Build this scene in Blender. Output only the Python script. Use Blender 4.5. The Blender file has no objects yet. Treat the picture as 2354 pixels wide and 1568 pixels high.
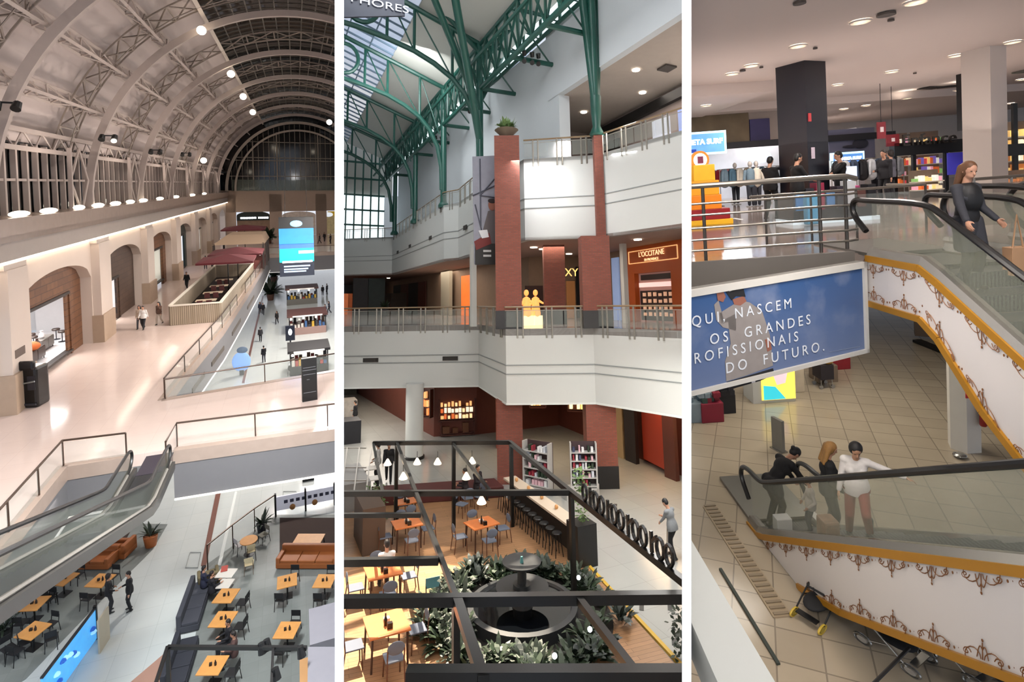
import bpy, bmesh, math, random
from math import sin, cos, pi, radians, sqrt, atan2
from mathutils import Vector, Matrix, Quaternion
V = Vector
random.seed(7)
scn = bpy.context.scene
COL = scn.collection
FP, CX, CY = 1250.0, 1177.0, 500.0          # focal length and principal point in frame pixels
CAM = V((0.0, 0.0, 20.0))

# ------------------------------------------------------------------ camera
cd = bpy.data.cameras.new('camera'); cam = bpy.data.objects.new('camera', cd); COL.objects.link(cam)
cam.location = CAM; cam.rotation_euler = (pi/2, 0, 0)
cd.sensor_fit = 'HORIZONTAL'; cd.sensor_width = 36.0; cd.lens = 36.0*FP/2354.0
cd.shift_y = -(784.0-CY)/2354.0; cd.clip_start = 0.1; cd.clip_end = 600
scn.camera = cam
scn.view_settings.view_transform = 'Standard'; scn.view_settings.look = 'None'
scn.view_settings.gamma = 1.0; scn.view_settings.use_curve_mapping = False
scn.view_settings.exposure = 0.0

def wdir(x, y): return V(((x-CX)/FP, 1.0, (CY-y)/FP))

class Place:
    """One of the three halls: own axes (Y along the hall, Z up), z=0 on its lowest floor, eye at (0,0,h)."""
    def __init__(s, vx, vy, slope, h, lo, hi):
        y = wdir(vx, vy).normalized()
        z = wdir(vx+400, vy+400*slope).cross(wdir(vx-400, vy-400*slope)).normalized()
        if z.z < 0: z = -z
        x = y.cross(z).normalized()
        s.R = Matrix((x, y, z)).transposed()
        s.h = h; s.eye = V((0, 0, h))
        s.M = Matrix.Translation(CAM) @ s.R.to_4x4() @ Matrix.Translation((0, 0, -h))
        s.lo, s.hi = lo, hi
    def ray(s, x, y): return s.R.transposed() @ wdir(x, y)
    def oz(s, x, y, z):                       # point at height z seen at pixel
        d = s.ray(x, y); return s.eye + d*((z-s.h)/d.z)
    def oy(s, x, y, Y):
        d = s.ray(x, y); return s.eye + d*(Y/d.y)
    def ox(s, x, y, X):
        d = s.ray(x, y); return s.eye + d*(X/d.x)
    def opl(s, x, y, p, n):
        d = s.ray(x, y); p = V(p); n = V(n); return s.eye + d*((p-s.eye).dot(n)/d.dot(n))
    def above(s, pt, y):                      # height of the plumb line through pt at pixel row y
        p = V((pt[0], pt[1], 0)); a, b = s.pj(p), s.pj(p+V((0, 0, 1)))
        # solve by iteration on z
        z0, z1 = -5.0, 40.0
        for _ in range(50):
            zm = (z0+z1)/2
            if s.pj((p.x, p.y, zm))[1] > y: z0 = zm
            else: z1 = zm
        return zm
    def pj(s, p):
        w = s.M @ V(p) - CAM; return (CX+FP*w.x/w.y, CY-FP*w.z/w.y)

CUR = [None]
PLACE_OF = {}
# ------------------------------------------------------------------ materials
MATS = {}
def lin(c):
    if isinstance(c, str):
        c = [int(c[i:i+2], 16)/255 for i in (0, 2, 4)]
    return tuple((v/12.92 if v <= .04045 else ((v+.055)/1.055)**2.4) for v in c[:3])
def base_mat(name):
    m = bpy.data.materials.new(name); m.use_nodes = True
    nt = m.node_tree; b = nt.nodes['Principled BSDF']; return m, nt, b
def mat(name, col=None, rough=.5, metal=0., emit=0., ecol=None, var=.05, scale=3., trans=0., alpha=1., spec=.5, coat=0., bump=0.):
    if name in MATS: return MATS[name]
    m, nt, b = base_mat(name); c = lin(col)
    no = nt.nodes.new('ShaderNodeTexNoise'); no.inputs['Scale'].default_value = scale; no.inputs['Detail'].default_value = 4
    tc = nt.nodes.new('ShaderNodeTexCoord'); nt.links.new(tc.outputs['Object'], no.inputs['Vector'])
    mx = nt.nodes.new('ShaderNodeMix'); mx.data_type = 'RGBA'
    mx.inputs[6].default_value = tuple(v*(1-var) for v in c)+(1,); mx.inputs[7].default_value = tuple(min(1, v*(1+var)) for v in c)+(1,)
    nt.links.new(no.outputs['Fac'], mx.inputs[0]); nt.links.new(mx.outputs[2], b.inputs['Base Color'])
    b.inputs['Roughness'].default_value = rough; b.inputs['Metallic'].default_value = metal
    b.inputs['Specular IOR Level'].default_value = spec; b.inputs['Coat Weight'].default_value = coat
    b.inputs['Alpha'].default_value = alpha
    if trans: b.inputs['Transmission Weight'].default_value = trans; b.inputs['IOR'].default_value = 1.0 + .02
    if emit:
        b.inputs['Emission Color'].default_value = (lin(ecol) if ecol else c)+(1,); b.inputs['Emission Strength'].default_value = emit
    if bump:
        bp = nt.nodes.new('ShaderNodeBump'); bp.inputs['Strength'].default_value = bump
        nt.links.new(no.outputs['Fac'], bp.inputs['Height']); nt.links.new(bp.outputs[0], b.inputs['Normal'])
    MATS[name] = m; return m
def glass(name, col='cfd6d2', a=.16, rough=.05):
    """thin clear sheet: mostly see-through, a little tint and gloss"""
    if name in MATS: return MATS[name]
    m, nt, b = base_mat(name); c = lin(col)
    no = nt.nodes.new('ShaderNodeTexNoise'); no.inputs['Scale'].default_value = 1.3
    mr = nt.nodes.new('ShaderNodeMapRange'); mr.inputs['To Min'].default_value = a*.85; mr.inputs['To Max'].default_value = a*1.15
    tc = nt.nodes.new('ShaderNodeTexCoord'); nt.links.new(tc.outputs['Object'], no.inputs['Vector'])
    nt.links.new(no.outputs['Fac'], mr.inputs['Value']); nt.links.new(mr.outputs[0], b.inputs['Alpha'])
    b.inputs['Base Color'].default_value = c+(1,); b.inputs['Roughness'].default_value = rough
    MATS[name] = m; return m
def grid_mat(name, c1, c2, cm, sx, sy, mortar=.015, rough=.4, kind='tile', plane='xy', rot=0., bump=.0, spec=.5, var=.1):
    """tiles, bricks or planks laid in metres; plane picks which object axes carry the pattern"""
    if name in MATS: return MATS[name]
    m, nt, b = base_mat(name); N = nt.nodes.new; L = nt.links.new
    tc = N('ShaderNodeTexCoord'); src = tc.outputs['Object']
    if plane != 'xy':
        sp = N('ShaderNodeSeparateXYZ'); L(src, sp.inputs[0]); cb = N('ShaderNodeCombineXYZ')
        if plane == 'wall':      # x+y along, z up: works on any upright face
            ad = N('ShaderNodeMath'); ad.operation = 'ADD'; L(sp.outputs[0], ad.inputs[0]); L(sp.outputs[1], ad.inputs[1]); L(ad.outputs[0], cb.inputs[0])
        elif plane == 'yz': L(sp.outputs[1], cb.inputs[0])
        elif plane == 'xz': L(sp.outputs[0], cb.inputs[0])
        L(sp.outputs[2], cb.inputs[1]); src = cb.outputs[0]
    mp = N('ShaderNodeMapping'); mp.inputs['Rotation'].default_value = (0, 0, rot); L(src, mp.inputs[0])
    br = N('ShaderNodeTexBrick'); L(mp.outputs[0], br.inputs['Vector'])
    br.inputs['Scale'].default_value = 1.; br.inputs['Brick Width'].default_value = sx; br.inputs['Row Height'].default_value = sy
    br.inputs['Mortar Size'].default_value = mortar; br.offset = 0. if kind == 'tile' else .5
    br.inputs['Bias'].default_value = 0
    for i, c in (('Color1', c1), ('Color2', c2), ('Mortar', cm)): br.inputs[i].default_value = lin(c)+(1,)
    no = N('ShaderNodeTexNoise'); no.inputs['Scale'].default_value = 1.2 if kind != 'plank' else 3.; no.inputs['Detail'].default_value = 6
    L(mp.outputs[0], no.inputs['Vector'])
    mr = N('ShaderNodeMapRange'); mr.inputs['To Min'].default_value = 1-var; mr.inputs['To Max'].default_value = 1+var; L(no.outputs['Fac'], mr.inputs['Value'])
    mu = N('ShaderNodeMix'); mu.data_type = 'RGBA'; mu.blend_type = 'MULTIPLY'; mu.inputs[0].default_value = 1
    L(br.outputs['Color'], mu.inputs[6]); L(mr.outputs[0], mu.inputs[7]); L(mu.outputs[2], b.inputs['Base Color'])
    b.inputs['Roughness'].default_value = rough; b.inputs['Specular IOR Level'].default_value = spec
    if bump:
        bp = N('ShaderNodeBump'); bp.inputs['Strength'].default_value = bump; bp.inputs['Distance'].default_value = .02
        L(br.outputs['Fac'], bp.inputs['Height']); bp.invert = True; L(bp.outputs[0], b.inputs['Normal'])
    MATS[name] = m; return m

# ------------------------------------------------------------------ mesh builder
class MB:
    def __init__(s): s.v = []; s.f = []; s.mi = []; s.cm = 0
    def add(s, vs, fs):
        b = len(s.v); s.v += [tuple(v) for v in vs]; s.f += [tuple(b+i for i in f) for f in fs]; s.mi += [s.cm]*len(fs); return s
    def m(s, i): s.cm = i; return s
    def box(s, c, sz, rz=0., R=None):
        x, y, z = sz[0]/2, sz[1]/2, sz[2]/2; M = R or Matrix.Rotation(rz, 3, 'Z'); c = V(c)
        vs = [c + M @ V((a*x, b*y, d*z)) for a in (-1, 1) for b in (-1, 1) for d in (-1, 1)]
        return s.add(vs, [(0, 1, 3, 2), (4, 6, 7, 5), (0, 4, 5, 1), (2, 3, 7, 6), (0, 2, 6, 4), (1, 5, 7, 3)])
    def bx(s, x0, x1, y0, y1, z0, z1): return s.box(((x0+x1)/2, (y0+y1)/2, (z0+z1)/2), (abs(x1-x0), abs(y1-y0), abs(z1-z0)))
    def beam(s, p, q, w, h, up=(0, 0, 1)):
        p, q = V(p), V(q); d = (q-p); L = d.length; d.normalize(); u = V(up)
        if abs(d.dot(u)) > .98: u = V((0, 1, 0)) if abs(d.y) < .9 else V((1, 0, 0))
        sx = d.cross(u).normalized(); uz = sx.cross(d).normalized()
        return s.box((p+q)/2, (w, L, h), R=Matrix((sx, d, uz)).transposed())
    def ring(s, c, ax, r, n, r2=None, u=None):
        ax = V(ax).normalized(); u = u or (V((0, 0, 1)) if abs(ax.z) < .9 else V((1, 0, 0))); a = ax.cross(u).normalized(); b = ax.cross(a).normalized()
        return [V(c)+a*(r*cos(2*pi*i/n))+b*((r2 or r)*sin(2*pi*i/n)) for i in range(n)]
    def tube(s, p, q, r, n=8, r2=None, cap=True):
        p, q = V(p), V(q); a = s.ring(p, q-p, r, n); b = s.ring(q, q-p, r if r2 is None else r2, n)
        fs = [(i, (i+1) % n, n+(i+1) % n, n+i) for i in range(n)]
        if cap: fs += [tuple(range(n-1, -1, -1)), tuple(range(n, 2*n))]
        return s.add(a+b, fs)
    def path(s, pts, r, n=8, closed=False, cap=True):
        pts = [V(p) for p in pts]; k = len(pts); rs = r if isinstance(r, (list, tuple)) else [r]*k; vs = []; u = None
        for i, p in enumerate(pts):
            if closed: t = pts[(i+1) % k]-pts[i-1]
            else: t = pts[min(i+1, k-1)]-pts[max(i-1, 0)]
            t.normalize()
            if u is None: u = V((0, 0, 1)) if abs(t.z) < .9 else V((1, 0, 0))
            a = t.cross(u).normalized(); b = a.cross(t).normalized(); u = b
            vs += [p+a*(rs[i]*cos(2*pi*j/n))+b*(rs[i]*sin(2*pi*j/n)) for j in range(n)]
        fs = [(i*n+j, i*n+(j+1) % n, ((i+1) % k)*n+(j+1) % n, ((i+1) % k)*n+j) for i in range(k if closed else k-1) for j in range(n)]
        if cap and not closed: fs += [tuple(range(n-1, -1, -1)), tuple(range((k-1)*n, k*n))]
        return s.add(vs, fs)
    def band(s, pts, ups, w, h):
        """rectangular section swept along pts; ups = outward normals"""
        k = len(pts); vs = []
        for i, p in enumerate(pts):
            t = (V(pts[min(i+1, k-1)])-V(pts[max(i-1, 0)])).normalized(); u = V(ups[i]).normalized(); a = t.cross(u).normalized()
            for (x, y) in ((-1, -1), (1, -1), (1, 1), (-1, 1)): vs.append(V(p)+a*(x*w/2)+u*(y*h/2))
        fs = [(i*4+j, i*4+(j+1) % 4, i*4+4+(j+1) % 4, i*4+4+j) for i in range(k-1) for j in range(4)]
        fs += [(3, 2, 1, 0), tuple((k-1)*4+j for j in range(4))]
        return s.add(vs, fs)
    def lathe(s, prof, c=(0, 0, 0), n=16, ax=None):
        c = V(c); vs = []; R = V((0, 0, 1)).rotation_difference(V(ax)).to_matrix() if ax else Matrix.Identity(3)
        for (r, z) in prof: vs += [c+R @ V((r*cos(2*pi*i/n), r*sin(2*pi*i/n), z)) for i in range(n)]
        k = len(prof); fs = [(j*n+i, j*n+(i+1) % n, (j+1)*n+(i+1) % n, (j+1)*n+i) for j in range(k-1) for i in range(n)]
        fs += [tuple(range(n-1, -1, -1)), tuple(range((k-1)*n, k*n))]
        return s.add(vs, fs)
    def ell(s, c, r, n=12, m=8, R=None):
        c = V(c); R = R or Matrix.Identity(3); vs = [c+R @ V((0, 0, -r[2]))]
        for j in range(1, m):
            t = -pi/2+pi*j/m; vs += [c+R @ V((r[0]*cos(t)*cos(2*pi*i/n), r[1]*cos(t)*sin(2*pi*i/n), r[2]*sin(t))) for i in range(n)]
        vs.append(c+R @ V((0, 0, r[2]))); L = len(vs)-1
        fs = [(0, 1+(i+1) % n, 1+i) for i in range(n)]
        fs += [(1+j*n+i, 1+j*n+(i+1) % n, 1+(j+1)*n+(i+1) % n, 1+(j+1)*n+i) for j in range(m-2) for i in range(n)]
        fs += [(L, L-n+i, L-n+(i+1) % n) for i in range(n)]
        return s.add(vs, fs)
    def prism(s, poly, off):
        """flat polygon (3-D points) thickened by vector off"""
        n = len(poly); a = [V(p) for p in poly]; b = [p+V(off) for p in a]
        return s.add(a+b, [tuple(range(n-1, -1, -1)), tuple(range(n, 2*n))]+[(i, (i+1) % n, n+(i+1) % n, n+i) for i in range(n)])
    def slab(s, poly, z0, z1): return s.prism([(p[0], p[1], z0) for p in poly], (0, 0, z1-z0))
    def quad(s, *p): return s.add(p, [tuple(range(len(p)))])
    def build(s, name, mats, parent=None, smooth=False, bev=0., T=None):
        me = bpy.data.meshes.new(name); me.from_pydata(s.v, [], s.f); me.update()
        bm = bmesh.new(); bm.from_mesh(me)
        bmesh.ops.recalc_face_normals(bm, faces=bm.faces)
        bm.to_mesh(me); bm.free()
        for mt in (mats if isinstance(mats, (list, tuple)) else [mats]): me.materials.append(mt)
        if len(me.polygons) == len(s.mi): me.polygons.foreach_set('material_index', s.mi)
        if bev:
            bm = bmesh.new(); bm.from_mesh(me)
            bmesh.ops.remove_doubles(bm, verts=bm.verts, dist=1e-5)
            es = [e for e in bm.edges if len(e.link_faces) == 2 and e.calc_face_angle(0) > .5]
            bmesh.ops.bevel(bm, geom=es, offset=bev, segments=2, affect='EDGES', profile=.6, clamp_overlap=True)
            bm.to_mesh(me); bm.free()
        if smooth:
            me.polygons.foreach_set('use_smooth', [True]*len(me.polygons))
            me.set_sharp_from_angle(angle=radians(42))
        return link(name, me, parent, T)

def chaikin(pts, n=2):
    pts = [V(p) for p in pts]
    for _ in range(n):
        out = [pts[0]]
        for a, b in zip(pts[:-1], pts[1:]): out += [a.lerp(b, .25), a.lerp(b, .75)]
        pts = out+[pts[-1]]
    return pts
def link(name, me, parent=None, T=None):
    o = bpy.data.objects.new(name, me); COL.objects.link(o)
    if parent is not None:
        o.parent = parent
        if T is not None: o.matrix_local = T
    else:
        o.matrix_world = CUR[0].M @ (T or Matrix.Identity(4)); PLACE_OF[o.name] = CUR[0]
    return o
def tag(o, label=None, cat=None, group=None, kind=None):
    if label: o['label'] = label
    if cat: o['category'] = cat
    if group: o['group'] = group
    if kind: o['kind'] = kind
    return o
def thing(name, label, cat, loc=(0, 0, 0), rz=0., group=None, R=None):
    o = bpy.data.objects.new(name, None); COL.objects.link(o); o.empty_display_size = .1
    o.matrix_world = CUR[0].M @ Matrix.Translation(V(loc)) @ (R.to_4x4() if R else Matrix.Rotation(rz, 4, 'Z'))
    PLACE_OF[o.name] = CUR[0]
    return tag(o, label, cat, group)
def kids(o): return list(o.children)
KC = {}
def dup(src, loc, rz=0., label=None, group=None, R=None, sc=1.):
    """a copy of a thing with copies of its parts and sub-parts"""
    r = src.copy(); COL.objects.link(r); PLACE_OF[r.name] = CUR[0]
    r.matrix_world = CUR[0].M @ Matrix.Translation(V(loc)) @ (R.to_4x4() if R else Matrix.Rotation(rz, 4, 'Z')) @ Matrix.Scale(sc, 4)
    if label: r['label'] = label
    if group: r['group'] = group
    for ch in KIDS(src):
        c = ch.copy(); COL.objects.link(c); c.parent = r; KREG.setdefault(r.name, []).append(c)
        for g in KIDS(ch):
            d = g.copy(); COL.objects.link(d); d.parent = c; KREG.setdefault(c.name, []).append(d)
    return r
KREG = {}
def KIDS(o): return KREG.get(o.name) or [c for c in o.children]
def struct(o, label=None): o['kind'] = 'structure'; 
def txt(s, size, M, m, name='lettering', parent=None, ext=.01, T=None, sx=1., align='CENTER', spacing=1., bold=0.):
    cu = bpy.data.curves.new('t', 'FONT'); cu.body = s; cu.size = size; cu.extrude = ext; cu.align_x = align; cu.align_y = 'CENTER'
    cu.space_character = spacing; cu.resolution_u = 3; cu.offset = bold; cu.space_line = 1.1
    ob = bpy.data.objects.new('t', cu); COL.objects.link(ob); dg = bpy.context.evaluated_depsgraph_get()
    me = bpy.data.meshes.new_from_object(ob.evaluated_get(dg)); bpy.data.objects.remove(ob)
    me.transform(M @ Matrix.Diagonal((sx, 1, 1, 1))); me.materials.clear(); me.materials.append(m); me.name = name
    return link(name, me, parent, T)
def frame_M(o, x, y):
    """matrix whose X,Y are along x,y at o (text laid in that plane)"""
    x = V(x).normalized(); y = V(y).normalized(); z = x.cross(y).normalized(); y = z.cross(x)
    M = Matrix((x, y, z)).transposed().to_4x4(); M.translation = V(o); return M
def area(name, loc, size, energy, col, tgt=None, sy=None, spread=pi):
    l = bpy.data.lights.new(name, 'AREA'); l.shape = 'RECTANGLE'; l.size = size; l.size_y = sy or size; l.energy = energy; l.color = col; l.spread = spread
    o = bpy.data.objects.new(name, l); COL.objects.link(o); P = CUR[0]
    w = P.M @ V(loc); d = (P.M @ V(tgt)-w) if tgt else (P.R @ V((0, 0, -1)))
    o.matrix_world = Matrix.Translation(w) @ d.to_track_quat('-Z', 'Y').to_matrix().to_4x4(); return o
def ordn(i): return ['first', 'second', 'third', 'fourth', 'fifth', 'sixth', 'seventh', 'eighth', 'ninth', 'tenth', 'eleventh', 'twelfth', 'thirteenth', 'fourteenth', 'fifteenth', 'sixteenth', 'seventeenth', 'eighteenth', 'nineteenth', 'twentieth'][i] if i < 20 else '%dth' % (i+1)

# ------------------------------------------------------------------ people
def remesh(mb, vox, sm=3):
    me = bpy.data.meshes.new('r'); me.from_pydata(mb.v, [], mb.f); me.update()
    bm = bmesh.new(); bm.from_mesh(me); bmesh.ops.recalc_face_normals(bm, faces=bm.faces); bm.to_mesh(me); bm.free()
    ob = bpy.data.objects.new('r', me); COL.objects.link(ob)
    a = ob.modifiers.new('a', 'REMESH'); a.mode = 'VOXEL'; a.voxel_size = vox; a.use_smooth_shade = True
    b = ob.modifiers.new('b', 'SMOOTH'); b.iterations = sm; b.factor = .5
    dg = bpy.context.evaluated_depsgraph_get(); out = bpy.data.meshes.new_from_object(ob.evaluated_get(dg))
    bpy.data.objects.remove(ob); out.polygons.foreach_set('use_smooth', [True]*len(out.polygons)); return out
def cap(mb, p, q, r1, r2=None, n=12):
    """tapered capsule"""
    p, q = V(p), V(q); r2 = r1 if r2 is None else r2; d = q-p; L = d.length
    if L < 1e-6: return mb.ell(p, (r1,)*3, n, 8)
    prof = [(r1*cos(t), r1*sin(t)) for t in [-pi/2+.01+pi/2*i/4 for i in range(5)]]
    prof += [(r2*cos(t), L+r2*sin(t)) for t in [pi/2*i/4 for i in range(4)]]+[(r2*.01, L+r2)]
    return mb.lathe(prof, p, n, ax=d.normalized())
def ik(a, b, l1, l2, pole):
    a, b = V(a), V(b); d = b-a; L = min(d.length, (l1+l2)*.999); d.normalize()
    x = (l1*l1-l2*l2+L*L)/(2*L); hh = sqrt(max(0, l1*l1-x*x)); pl = V(pole); pl = (pl-d*pl.dot(d)).normalized()
    return a+d*x+pl*hh, a+d*L
PEOPLE = {}
def person_meshes(key, pose, vox=.02, hands=False, top='shirt', bottom='trousers', hair='short', sex='m'):
    """joints in metres for a 1.72 m figure facing +Y; returns part meshes"""
    if key in PEOPLE: return PEOPLE[key]
    g = pose.get; lean = g('lean', 0.); side = g('side', 0.)
    hipz = g('hipz', .93); hip = V((0, 0, hipz)); up = V((sin(side), sin(lean), cos(lean)*cos(side))).normalized()
    tw = g('twist', 0.); rt = Matrix.Rotation(tw, 3, up) @ V((1, 0, 0)); fw = up.cross(rt).normalized()*-1
    fw = up.cross(rt); fw = fw.normalized()
    if fw.y < 0: fw = -fw
    ch = hip+up*.34; nk = hip+up*.55+fw*-.01; sw = .185 if sex == 'm' else .165
    sh = [nk-up*.05-rt*sw, nk-up*.05+rt*sw]; hl = g('headtilt', (0, 0)); 
    hu = (up+fw*(.12+hl[0])+rt*hl[1]).normalized(); hd = nk+hu*.19+fw*.01
    hy = g('headyaw', 0.); hf = Matrix.Rotation(hy, 3, hu) @ fw; hf = (hf-hu*hf.dot(hu)).normalized(); hs = hf.cross(hu).normalized()
    HR = Matrix((hs, hf, hu)).transposed()
    hips = [hip+V((-.095, 0, -.02)), hip+V((.095, 0, -.02))]
    hand = [V(g('lh', (-.25, .03, .80))), V(g('rh', (.25, .03, .80)))]
    foot = [V(g('lf', (-.11, .0, .08))), V(g('rf', (.11, .0, .08)))]
    ep = g('elbow', [(-.2, -1, -.3), (.2, -1, -.3)]); kp = g('knee', [(0, 1, 0), (0, 1, 0)])
    B, C, D, H, S = MB(), MB(), MB(), MB(), MB()
    # body: one continuous skin surface
    for mb, k, e in ((B, 1., 0.), (C, 1., .016)):
        w = 1. if sex == 'm' else .93
        R = Matrix((rt, fw, up)).transposed()
        mb.ell(hip+up*.02, (.165*w+e, .115+e, .13+e), 16, 10, R) if mb is B else None
        mb.ell(hip+up*.20, (.145*w+e, .105+e, .20), 16, 10, R)
        mb.ell(ch+up*.05, (.175*w+e, .118+e, .17), 16, 10, R)
        if sex == 'f':
            for q in (-1, 1): mb.ell(ch+up*.02+rt*(.075*q)+fw*(.07+e*.6), (.066+e, .055+e, .062+e), 10, 8, R)
        cap(mb, sh[0]+up*.0, sh[1]+up*.0, .058+e, .058+e)
    cap(B, nk-up*.04, hd-hu*.06, .058, .052)
    B.ell(hd+hu*.035, (.077, .098, .105), 18, 14, HR); B.ell(hd-hu*.03+hf*.022, (.058, .072, .085), 14, 10, HR)
    cap(B, hd+hf*.093+hu*.012, hd+hf*.112-hu*.022, .010, .015)                       # nose
    for q in (-1, 1):
        B.ell(hd+hs*(.078*q)-hf*.005-hu*.002, (.012, .02, .032), 8, 6, HR)           # ears
    B.ell(hd+hf*.088-hu*.052, (.024, .012, .007), 10, 6, HR); B.ell(hd+hf*.084-hu*.064, (.021, .013, .008), 10, 6, HR)
    B.ell(hd+hf*.083+hu*.036, (.05, .014, .008), 10, 6, HR)                            # brow
    for i in (0, 1):
        el, wr = ik(sh[i], hand[i], .29, .26, ep[i]); kn, an = ik(hips[i], foot[i], .43, .42, kp[i])
        cap(B, sh[i], el, .047, .038); cap(B, el, wr, .038, .025)
        sl = g('sleeve', 1.)
        if top in ('shirt', 'jacket', 'coat', 'vest'):
            t = 1. if sl >= 1 else sl
            e2 = .012 if top != 'coat' else .014
            if sl <= .5: cap(C, sh[i], sh[i].lerp(el, min(1, sl*2)), .05+e2, .046+e2)
            else: cap(C, sh[i], el, .05+e2, .04+e2); cap(C, el, el.lerp(wr, .92*(t*2-1)), .04+e2, .029+e2)
        cap(B, hips[i], kn, .082, .055); cap(B, kn, an, .055, .037)
        e3 = .014; legt = g('leg', 1.)
        cap(D, hips[i], kn, .088+e3*.5, .058+e3)
        if legt > .6: cap(D, kn, an.lerp(kn, .03), .058+e3, .043+e3)
        ff = V(g('toe', [(-.12, 1, 0), (.12, 1, 0)])[i]).normalized()
        cap(B, an+V((0, 0, -.02)), an+ff*.10+V((0, 0, -.05)), .035, .025)
        cap(S, an+V((0, 0, -.035))-ff*.05, an+ff*.15+V((0, 0, -.05)), .042, .032); cap(S, an+V((0, 0, -.05)), an+V((0, 0, .03 if not g('boots') else .22)), .05, .05 if not g('boots') else .062)
        # hand
        hdir = (wr-el).normalized(); hdir = V(g('hdir', [None, None])[i]).normalized() if g('hdir', [None, None])[i] else hdir
        pn = V(g('palm', [(1, 0, 0), (-1, 0, 0)])[i]); pn = (pn-hdir*pn.dot(hdir)).normalized(); sd = hdir.cross(pn).normalized()
        if sd.dot(fw) < 0: sd = -sd                                                   # thumb side
        if g('thumb', [None, None])[i]: sd = V(g('thumb')[i]); sd = (sd-hdir*sd.dot(hdir)).normalized(); 
        pc = wr+hdir*.05; RM = Matrix((sd, hdir, pn)).transposed()
        B.ell(pc, (.043, .052, .018), 12, 8, RM); cap(B, wr, wr+hdir*.03, .024, .02)
        if hands:
            cu = g('curl', .5)
            for j, (o, ln) in enumerate(((.033, .068), (.011, .076), (-.011, .071), (-.032, .056))):
                p0 = pc+sd*o+hdir*.038; a1 = cu*.5; p1 = p0+(hdir*cos(a1)+pn*sin(a1)+sd*(o*1.2))*ln*.48
                a2 = cu*1.3; p2 = p1+(hdir*cos(a2)+pn*sin(a2))*ln*.3; a3 = cu*1.9; p3 = p2+(hdir*cos(a3)+pn*sin(a3))*ln*.25
                cap(B, p0-hdir*.01, p1, .0095, .0085, 8); cap(B, p1, p2, .0085, .008, 8); cap(B, p2, p3, .008, .007, 8)
            t0 = wr+hdir*.022+sd*.028; t1 = t0+(hdir*.6+sd*.75+pn*.35).normalized()*.038; t2 = t1+(hdir*.9+sd*.35+pn*.5*cu).normalized()*.03
            cap(B, t0, t1, .013, .011, 8); cap(B, t1, t2, .011, .009, 8)
        else:
            B.ell(pc+hdir*.07+pn*.012, (.036, .045, .015), 10, 6, RM); cap(B, wr+hdir*.02+sd*.025, wr+hdir*.06+sd*.05+pn*.01, .012, .01, 8)
    cap(D, hips[0]+V((0, 0, .03)), hips[1]+V((0, 0, .03)), .115, .115); 
    if top == 'coat':
        for i in (0, 1):
            kn, an = ik(hips[i], foot[i], .43, .42, kp[i]); cap(C, hips[i]+V((0, 0, .05)), hips[i].lerp(kn, g('coatlen', .9)), .125, .115)
        cap(C, hip-V((0, .02, 0)), hip-V((0, .03, g('coatlen', .9)*.40)), .15, .14)
    elif top in ('shirt', 'jacket', 'vest'):
        R = Matrix((rt, fw, up)).transposed(); C.ell(hip+up*.02, (.222*w, .155, .32), 18, 12, R)
    # hair
    H.ell(hd+hu*.055-hf*.012, (.086, .102, .095), 18, 12, HR)
    if hair == 'short': H.ell(hd+hu*.02-hf*.04, (.084, .075, .10), 14, 10, HR)
    elif hair == 'bob': 
        H.ell(hd+hu*.035-hf*.03, (.108, .105, .125), 16, 12, HR); H.ell(hd-hu*.02-hf*.045, (.10, .075, .10), 14, 10, HR)
    elif hair == 'long':
        H.ell(hd+hu*.02-hf*.035, (.10, .095, .125), 16, 12, HR)
        for q in (-1, 0, 1): cap(H, hd-hf*.06+hs*.06*q+hu*.04, hd-hf*.075+hs*.085*q-hu*.25, .055, .035)
    elif hair == 'tied':
        H.ell(hd+hu*.02-hf*.04, (.084, .075, .10), 14, 10, HR); H.ell(hd+hu*.03-hf*.13, (.04, .045, .045), 10, 8, HR)
    # cut the hair back from the face
    me_h = remesh(H, max(vox, .012)*.9, 2)
    for v in me_h.vertices:
        d = v.co-hd; f_, u_ = d.dot(hf), d.dot(hu)
        if f_ > .045 and u_ < .06: v.co -= hf*(f_-.045)
    me_c = remesh(C, vox, 3); hem = -.08 if top != 'coat' else -g('coatlen', .9)*.47
    for v in me_c.vertices:
        d = v.co-hip; t = d.dot(up)
        if t < hem and abs(d.dot(rt)) < .21 and abs(d.dot(fw)) < .2: v.co += up*(hem-t)
    out = {'body': remesh(B, vox*.75 if not hands else .0085, 2), 'top': me_c, 'bottom': remesh(D, vox, 3), 'hair': me_h, 'shoes': remesh(S, vox, 1)}
    E = MB()
    for q in (-1, 1): E.ell(hd+hs*(.031*q)+hf*.082+hu*.016, (.013, .012, .007), 8, 6, HR)
    out['eyes'] = E; out['frame'] = (hd, hu, hf, hs, nk, up, fw, rt, sh, hip)
    PEOPLE[key] = out; return out
EYEM = {}
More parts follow.
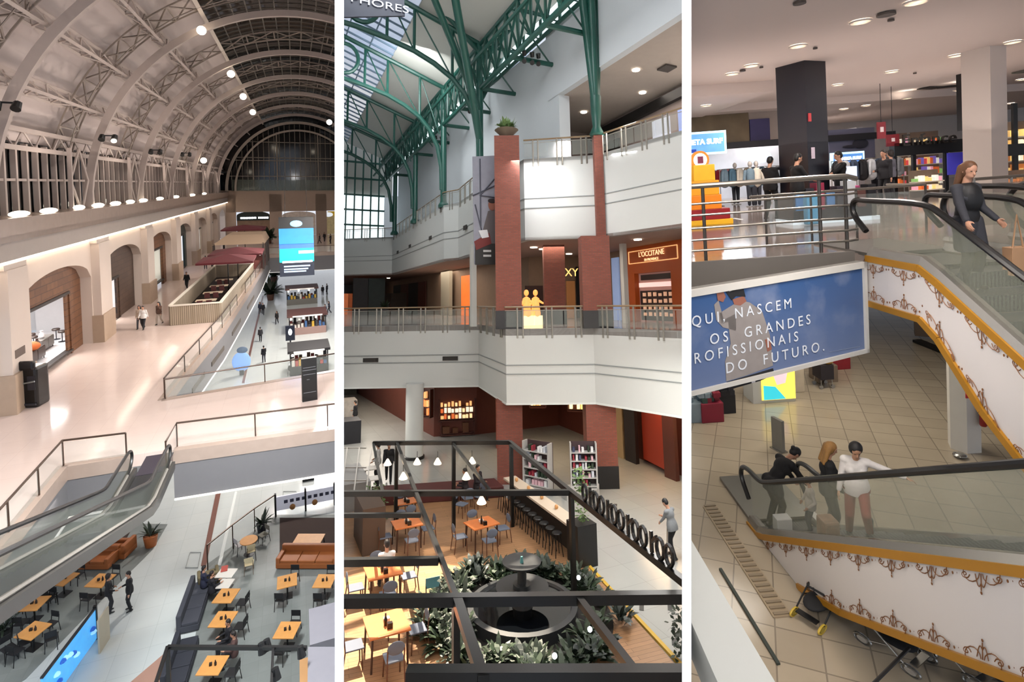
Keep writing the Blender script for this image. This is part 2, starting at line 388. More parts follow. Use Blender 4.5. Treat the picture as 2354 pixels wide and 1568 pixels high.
def person(key, loc, rz, label, skin='b98a70', topc='202022', botc='26262c', hairc='1c1512', shoec='151515', group=None, sc=1., R=None, eyes=False, topname='shirt', botname='trousers', **kw):
    P = person_meshes(key, kw.pop('pose', {}), **kw) if key not in PEOPLE else PEOPLE[key]
    o = thing('person', label, 'person', loc, rz, group, R); o.matrix_world = o.matrix_world @ Matrix.Scale(sc, 4)
    def put(nm, me, m):
        c = bpy.data.objects.new(nm, me); COL.objects.link(c); c.parent = o
        if not me.materials: me.materials.append(None)
        c.material_slots[0].link = 'OBJECT'; c.material_slots[0].material = m; return c
    put('body', P['body'], mat('skin '+skin, skin, .5, var=.04)); put(topname, P['top'], mat('cloth '+topc, topc, .85, var=.12, scale=20))
    put(botname, P['bottom'], mat('cloth '+botc, botc, .85, var=.12, scale=20)); put('hair', P['hair'], mat('hair '+hairc, hairc, .6, var=.2, scale=30))
    put('shoes', P['shoes'], mat('leather '+shoec, shoec, .4))
    if eyes:
        if key not in EYEM:
            e = P['eyes'].build('eyes', mat('dark eyes', '140e0c', .2), o, True); EYEM[key] = e.data
        else: link('eyes', EYEM[key], o)
    return o
# ------------------------------------------------------------------ three halls seen from one spot, parted by two white walls
P1 = Place(680, 422, 0.0, 19.0, -1e4, 769.5)
P2 = Place(600, 700, -.015, 8.3, 790.5, 1568.)
P3 = Place(1177, 426, -.07, 7.0, 1589., 1e4)

class World(Place):
    def __init__(s): s.M = Matrix.Identity(4); s.R = Matrix.Identity(3); s.lo, s.hi = -1e9, 1e9; s.h = 20; s.eye = CAM
PW = World()
CUR[0] = PW
w = bpy.data.worlds.new('sky'); scn.world = w; w.use_nodes = True
nt = w.node_tree; bg = nt.nodes['Background']
tc = nt.nodes.new('ShaderNodeTexCoord'); sp = nt.nodes.new('ShaderNodeSeparateXYZ'); nt.links.new(tc.outputs['Generated'], sp.inputs[0])
cl = nt.nodes.new('ShaderNodeTexNoise'); cl.inputs['Scale'].default_value = 3.2; cl.inputs['Detail'].default_value = 7; nt.links.new(tc.outputs['Generated'], cl.inputs['Vector'])
rp = nt.nodes.new('ShaderNodeValToRGB'); rp.color_ramp.elements[0].position = .38; rp.color_ramp.elements[0].color = lin('b9cdee')+(1,)
rp.color_ramp.elements[1].position = .62; rp.color_ramp.elements[1].color = lin('fbfbfd')+(1,); nt.links.new(cl.outputs['Fac'], rp.inputs[0])
nt.links.new(rp.outputs[0], bg.inputs[0]); bg.inputs[1].default_value = 1.0

# the two parting walls: their near ends are the white bars
m_bar = mat('white paint', 'ffffff', .9, var=.0, spec=.2)
for nm, xa, xb in (('wall_left_partition', 769.5, 790.5), ('wall_right_partition', 1567.7, 1589.3)):
    y0, y1 = 3.2, 150.; xm = (xa+xb)/2; hw = (xb-xa)/2/FP*y0
    d = V((wdir(xm, 500).x, 1, 0)); n = V((1, -d.x, 0)).normalized()
    hw2 = hw*.97
    a, b = d*y0, d*y1; mb = MB()
    mb.slab([a-V((hw, 0, 0)), a+V((hw, 0, 0)), b+V((hw2, 0, 0)), b-V((hw2, 0, 0))], -6, 62)
    o = mb.build(nm, m_bar); struct(o)
area('added fill for the bars', (0, -1.2, 22.5), 1.6, 420, (1, .98, .95), tgt=(0, 3.4, 19.5))  # fill added behind the camera to whiten the bar ends
# ================================================================== HALL ONE: long barrel vault at night
CUR[0] = P1
A1, B1, XC, ZS = 14.0, 14.4, .8, 17.5          # vault: half width, rise, centre line, springing height
def arc(t, e=0.): t = radians(t); return (XC-(A1+e)*cos(t), ZS+(B1+e)*sin(t))
def arcp(t, Y, e=0.): x, z = arc(t, e); return V((x, Y, z))
def nrm(t): t = radians(t); return V((-cos(t), 0, sin(t)))
RIBY = [32, 45, 58, 71, 84, 97, 110, 122]
steel = mat('cream painted steel', 'b3a49b', .5); steel2 = mat('dull cream steel', '8a7c72', .6)
panel = mat('warm white ceiling board', 'c2b4ae', .8, var=.03, scale=.4)
marble = mat('beige marble', 'a08d80', .25, var=.12, scale=2.5)
plaster = mat('beige plaster', 'cdbdb0', .7, var=.04, scale=.6)
plaster2 = mat('sand stone dado', 'a8917c', .6, var=.08)
floorpink = grid_mat('polished pink granite floor', 'd2bdb2', 'd0bbb0', 'c4afa4', 1.2, 1.2, .006, .12, rot=.0, var=.05, spec=.6)
floorwhite = grid_mat('polished white stone floor', 'c4c9c6', 'c0c6c4', 'aab0ae', 1.2, 1.2, .006, .12, var=.04, spec=.6)
floorgrey = grid_mat('grey stone cafe floor', '7b807d', '747976', '6c716e', .6, .6, .006, .35, var=.14)
darkgl = mat('night window glass', '0b0d0e', .08, spec=.6)
blk = mat('black metal', '0c0c0d', .45); dgrey = mat('dark grey metal', '33343a', .4, .4)
brown = mat('bronze rail', '4a3a30', .35, .5); glz = glass('clear balustrade glass', 'c8d0c8', .13)
ledw = mat('warm white light', 'fff4e0', .5, emit=7., ecol='fff0dc', var=0); ledc = mat('cool white light', 'ffffff', .5, emit=4., ecol='eef4ff', var=0)
fascia = mat('grey fascia paint', '6b696a', .7, var=.03)

# vault boards
mb = MB(); ts = [13+k*50/20 for k in range(21)]
for a, b in zip(ts[:-1], ts[1:]):
    mb.quad(arcp(a, 14, 1.5), arcp(b, 14, 1.5), arcp(b, 124.2, 1.5), arcp(a, 124.2, 1.5))
for a, b in zip(ts[:-1], ts[1:]):
    mb.quad(arcp(180-a, 14, 1.5), arcp(180-b, 14, 1.5), arcp(180-b, 124.2, 1.5), arcp(180-a, 124.2, 1.5))
struct(mb.build('ceiling_vault', panel, smooth=True))
mb = MB(); ts = [63+k*54/16 for k in range(17)]
for a, b in zip(ts[:-1], ts[1:]): mb.quad(arcp(a, 14, 1.9), arcp(b, 14, 1.9), arcp(b, 124.2, 1.9), arcp(a, 124.2, 1.9))
struct(mb.build('window_skylight', darkgl, smooth=True))
# skylight glazing bars (one grid) and edge beams
mb = MB()
for k in range(15):
    t = 63+k*54/14; mb.beam(arcp(t, 14, 1.75), arcp(t, 122, 1.75), .10, .16, nrm(t))
y = 16.
while y < 122:
    mb.band([arcp(63+k*54/10, y, 1.72) for k in range(11)], [nrm(63+k*54/10) for k in range(11)], .09, .12); y += 1.3 if y < 60 else 2.6
o = mb.build('skylight_grid', mat('dim skylight bars', '5d554c', .6)); struct(o)
for nm, t in (('trim_1', 63), ('trim_2', 117)):
    mb = MB(); mb.beam(arcp(t, 14, .9), arcp(t, 122, .9), .28, .45, nrm(t)); struct(mb.build(nm, mat('pale edge beam', 'c9bcb0', .5)))
# purlin trusses, one each side
def purlin(t, nm, lab):
    n = nrm(t); tg = V((0, 1, 0)).cross(n); mb = MB()
    c = [arcp(t, 14, .35)+tg*.0, arcp(t, 14, 1.2)+tg*.45, arcp(t, 14, 1.2)-tg*.45]
    for p in c: mb.beam(p, p+V((0, 108, 0)), .17, .17, n)
    k = 0; y = 14.
    while y < 100:
        i = 1+(k % 2); a = c[0]+V((0, y-14, 0)); b = c[i]+V((0, y-14+1.6, 0)); mb.tube(a, b, .045, 5); mb.tube(b, c[0]+V((0, y-14+3.2, 0)), .045, 5)
        mb.tube(c[1]+V((0, y-14, 0)), c[2]+V((0, y-14+1.6, 0)), .04, 5); y += 1.6; k += 1
    tag(mb.build(nm, steel), lab, 'roof truss', 'lengthwise trusses of the barrel vault')
purlin(25, 'purlin_truss', 'cream lattice purlin running lengthwise low on the barrel vault, second above the window band')
purlin(37, 'purlin_truss', 'cream lattice purlin running lengthwise halfway up the curved white ceiling')
purlin(50, 'purlin_truss', 'cream lattice purlin running lengthwise just below the dark skylight')
mb = MB()                                                     # truss over the window band
for p in (arcp(13, 14, .6), arcp(16.5, 14, .9)): mb.beam(p, p+V((0, 108, 0)), .22, .25)
y = 14.
while y < 110: mb.tube(arcp(13, y, .6), arcp(16.5, y+1.2, .9), .05, 5); mb.tube(arcp(16.5, y+1.2, .9), arcp(13, y+2.4, .6), .05, 5); y += 2.4
tag(mb.build('edge_truss', steel), 'cream lattice girder along the top of the tall window band', 'roof truss')
# arch ribs
rib0 = None
for i, Y in enumerate(RIBY[:-1]):
    mb = MB(); pts = [V((XC-A1-.15, 0, 14.8+.0))*1]; 
    pts = [V((XC-A1+.15, 0, 17.3))]+[arcp(t, 0, -.1) for t in range(4, 177, 4)]; ups = [V((-1, 0, 0))]+[nrm(t) for t in range(4, 177, 4)]
    if i == 0:
        mb.band(pts, ups, .34, .46)
        rib0 = mb.build('arch_rib', steel, T=Matrix.Translation((0, Y, 0))); o = rib0
    else:
        o = rib0.copy(); COL.objects.link(o); PLACE_OF[o.name] = P1; o.matrix_world = P1.M @ Matrix.Translation((0, Y, 0))
    tag(o, ['cream arch rib rising off the frame beside the hanging pair of black floodlights', 'bold cream arch rib standing in front of the first full window bay',
            'cream arch rib, second whole one counting away from the viewer', 'cream arch rib, third whole one counting into the depth', 'cream arch rib, fourth whole one counting into the depth',
            'cream arch rib, fifth whole one counting into the depth', 'cream arch rib, last before the dark glazed gable'][i], 'arch rib', 'arch ribs of the barrel vault')
    # lattice girder on the boards beside each rib
    lb = MB(); Ya, Yb = Y-3.6, Y-.4
    for yy in (Ya, Yb):
        lb.band([arcp(t, yy, 1.0) for t in range(13, 168, 4)], [nrm(t) for t in range(13, 168, 4)], .09, .09)
    tt = [13, 19, 25, 31, 37, 43.5, 50, 56.5, 63, 72, 81, 90, 99, 108, 117, 123.5, 130, 136.5, 143, 149, 155, 161, 167]
    for a, b in zip(tt[:-1], tt[1:]):
        lb.tube(arcp(a, Ya, 1.), arcp(b, Yb, 1.), .06, 4); lb.tube(arcp(a, Yb, 1.), arcp(b, Ya, 1.), .06, 4)
        m_ = (a+b)/2; ym = (Ya+Yb)/2
        lb.tube(arcp(a, ym, .7), arcp(b, ym, .7), .04, 4); lb.tube(arcp(a, Ya, 1.), arcp(a, Yb, 1.), .06, 4)
    o = lb.build('lattice_girder', steel2)
    tag(o, ['thin crossed lattice strip beside the arch rib that leaves the frame', 'thin crossed lattice strip beside the boldest whole arch rib', 'thin crossed lattice strip beside the second whole arch rib',
            'thin crossed lattice strip beside the third whole arch rib', 'thin crossed lattice strip beside the fourth whole arch rib', 'thin crossed lattice strip beside the fifth whole arch rib', 'thin crossed lattice strip beside the arch rib at the gable'][i], 'lattice girder', 'lattice strips of the vault')
# window band
struct_w = MB(); x0 = arc(13, 1.0)[0]
struct_w.quad((x0-.4, 14, 16.9), (x0-.4, 123, 16.9), (x0-.4, 123, 21.3), (x0-.4, 14, 21.3)); struct(struct_w.build('window_1', darkgl))
fr = MB(); y = 15.
while y < 122: fr.bx(x0-.35, x0-.1, y-.1, y+.1, 16.9, 21.2); y += 1.3
for z in (17.1, 19.2): fr.bx(x0-.35, x0-.15, 14, 122, z-.07, z+.07)
o = fr.build('window_1_frame', steel); struct(o)
for i, Y in enumerate(RIBY[:-1]):                                # diamond brace next to each rib foot
    d = MB(); xx = -13.0
    for (a, b) in (((Y-3.4, 19.2), (Y-1.8, 21.2)), ((Y-1.8, 21.2), (Y-.4, 19.2)), ((Y-.4, 19.2), (Y-1.8, 17.1)), ((Y-1.8, 17.1), (Y-3.4, 19.2))): d.tube((xx, a[0], a[1]), (xx, b[0], b[1]), .08, 6)
    d.bx(xx-.1, xx+.1, Y-3.5, Y-3.3, 17.0, 21.2)
    tag(d.build('diamond_brace', steel), 'diamond shaped cream steel brace before the windows, %s along the band' % ordn(i), 'brace', 'diamond braces of the window band')
# cornice, arcade wall
mb = MB(); mb.bx(-14.6, -12.5, 10, 123, 16.55, 17.35); mb.bx(-14.6, -12.75, 10, 123, 16.2, 16.55); struct(mb.build('trim_3', marble))
mb = MB(); mb.bx(-14.8, -12.8, 10, 123, 15.3, 16.2); struct(mb.build('trim_4', mat('pale cornice', 'a3988f', .6)))
mb = MB(); mb.bx(-13.05, -12.86, 10, 123, 15.16, 15.26); struct(mb.build('trim_5', ledw))
WX = -13.2
bays = [(21.5, 32.2, 'a'), (34.5, 45., 'b'), (47.6, 58., 'c'), (60.6, 71., 'd'), (73.7, 83.5, 'e'), (86.5, 97, 'f'), (99.5, 110, 'g'), (112.5, 121, 'h')]
def arch_z(y, a, b, zs=12.6, r=1.35): u = (2*y-a-b)/(b-a); return zs+r*sqrt(max(0, 1-u*u))
mb = MB(); prev = 10.
for a, b, _ in bays:
    mb.bx(WX-.9, WX, prev, a, 8, 15.3); n = 16
    for k in range(n):
        ya, yb = a+(b-a)*k/n, a+(b-a)*(k+1)/n; za, zb = arch_z(ya, a, b), arch_z(yb, a, b)
        mb.add([(WX-.9, ya, za), (WX, ya, za), (WX, yb, zb), (WX-.9, yb, zb), (WX-.9, ya, 15.3), (WX, ya, 15.3), (WX, yb, 15.3), (WX-.9, yb, 15.3)], [(0, 1, 2, 3), (1, 5, 6, 2), (0, 3, 7, 4)])
    prev = b
mb.bx(WX-.9, WX, prev, 123, 8, 15.3)
struct(mb.build('wall_left', plaster))
for i, (a, b) in enumerate(((32.3, 34.4), (45.1, 47.5), (58.1, 60.5), (71.1, 73.6), (83.6, 86.4), (97.1, 99.4))):
    p = MB(); p.bx(WX-.05, WX+.5, a, b, 9.9, 14.9); p.bx(WX-.05, WX+.42, a-.1, b+.1, 14.9, 15.15); o = tag(p.build('pilaster', plaster), 'beige plaster pilaster on the arcade, %s from the black machine' % ordn(i), 'pilaster', 'pilasters of the arcade')
    q = MB(); q.bx(WX-.05, WX+.62, a-.12, b+.12, 8, 9.9); q.build('plinth', plaster2, o, T=Matrix.Identity(4))
# shopfronts in the arches: wooden surround, opening, lit inside
wood1 = grid_mat('warm wood cladding', '6f4a30', '5e3c26', '3c2517', 1.6, .42, .02, .5, 'plank', 'yz', var=.3)
wood2 = grid_mat('dark wood cladding', '4c382b', '402e23', '2a1d15', 1.6, .42, .02, .5, 'plank', 'yz', var=.3)
def shopfront(a, b, m, op, lab, sill=.25, inner=None, glow=3.):
    """op = (y0,y1,z0,z1) opening in the cladding"""
    X = WX-.75; o = thing('shopfront', lab, 'shopfront', (X, (a+b)/2, 8)); c = (a+b)/2; s = MB(); n = 16
    y0, y1, z0, z1 = op
    for k in range(n):
        ya, yb = a+(b-a)*k/n, a+(b-a)*(k+1)/n; t = max(arch_z(ya, a, b), arch_z(yb, a, b))-8
        if ya >= y0 and yb <= y1: s.bx(0, .12, ya-c, yb-c, z1, t)
        else: s.bx(0, .12, ya-c, yb-c, 0, t)
    for (u, v) in ((y0, 1), (y1, -1)): s.bx(-.02, .2, u-c-.12, u-c+.12, 0, z1)
    s.build('cladding', m, o)
    f = MB(); f.bx(-.1, .25, y0-c, y1-c, z0-.15, z0); f.bx(-.1, .22, y0-c, y1-c, z1-.1, z1+.08); f.build('door_frame', mat('dark window frame', '2a2320', .5), o)
    return o
def room(y0, y1, dp, h, wm, lab, em=1.2, fm=None):
    X = WX-.9; r = MB(); r.quad((X-dp, y0-.6, 8), (X-dp, y1+.6, 8), (X-dp, y1+.6, 8+h), (X-dp, y0-.6, 8+h)); r.quad((X, y0-.6, 8), (X-dp, y0-.6, 8), (X-dp, y0-.6, 8+h), (X, y0-.6, 8+h))
    r.quad((X, y1+.6, 8), (X-dp, y1+.6, 8), (X-dp, y1+.6, 8+h), (X, y1+.6, 8+h)); struct(r.build('wall_shop_interior', wm))
    c = MB(); c.quad((X, y0-.6, 8+h), (X-dp, y0-.6, 8+h), (X-dp, y1+.6, 8+h), (X, y1+.6, 8+h)); struct(c.build('ceiling_shop', wm))
    area('shop light', (X-dp/2, (y0+y1)/2, 8+h-.1), min(dp, y1-y0)*.8, em*40*(y1-y0), (1, .96, .92))
whitew = mat('white shop wall', 'd9d6d8', .7)
shopfront(34.5, 45., wood1, (34.9, 42.9, .3, 4.0), 'wide arched shopfront clad in brown boards with a furniture display behind')
room(34.9, 50, 6, 4.4, whitew, '', 1.6)
shopfront(47.6, 58., wood2, (50.4, 53.4, 0, 3.4), 'arched shopfront in dark wood with a narrow bright doorway')
room(50.4, 57, 4, 3.6, whitew, '', 2.2)
shopfront(60.6, 71., wood1, (63, 69.4, .6, 4.1), 'arched shopfront in reddish wood framing a pale display panel')
mb = MB(); mb.bx(WX-.95, WX-.8, 63, 69.4, 8.6, 12.1); tag(mb.build('poster_display', mat('pale lit poster', 'c9c8bc', .6, emit=.35, ecol='cfd0c4')), 'pale grey display panel inside the reddish wooden arch', 'display panel')
shopfront(73.7, 83.5, mat('green shop frame', '23332f', .4), (75.5, 82, .2, 4.4), 'arched shopfront with dark green frame and blue white interior')
mb = MB(); mb.bx(WX-1.4, WX-1.2, 75.5, 82, 8, 12.6); tag(mb.build('shop_window', mat('blue white lit display', 'aab6d8', .5, emit=.7, ecol='b8c4ee')), 'blue white lit window display inside the dark green arch', 'shop window')
shopfront(86.5, 97, plaster, (88, 95.5, 0, 4.2), 'far arched shopfront with bright white opening'); mb = MB(); mb.bx(WX-1.4, WX-1.2, 88, 95.5, 8, 12.3); tag(mb.build('shop_window', mat('greenish lit display', 'c4ccb8', .5, emit=.6)), 'pale greenish lit window in the fifth arch', 'shop window')
shopfront(99.5, 110, plaster, (101, 108.5, 0, 4.2), 'distant arched shopfront with warm lit opening'); mb = MB(); mb.bx(WX-1.4, WX-1.2, 101, 108.5, 8, 12.3); tag(mb.build('shop_window', mat('warm lit display', 'd8c8b8', .5, emit=.7)), 'warm lit window in the sixth arch', 'shop window')
# furniture display in the first shop
cw = mat('white lacquer', 'e4e2e4', .3); cdk = mat('dark walnut', '3a2c26', .4); cor = mat('orange cloth', 'c4632c', .8); ctq = mat('blue poster', '5f86a8', .6)
X = WX-.9
def sideboard(y, x, lab, m, w=1.7, h=.8):
    o = thing('sideboard', lab, 'sideboard', (x, y, 8.2)); MB().bx(-.25, .25, -w/2, w/2, .12, h).build('cabinet', m, o, bev=.02)
    for k in (-1, 1): MB().bx(.25, .27, k*w/4-w/4+.03, k*w/4+w/4-.03, .16, h-.05).build('door', m, o)
    for k in (-1, 1):
        for j in (-1, 1): MB().tube((j*.2, k*(w/2-.1), 0), (j*.2, k*(w/2-.1), .13), .03).build('leg', cdk, o)
stg = MB(); stg.bx(X-5.4, X-.1, 35.0, 49, 8, 8.2); tag(stg.build('display_stage', whitew), 'low white display platform behind the wide shop opening', 'display platform')
sideboard(40.6, X-.9, 'dark sideboard at the front of the furniture display', cdk, 2.2); sideboard(43.6, X-1.4, 'grey sideboard beside the bar stools in the furniture display', mat('grey lacquer', '6d6864', .4), 1.8)
sideboard(46.4, X-4.6, 'white wall cabinet at the back of the furniture display', cw, 2.6, 1.6)
def bar_stool(x, y, lab, m):
    o = thing('bar_stool', lab, 'stool', (x, y, 8.2), 0, 'stools in the furniture display'); MB().lathe([(.02, .62), (.22, .64), (.24, .72), (.2, .78)], n=14).build('seat', m, o, True)
    MB().tube((0, 0, .03), (0, 0, .64), .03).build('post', dgrey, o); MB().lathe([(.24, 0), (.24, .02), (.04, .06)], n=14).build('base', dgrey, o)
for k, (x, y) in enumerate(((X-1.0, 45.4), (X-1.6, 46.2), (X-2.6, 45.2), (X-2.2, 44.4))): bar_stool(x, y, 'round dark stool in the furniture display, %s from the doorway edge' % ordn(k), cdk)
mb = MB(); mb.bx(X-5.9, X-5.8, 45.2, 48.4, 9.9, 11.5)
o = tag(mb.build('wall_shelf', cdk), 'dark striped wall shelf hanging in the furniture shop', 'shelf'); q = MB(); [q.bx(X-5.8, X-5.4, 45.2, 48.4, z, z+.12) for z in (10.1, 10.6, 11.1, 11.5)]; q.build('shelf_board', cw, o, T=Matrix.Identity(4))
mb = MB(); mb.bx(X-5.9, X-5.8, 40.4, 43.8, 10.2, 12.0); tag(mb.build('wall_poster', ctq), 'blue poster on the furniture shop wall', 'poster')
mb = MB(); mb.ell((X-1., 40.6, 9.2), (.5, .6, .28), 14, 8); tag(mb.build('cushion', cor, smooth=True), 'orange cushion lying on the dark sideboard', 'cushion')
for k, y in enumerate((39.9, 41.3, 43.4)):
    mb = MB(); mb.lathe([(.08, 0), (.16, .12), (.13, .3), (.06, .42), (.09, .5)], (X-[.9, .9, 1.4][k], y, 9.0), 14); tag(mb.build('vase', [cw, cdk, cw][k], smooth=True), ['white vase on the end of the dark sideboard', 'dark vase between the two sideboards', 'white vase on the grey sideboard'][k], 'vase')
# floors
mid = MB()
def slabpoly(poly, z1, th, m, nm): s = MB(); s.slab(poly, z1-th, z1); o = s.build(nm, m); struct(o); return o
VE = [(-6.6, 31.7), (-6.36, 35.9), (-5.55, 46.), (-5.02, 58.8), (-4.5, 74), (-4.2, 92)]
z8 = 8.
slabpoly([(-14.2, 8), (-8.7, 8), (-8.7, 25.6), (-5.05, 25.6), (-5.05, 25.5), (16, 24.4), (16, 35.2), (-6.6, 31.7)]+VE[1:]+[(16, 92), (16, 124), (-14.2, 124)], z8, .5, floorpink, 'floor_mezzanine')
slabpoly([(-40, 4), (40, 4), (60, 126), (-40, 126)], 0, .3, floorwhite, 'floor_ground')
# slab edges: marble band, grey fascia, white light line
def edge(pts, nm, lab, hb=.55, z0=8.02, z1=6.0, led=True):
    a = MB(); b = MB(); c = MB()
    for p, q in zip(pts[:-1], pts[1:]):
        p = V((p[0], p[1], 0)); q = V((q[0], q[1], 0)); d = (q-p).normalized(); n = V((-d.y, d.x, 0))
        a.beam(p+V((0, 0, z0-hb/2)), q+V((0, 0, z0-hb/2)), .36, hb); b.beam(p+V((0, 0, (z0-hb+z1)/2)), q+V((0, 0, (z0-hb+z1)/2)), .30, z0-hb-z1)
        c.beam(p+V((0, 0, z1-.04)), q+V((0, 0, z1-.04)), .42, .06)
    struct(a.build('trim_'+nm+'1', marble)); struct(b.build('trim_'+nm+'2', fascia))
    struct(c.build('trim_'+nm+'3', mat('soft light line', 'f2efe8', .5, emit=.45)))
edge([(-8.7, 8), (-8.7, 25.6), (-6.5, 25.6)], '6', ''); edge([(-4.95, 25.5), (16, 24.4)], '7', ''); edge([(16, 35.2), (-6.6, 31.7)], '8', '')
edge(VE, '9', '', z1=5.6); edge([(-4.2, 92), (16, 92)], '10', '', z1=5.2)
o = MB()                                                       # dark air slots along the void fascia
for k, (a, b) in enumerate(((37, 40), (42, 46), (50, 55), (60, 66))):
    def vx(y): 
        for p, q in zip(VE[:-1], VE[1:]):
            if p[1] <= y <= q[1]: return p[0]+(q[0]-p[0])*(y-p[1])/(q[1]-p[1])
        return VE[0][0]
    s = MB(); s.beam((vx(a)+.17, a, 6.5), (vx(b)+.17, b, 6.5), .06, .3); tag(s.build('air_slot', mat('dark slot', '4a423a', .7)), 'dark air slot in the mezzanine edge, %s from the bridge' % ordn(k), 'air vent', 'air slots of the mezzanine edge')
# end wall with glazed gable
mb = MB(); mb.bx(-14.5, -11.4, 122.8, 123.3, 8, 16.8); mb.bx(-5.2, -2.8, 122.8, 123.3, 8, 16.8); mb.bx(-14.5, 17, 122.8, 123.3, 13.2, 17.6); mb.bx(3.8, 6, 122.8, 123.3, 8, 16.8); mb.bx(13.5, 17, 122.8, 123.3, 8, 16.8)
struct(mb.build('wall_back', mat('warm beige wall', 'b09a88', .7)))
mb = MB(); mb.prism([arcp(t, 123.7, 2.3) for t in range(0, 181, 6)], (0, .1, 0)); struct(mb.build('window_2', darkgl))
g = MB(); 
for x in range(-13, 15, 1):
    t = math.acos(max(-1, min(1, (XC-x)/(A1-.6)))); g.bx(x-.05, x+.05, 123.0, 123.2, 17.5, ZS+(B1-.6)*sin(t))
for z in (20.5, 23.7, 24.3, 27.5):
    t = math.asin((z-ZS)/B1); hw = (A1-.3)*cos(t); g.bx(XC-hw, XC+hw, 122.95, 123.2, z-.08, z+.08)
for x in (-8, -3.5, 4.5, 9): g.bx(x-.12, x+.12, 122.8, 123.2, 17.5, ZS+12*sin(math.acos((XC-x)/A1))+.6)
struct(g.build('window_2_frame', mat('gable bars', '9a8f80', .5)))
for e, w_ in ((-.3, .5), (-1.9, .35)):
    mb = MB(); mb.band([arcp(t, 122.3, e) for t in range(0, 181, 4)], [nrm(t) for t in range(0, 181, 4)], .5, w_); struct(mb.build('trim_gable_arch', mat('pale arch', 'c6b9a8', .5)))
mb = MB(); mb.bx(-12, 14, 122.7, 123.1, 17.5, 19.8); struct(mb.build('trim_gable_rail', glass('grey green parapet glass', '7c867c', .55)))
def farshop(x0, x1, z0, z1, m, lab, arch=.8, em=1.):
    o = thing('shopfront', lab, 'shopfront', ((x0+x1)/2, 124.2, 8)); c = (x0+x1)/2; s = MB()
    s.prism([(x0-c, 0, z0-8), (x1-c, 0, z0-8)]+[((x1-x0)/2*cos(radians(t)), 0, z1-8-arch+arch*sin(radians(t))) for t in range(0, 181, 15)], (0, .2, 0)); s.build('shop_interior', m, o)
    return o
o = farshop(-11.4, -5.2, 8, 13.0, mat('dim shop inside', '6b5340', .6, emit=.25, var=.6, scale=1.2), 'far shop with arched dark green sign at the end of the mezzanine')
s = MB(); s.prism([(-3.1, -.3, 3.4), (3.1, -.3, 3.4)]+[(3.1*cos(radians(t)), -.3, 4.4+.9*sin(radians(t))) for t in range(0, 181, 15)], (0, .2, 0)); sb_ = s.build('sign_board', mat('dark green sign', '18241f', .5), o)
s = MB(); [s.bx(x, x+.42, -.36, -.3, 3.75, 4.1) for x in (-2.4, -1.9, -1.4, -.9, -.4, .1, .9, 1.4, 1.9, 2.4)]; s.build('sign_lettering', ledc, sb_)
farshop(-2.8, 3.8, 8, 13.1, mat('bright shop inside', '8e7f74', .6, emit=.5, var=.7, scale=1.6), 'far bright arched shop behind the hanging screen')
o = farshop(6, 13.5, 8, 13.1, mat('busy shop inside', '8a7a58', .6, emit=.5, var=.7, scale=1.6), 'far shop with a yellow sign band beside the white partition')
s = MB(); s.bx(-3.5, 3.7, -.3, -.1, 4.0, 5.0); s.build('sign_board', mat('yellow sign', 'b08c1e', .5, emit=.4), o); s = MB(); s.ell((-3.3, -.35, 4.3), (.9, .08, .5)); s.build('round_sign', mat('white round sign', 'dfe6ee', .5, emit=.8), o)
# spotlights on the vault and cornice lamps
def flood(p, lab, on=False, rz=0.):
    o = thing('spotlight', lab, 'spotlight', p, rz, 'spotlights of the vault')
    for k in (-1, 1): MB().tube((k*.35, 0, 0), (k*.35, -.25, -.3), .16, 10, .2).build('lamp_head', blk, o)
    MB().bx(-.5, .5, -.04, .04, -.04, .04).build('bracket', blk, o)
    if on: MB().ell((.35, -.3, -.36), (.17, .12, .14)).build('lens', ledw, o)
flood(P1.oy(18, 236, 31), 'pair of black floodlights hanging from the arch rib that leaves the frame')
flood(P1.oy(250, 312, 44), 'floodlight half lit, clamped low on the boldest whole arch rib', True)
flood(P1.oy(358, 345, 57.5), 'small dark floodlight low on the second whole arch rib'); flood(P1.oy(428, 352, 70.5), 'small dark floodlight low on the third whole arch rib')
for k, (x, y, Y) in enumerate(((463, 70, 44), (559, 222, 70), (581, 258, 84), (757, 281, 84), (468, 369, 84), (531, 170, 58))):
    mb = MB(); mb.ell(P1.oy(x, y, Y), (.22+.002*Y,)*3, 10, 8); tag(mb.build('small_lamp', mat('small lamp glow', 'fff6e6', .5, emit=9., ecol='fff0d8'), smooth=True), 'small glowing lamp under the vault, %s counting inward from the largest' % ordn(k), 'lamp', 'small lamps of the vault')
for k, (x, y, L) in enumerate(((45, 502, 1.1), (113, 494, 1.1), (182, 484, .7), (226, 480, 1.1), (266, 473, 1.1), (300, 470, .8), (330, 466, 1.1), (368, 462, 1.1), (405, 458, 1.1), (443, 454, 1.2), (470, 450, 1.2))):
    p = P1.ox(x, y, -12.75); mb = MB(); mb.ell((p.x, p.y, 17.5), (.28, L*.85, .16), 14, 8)
    tag(mb.build('cornice_lamp', mat('cornice lamp glow', 'fffdf0', .5, emit=3.5, ecol='fff6e2'), smooth=True), 'oval glowing lamp on the marble cornice, %s counting away from the viewer' % ordn(k), 'lamp', 'oval lamps on the cornice')
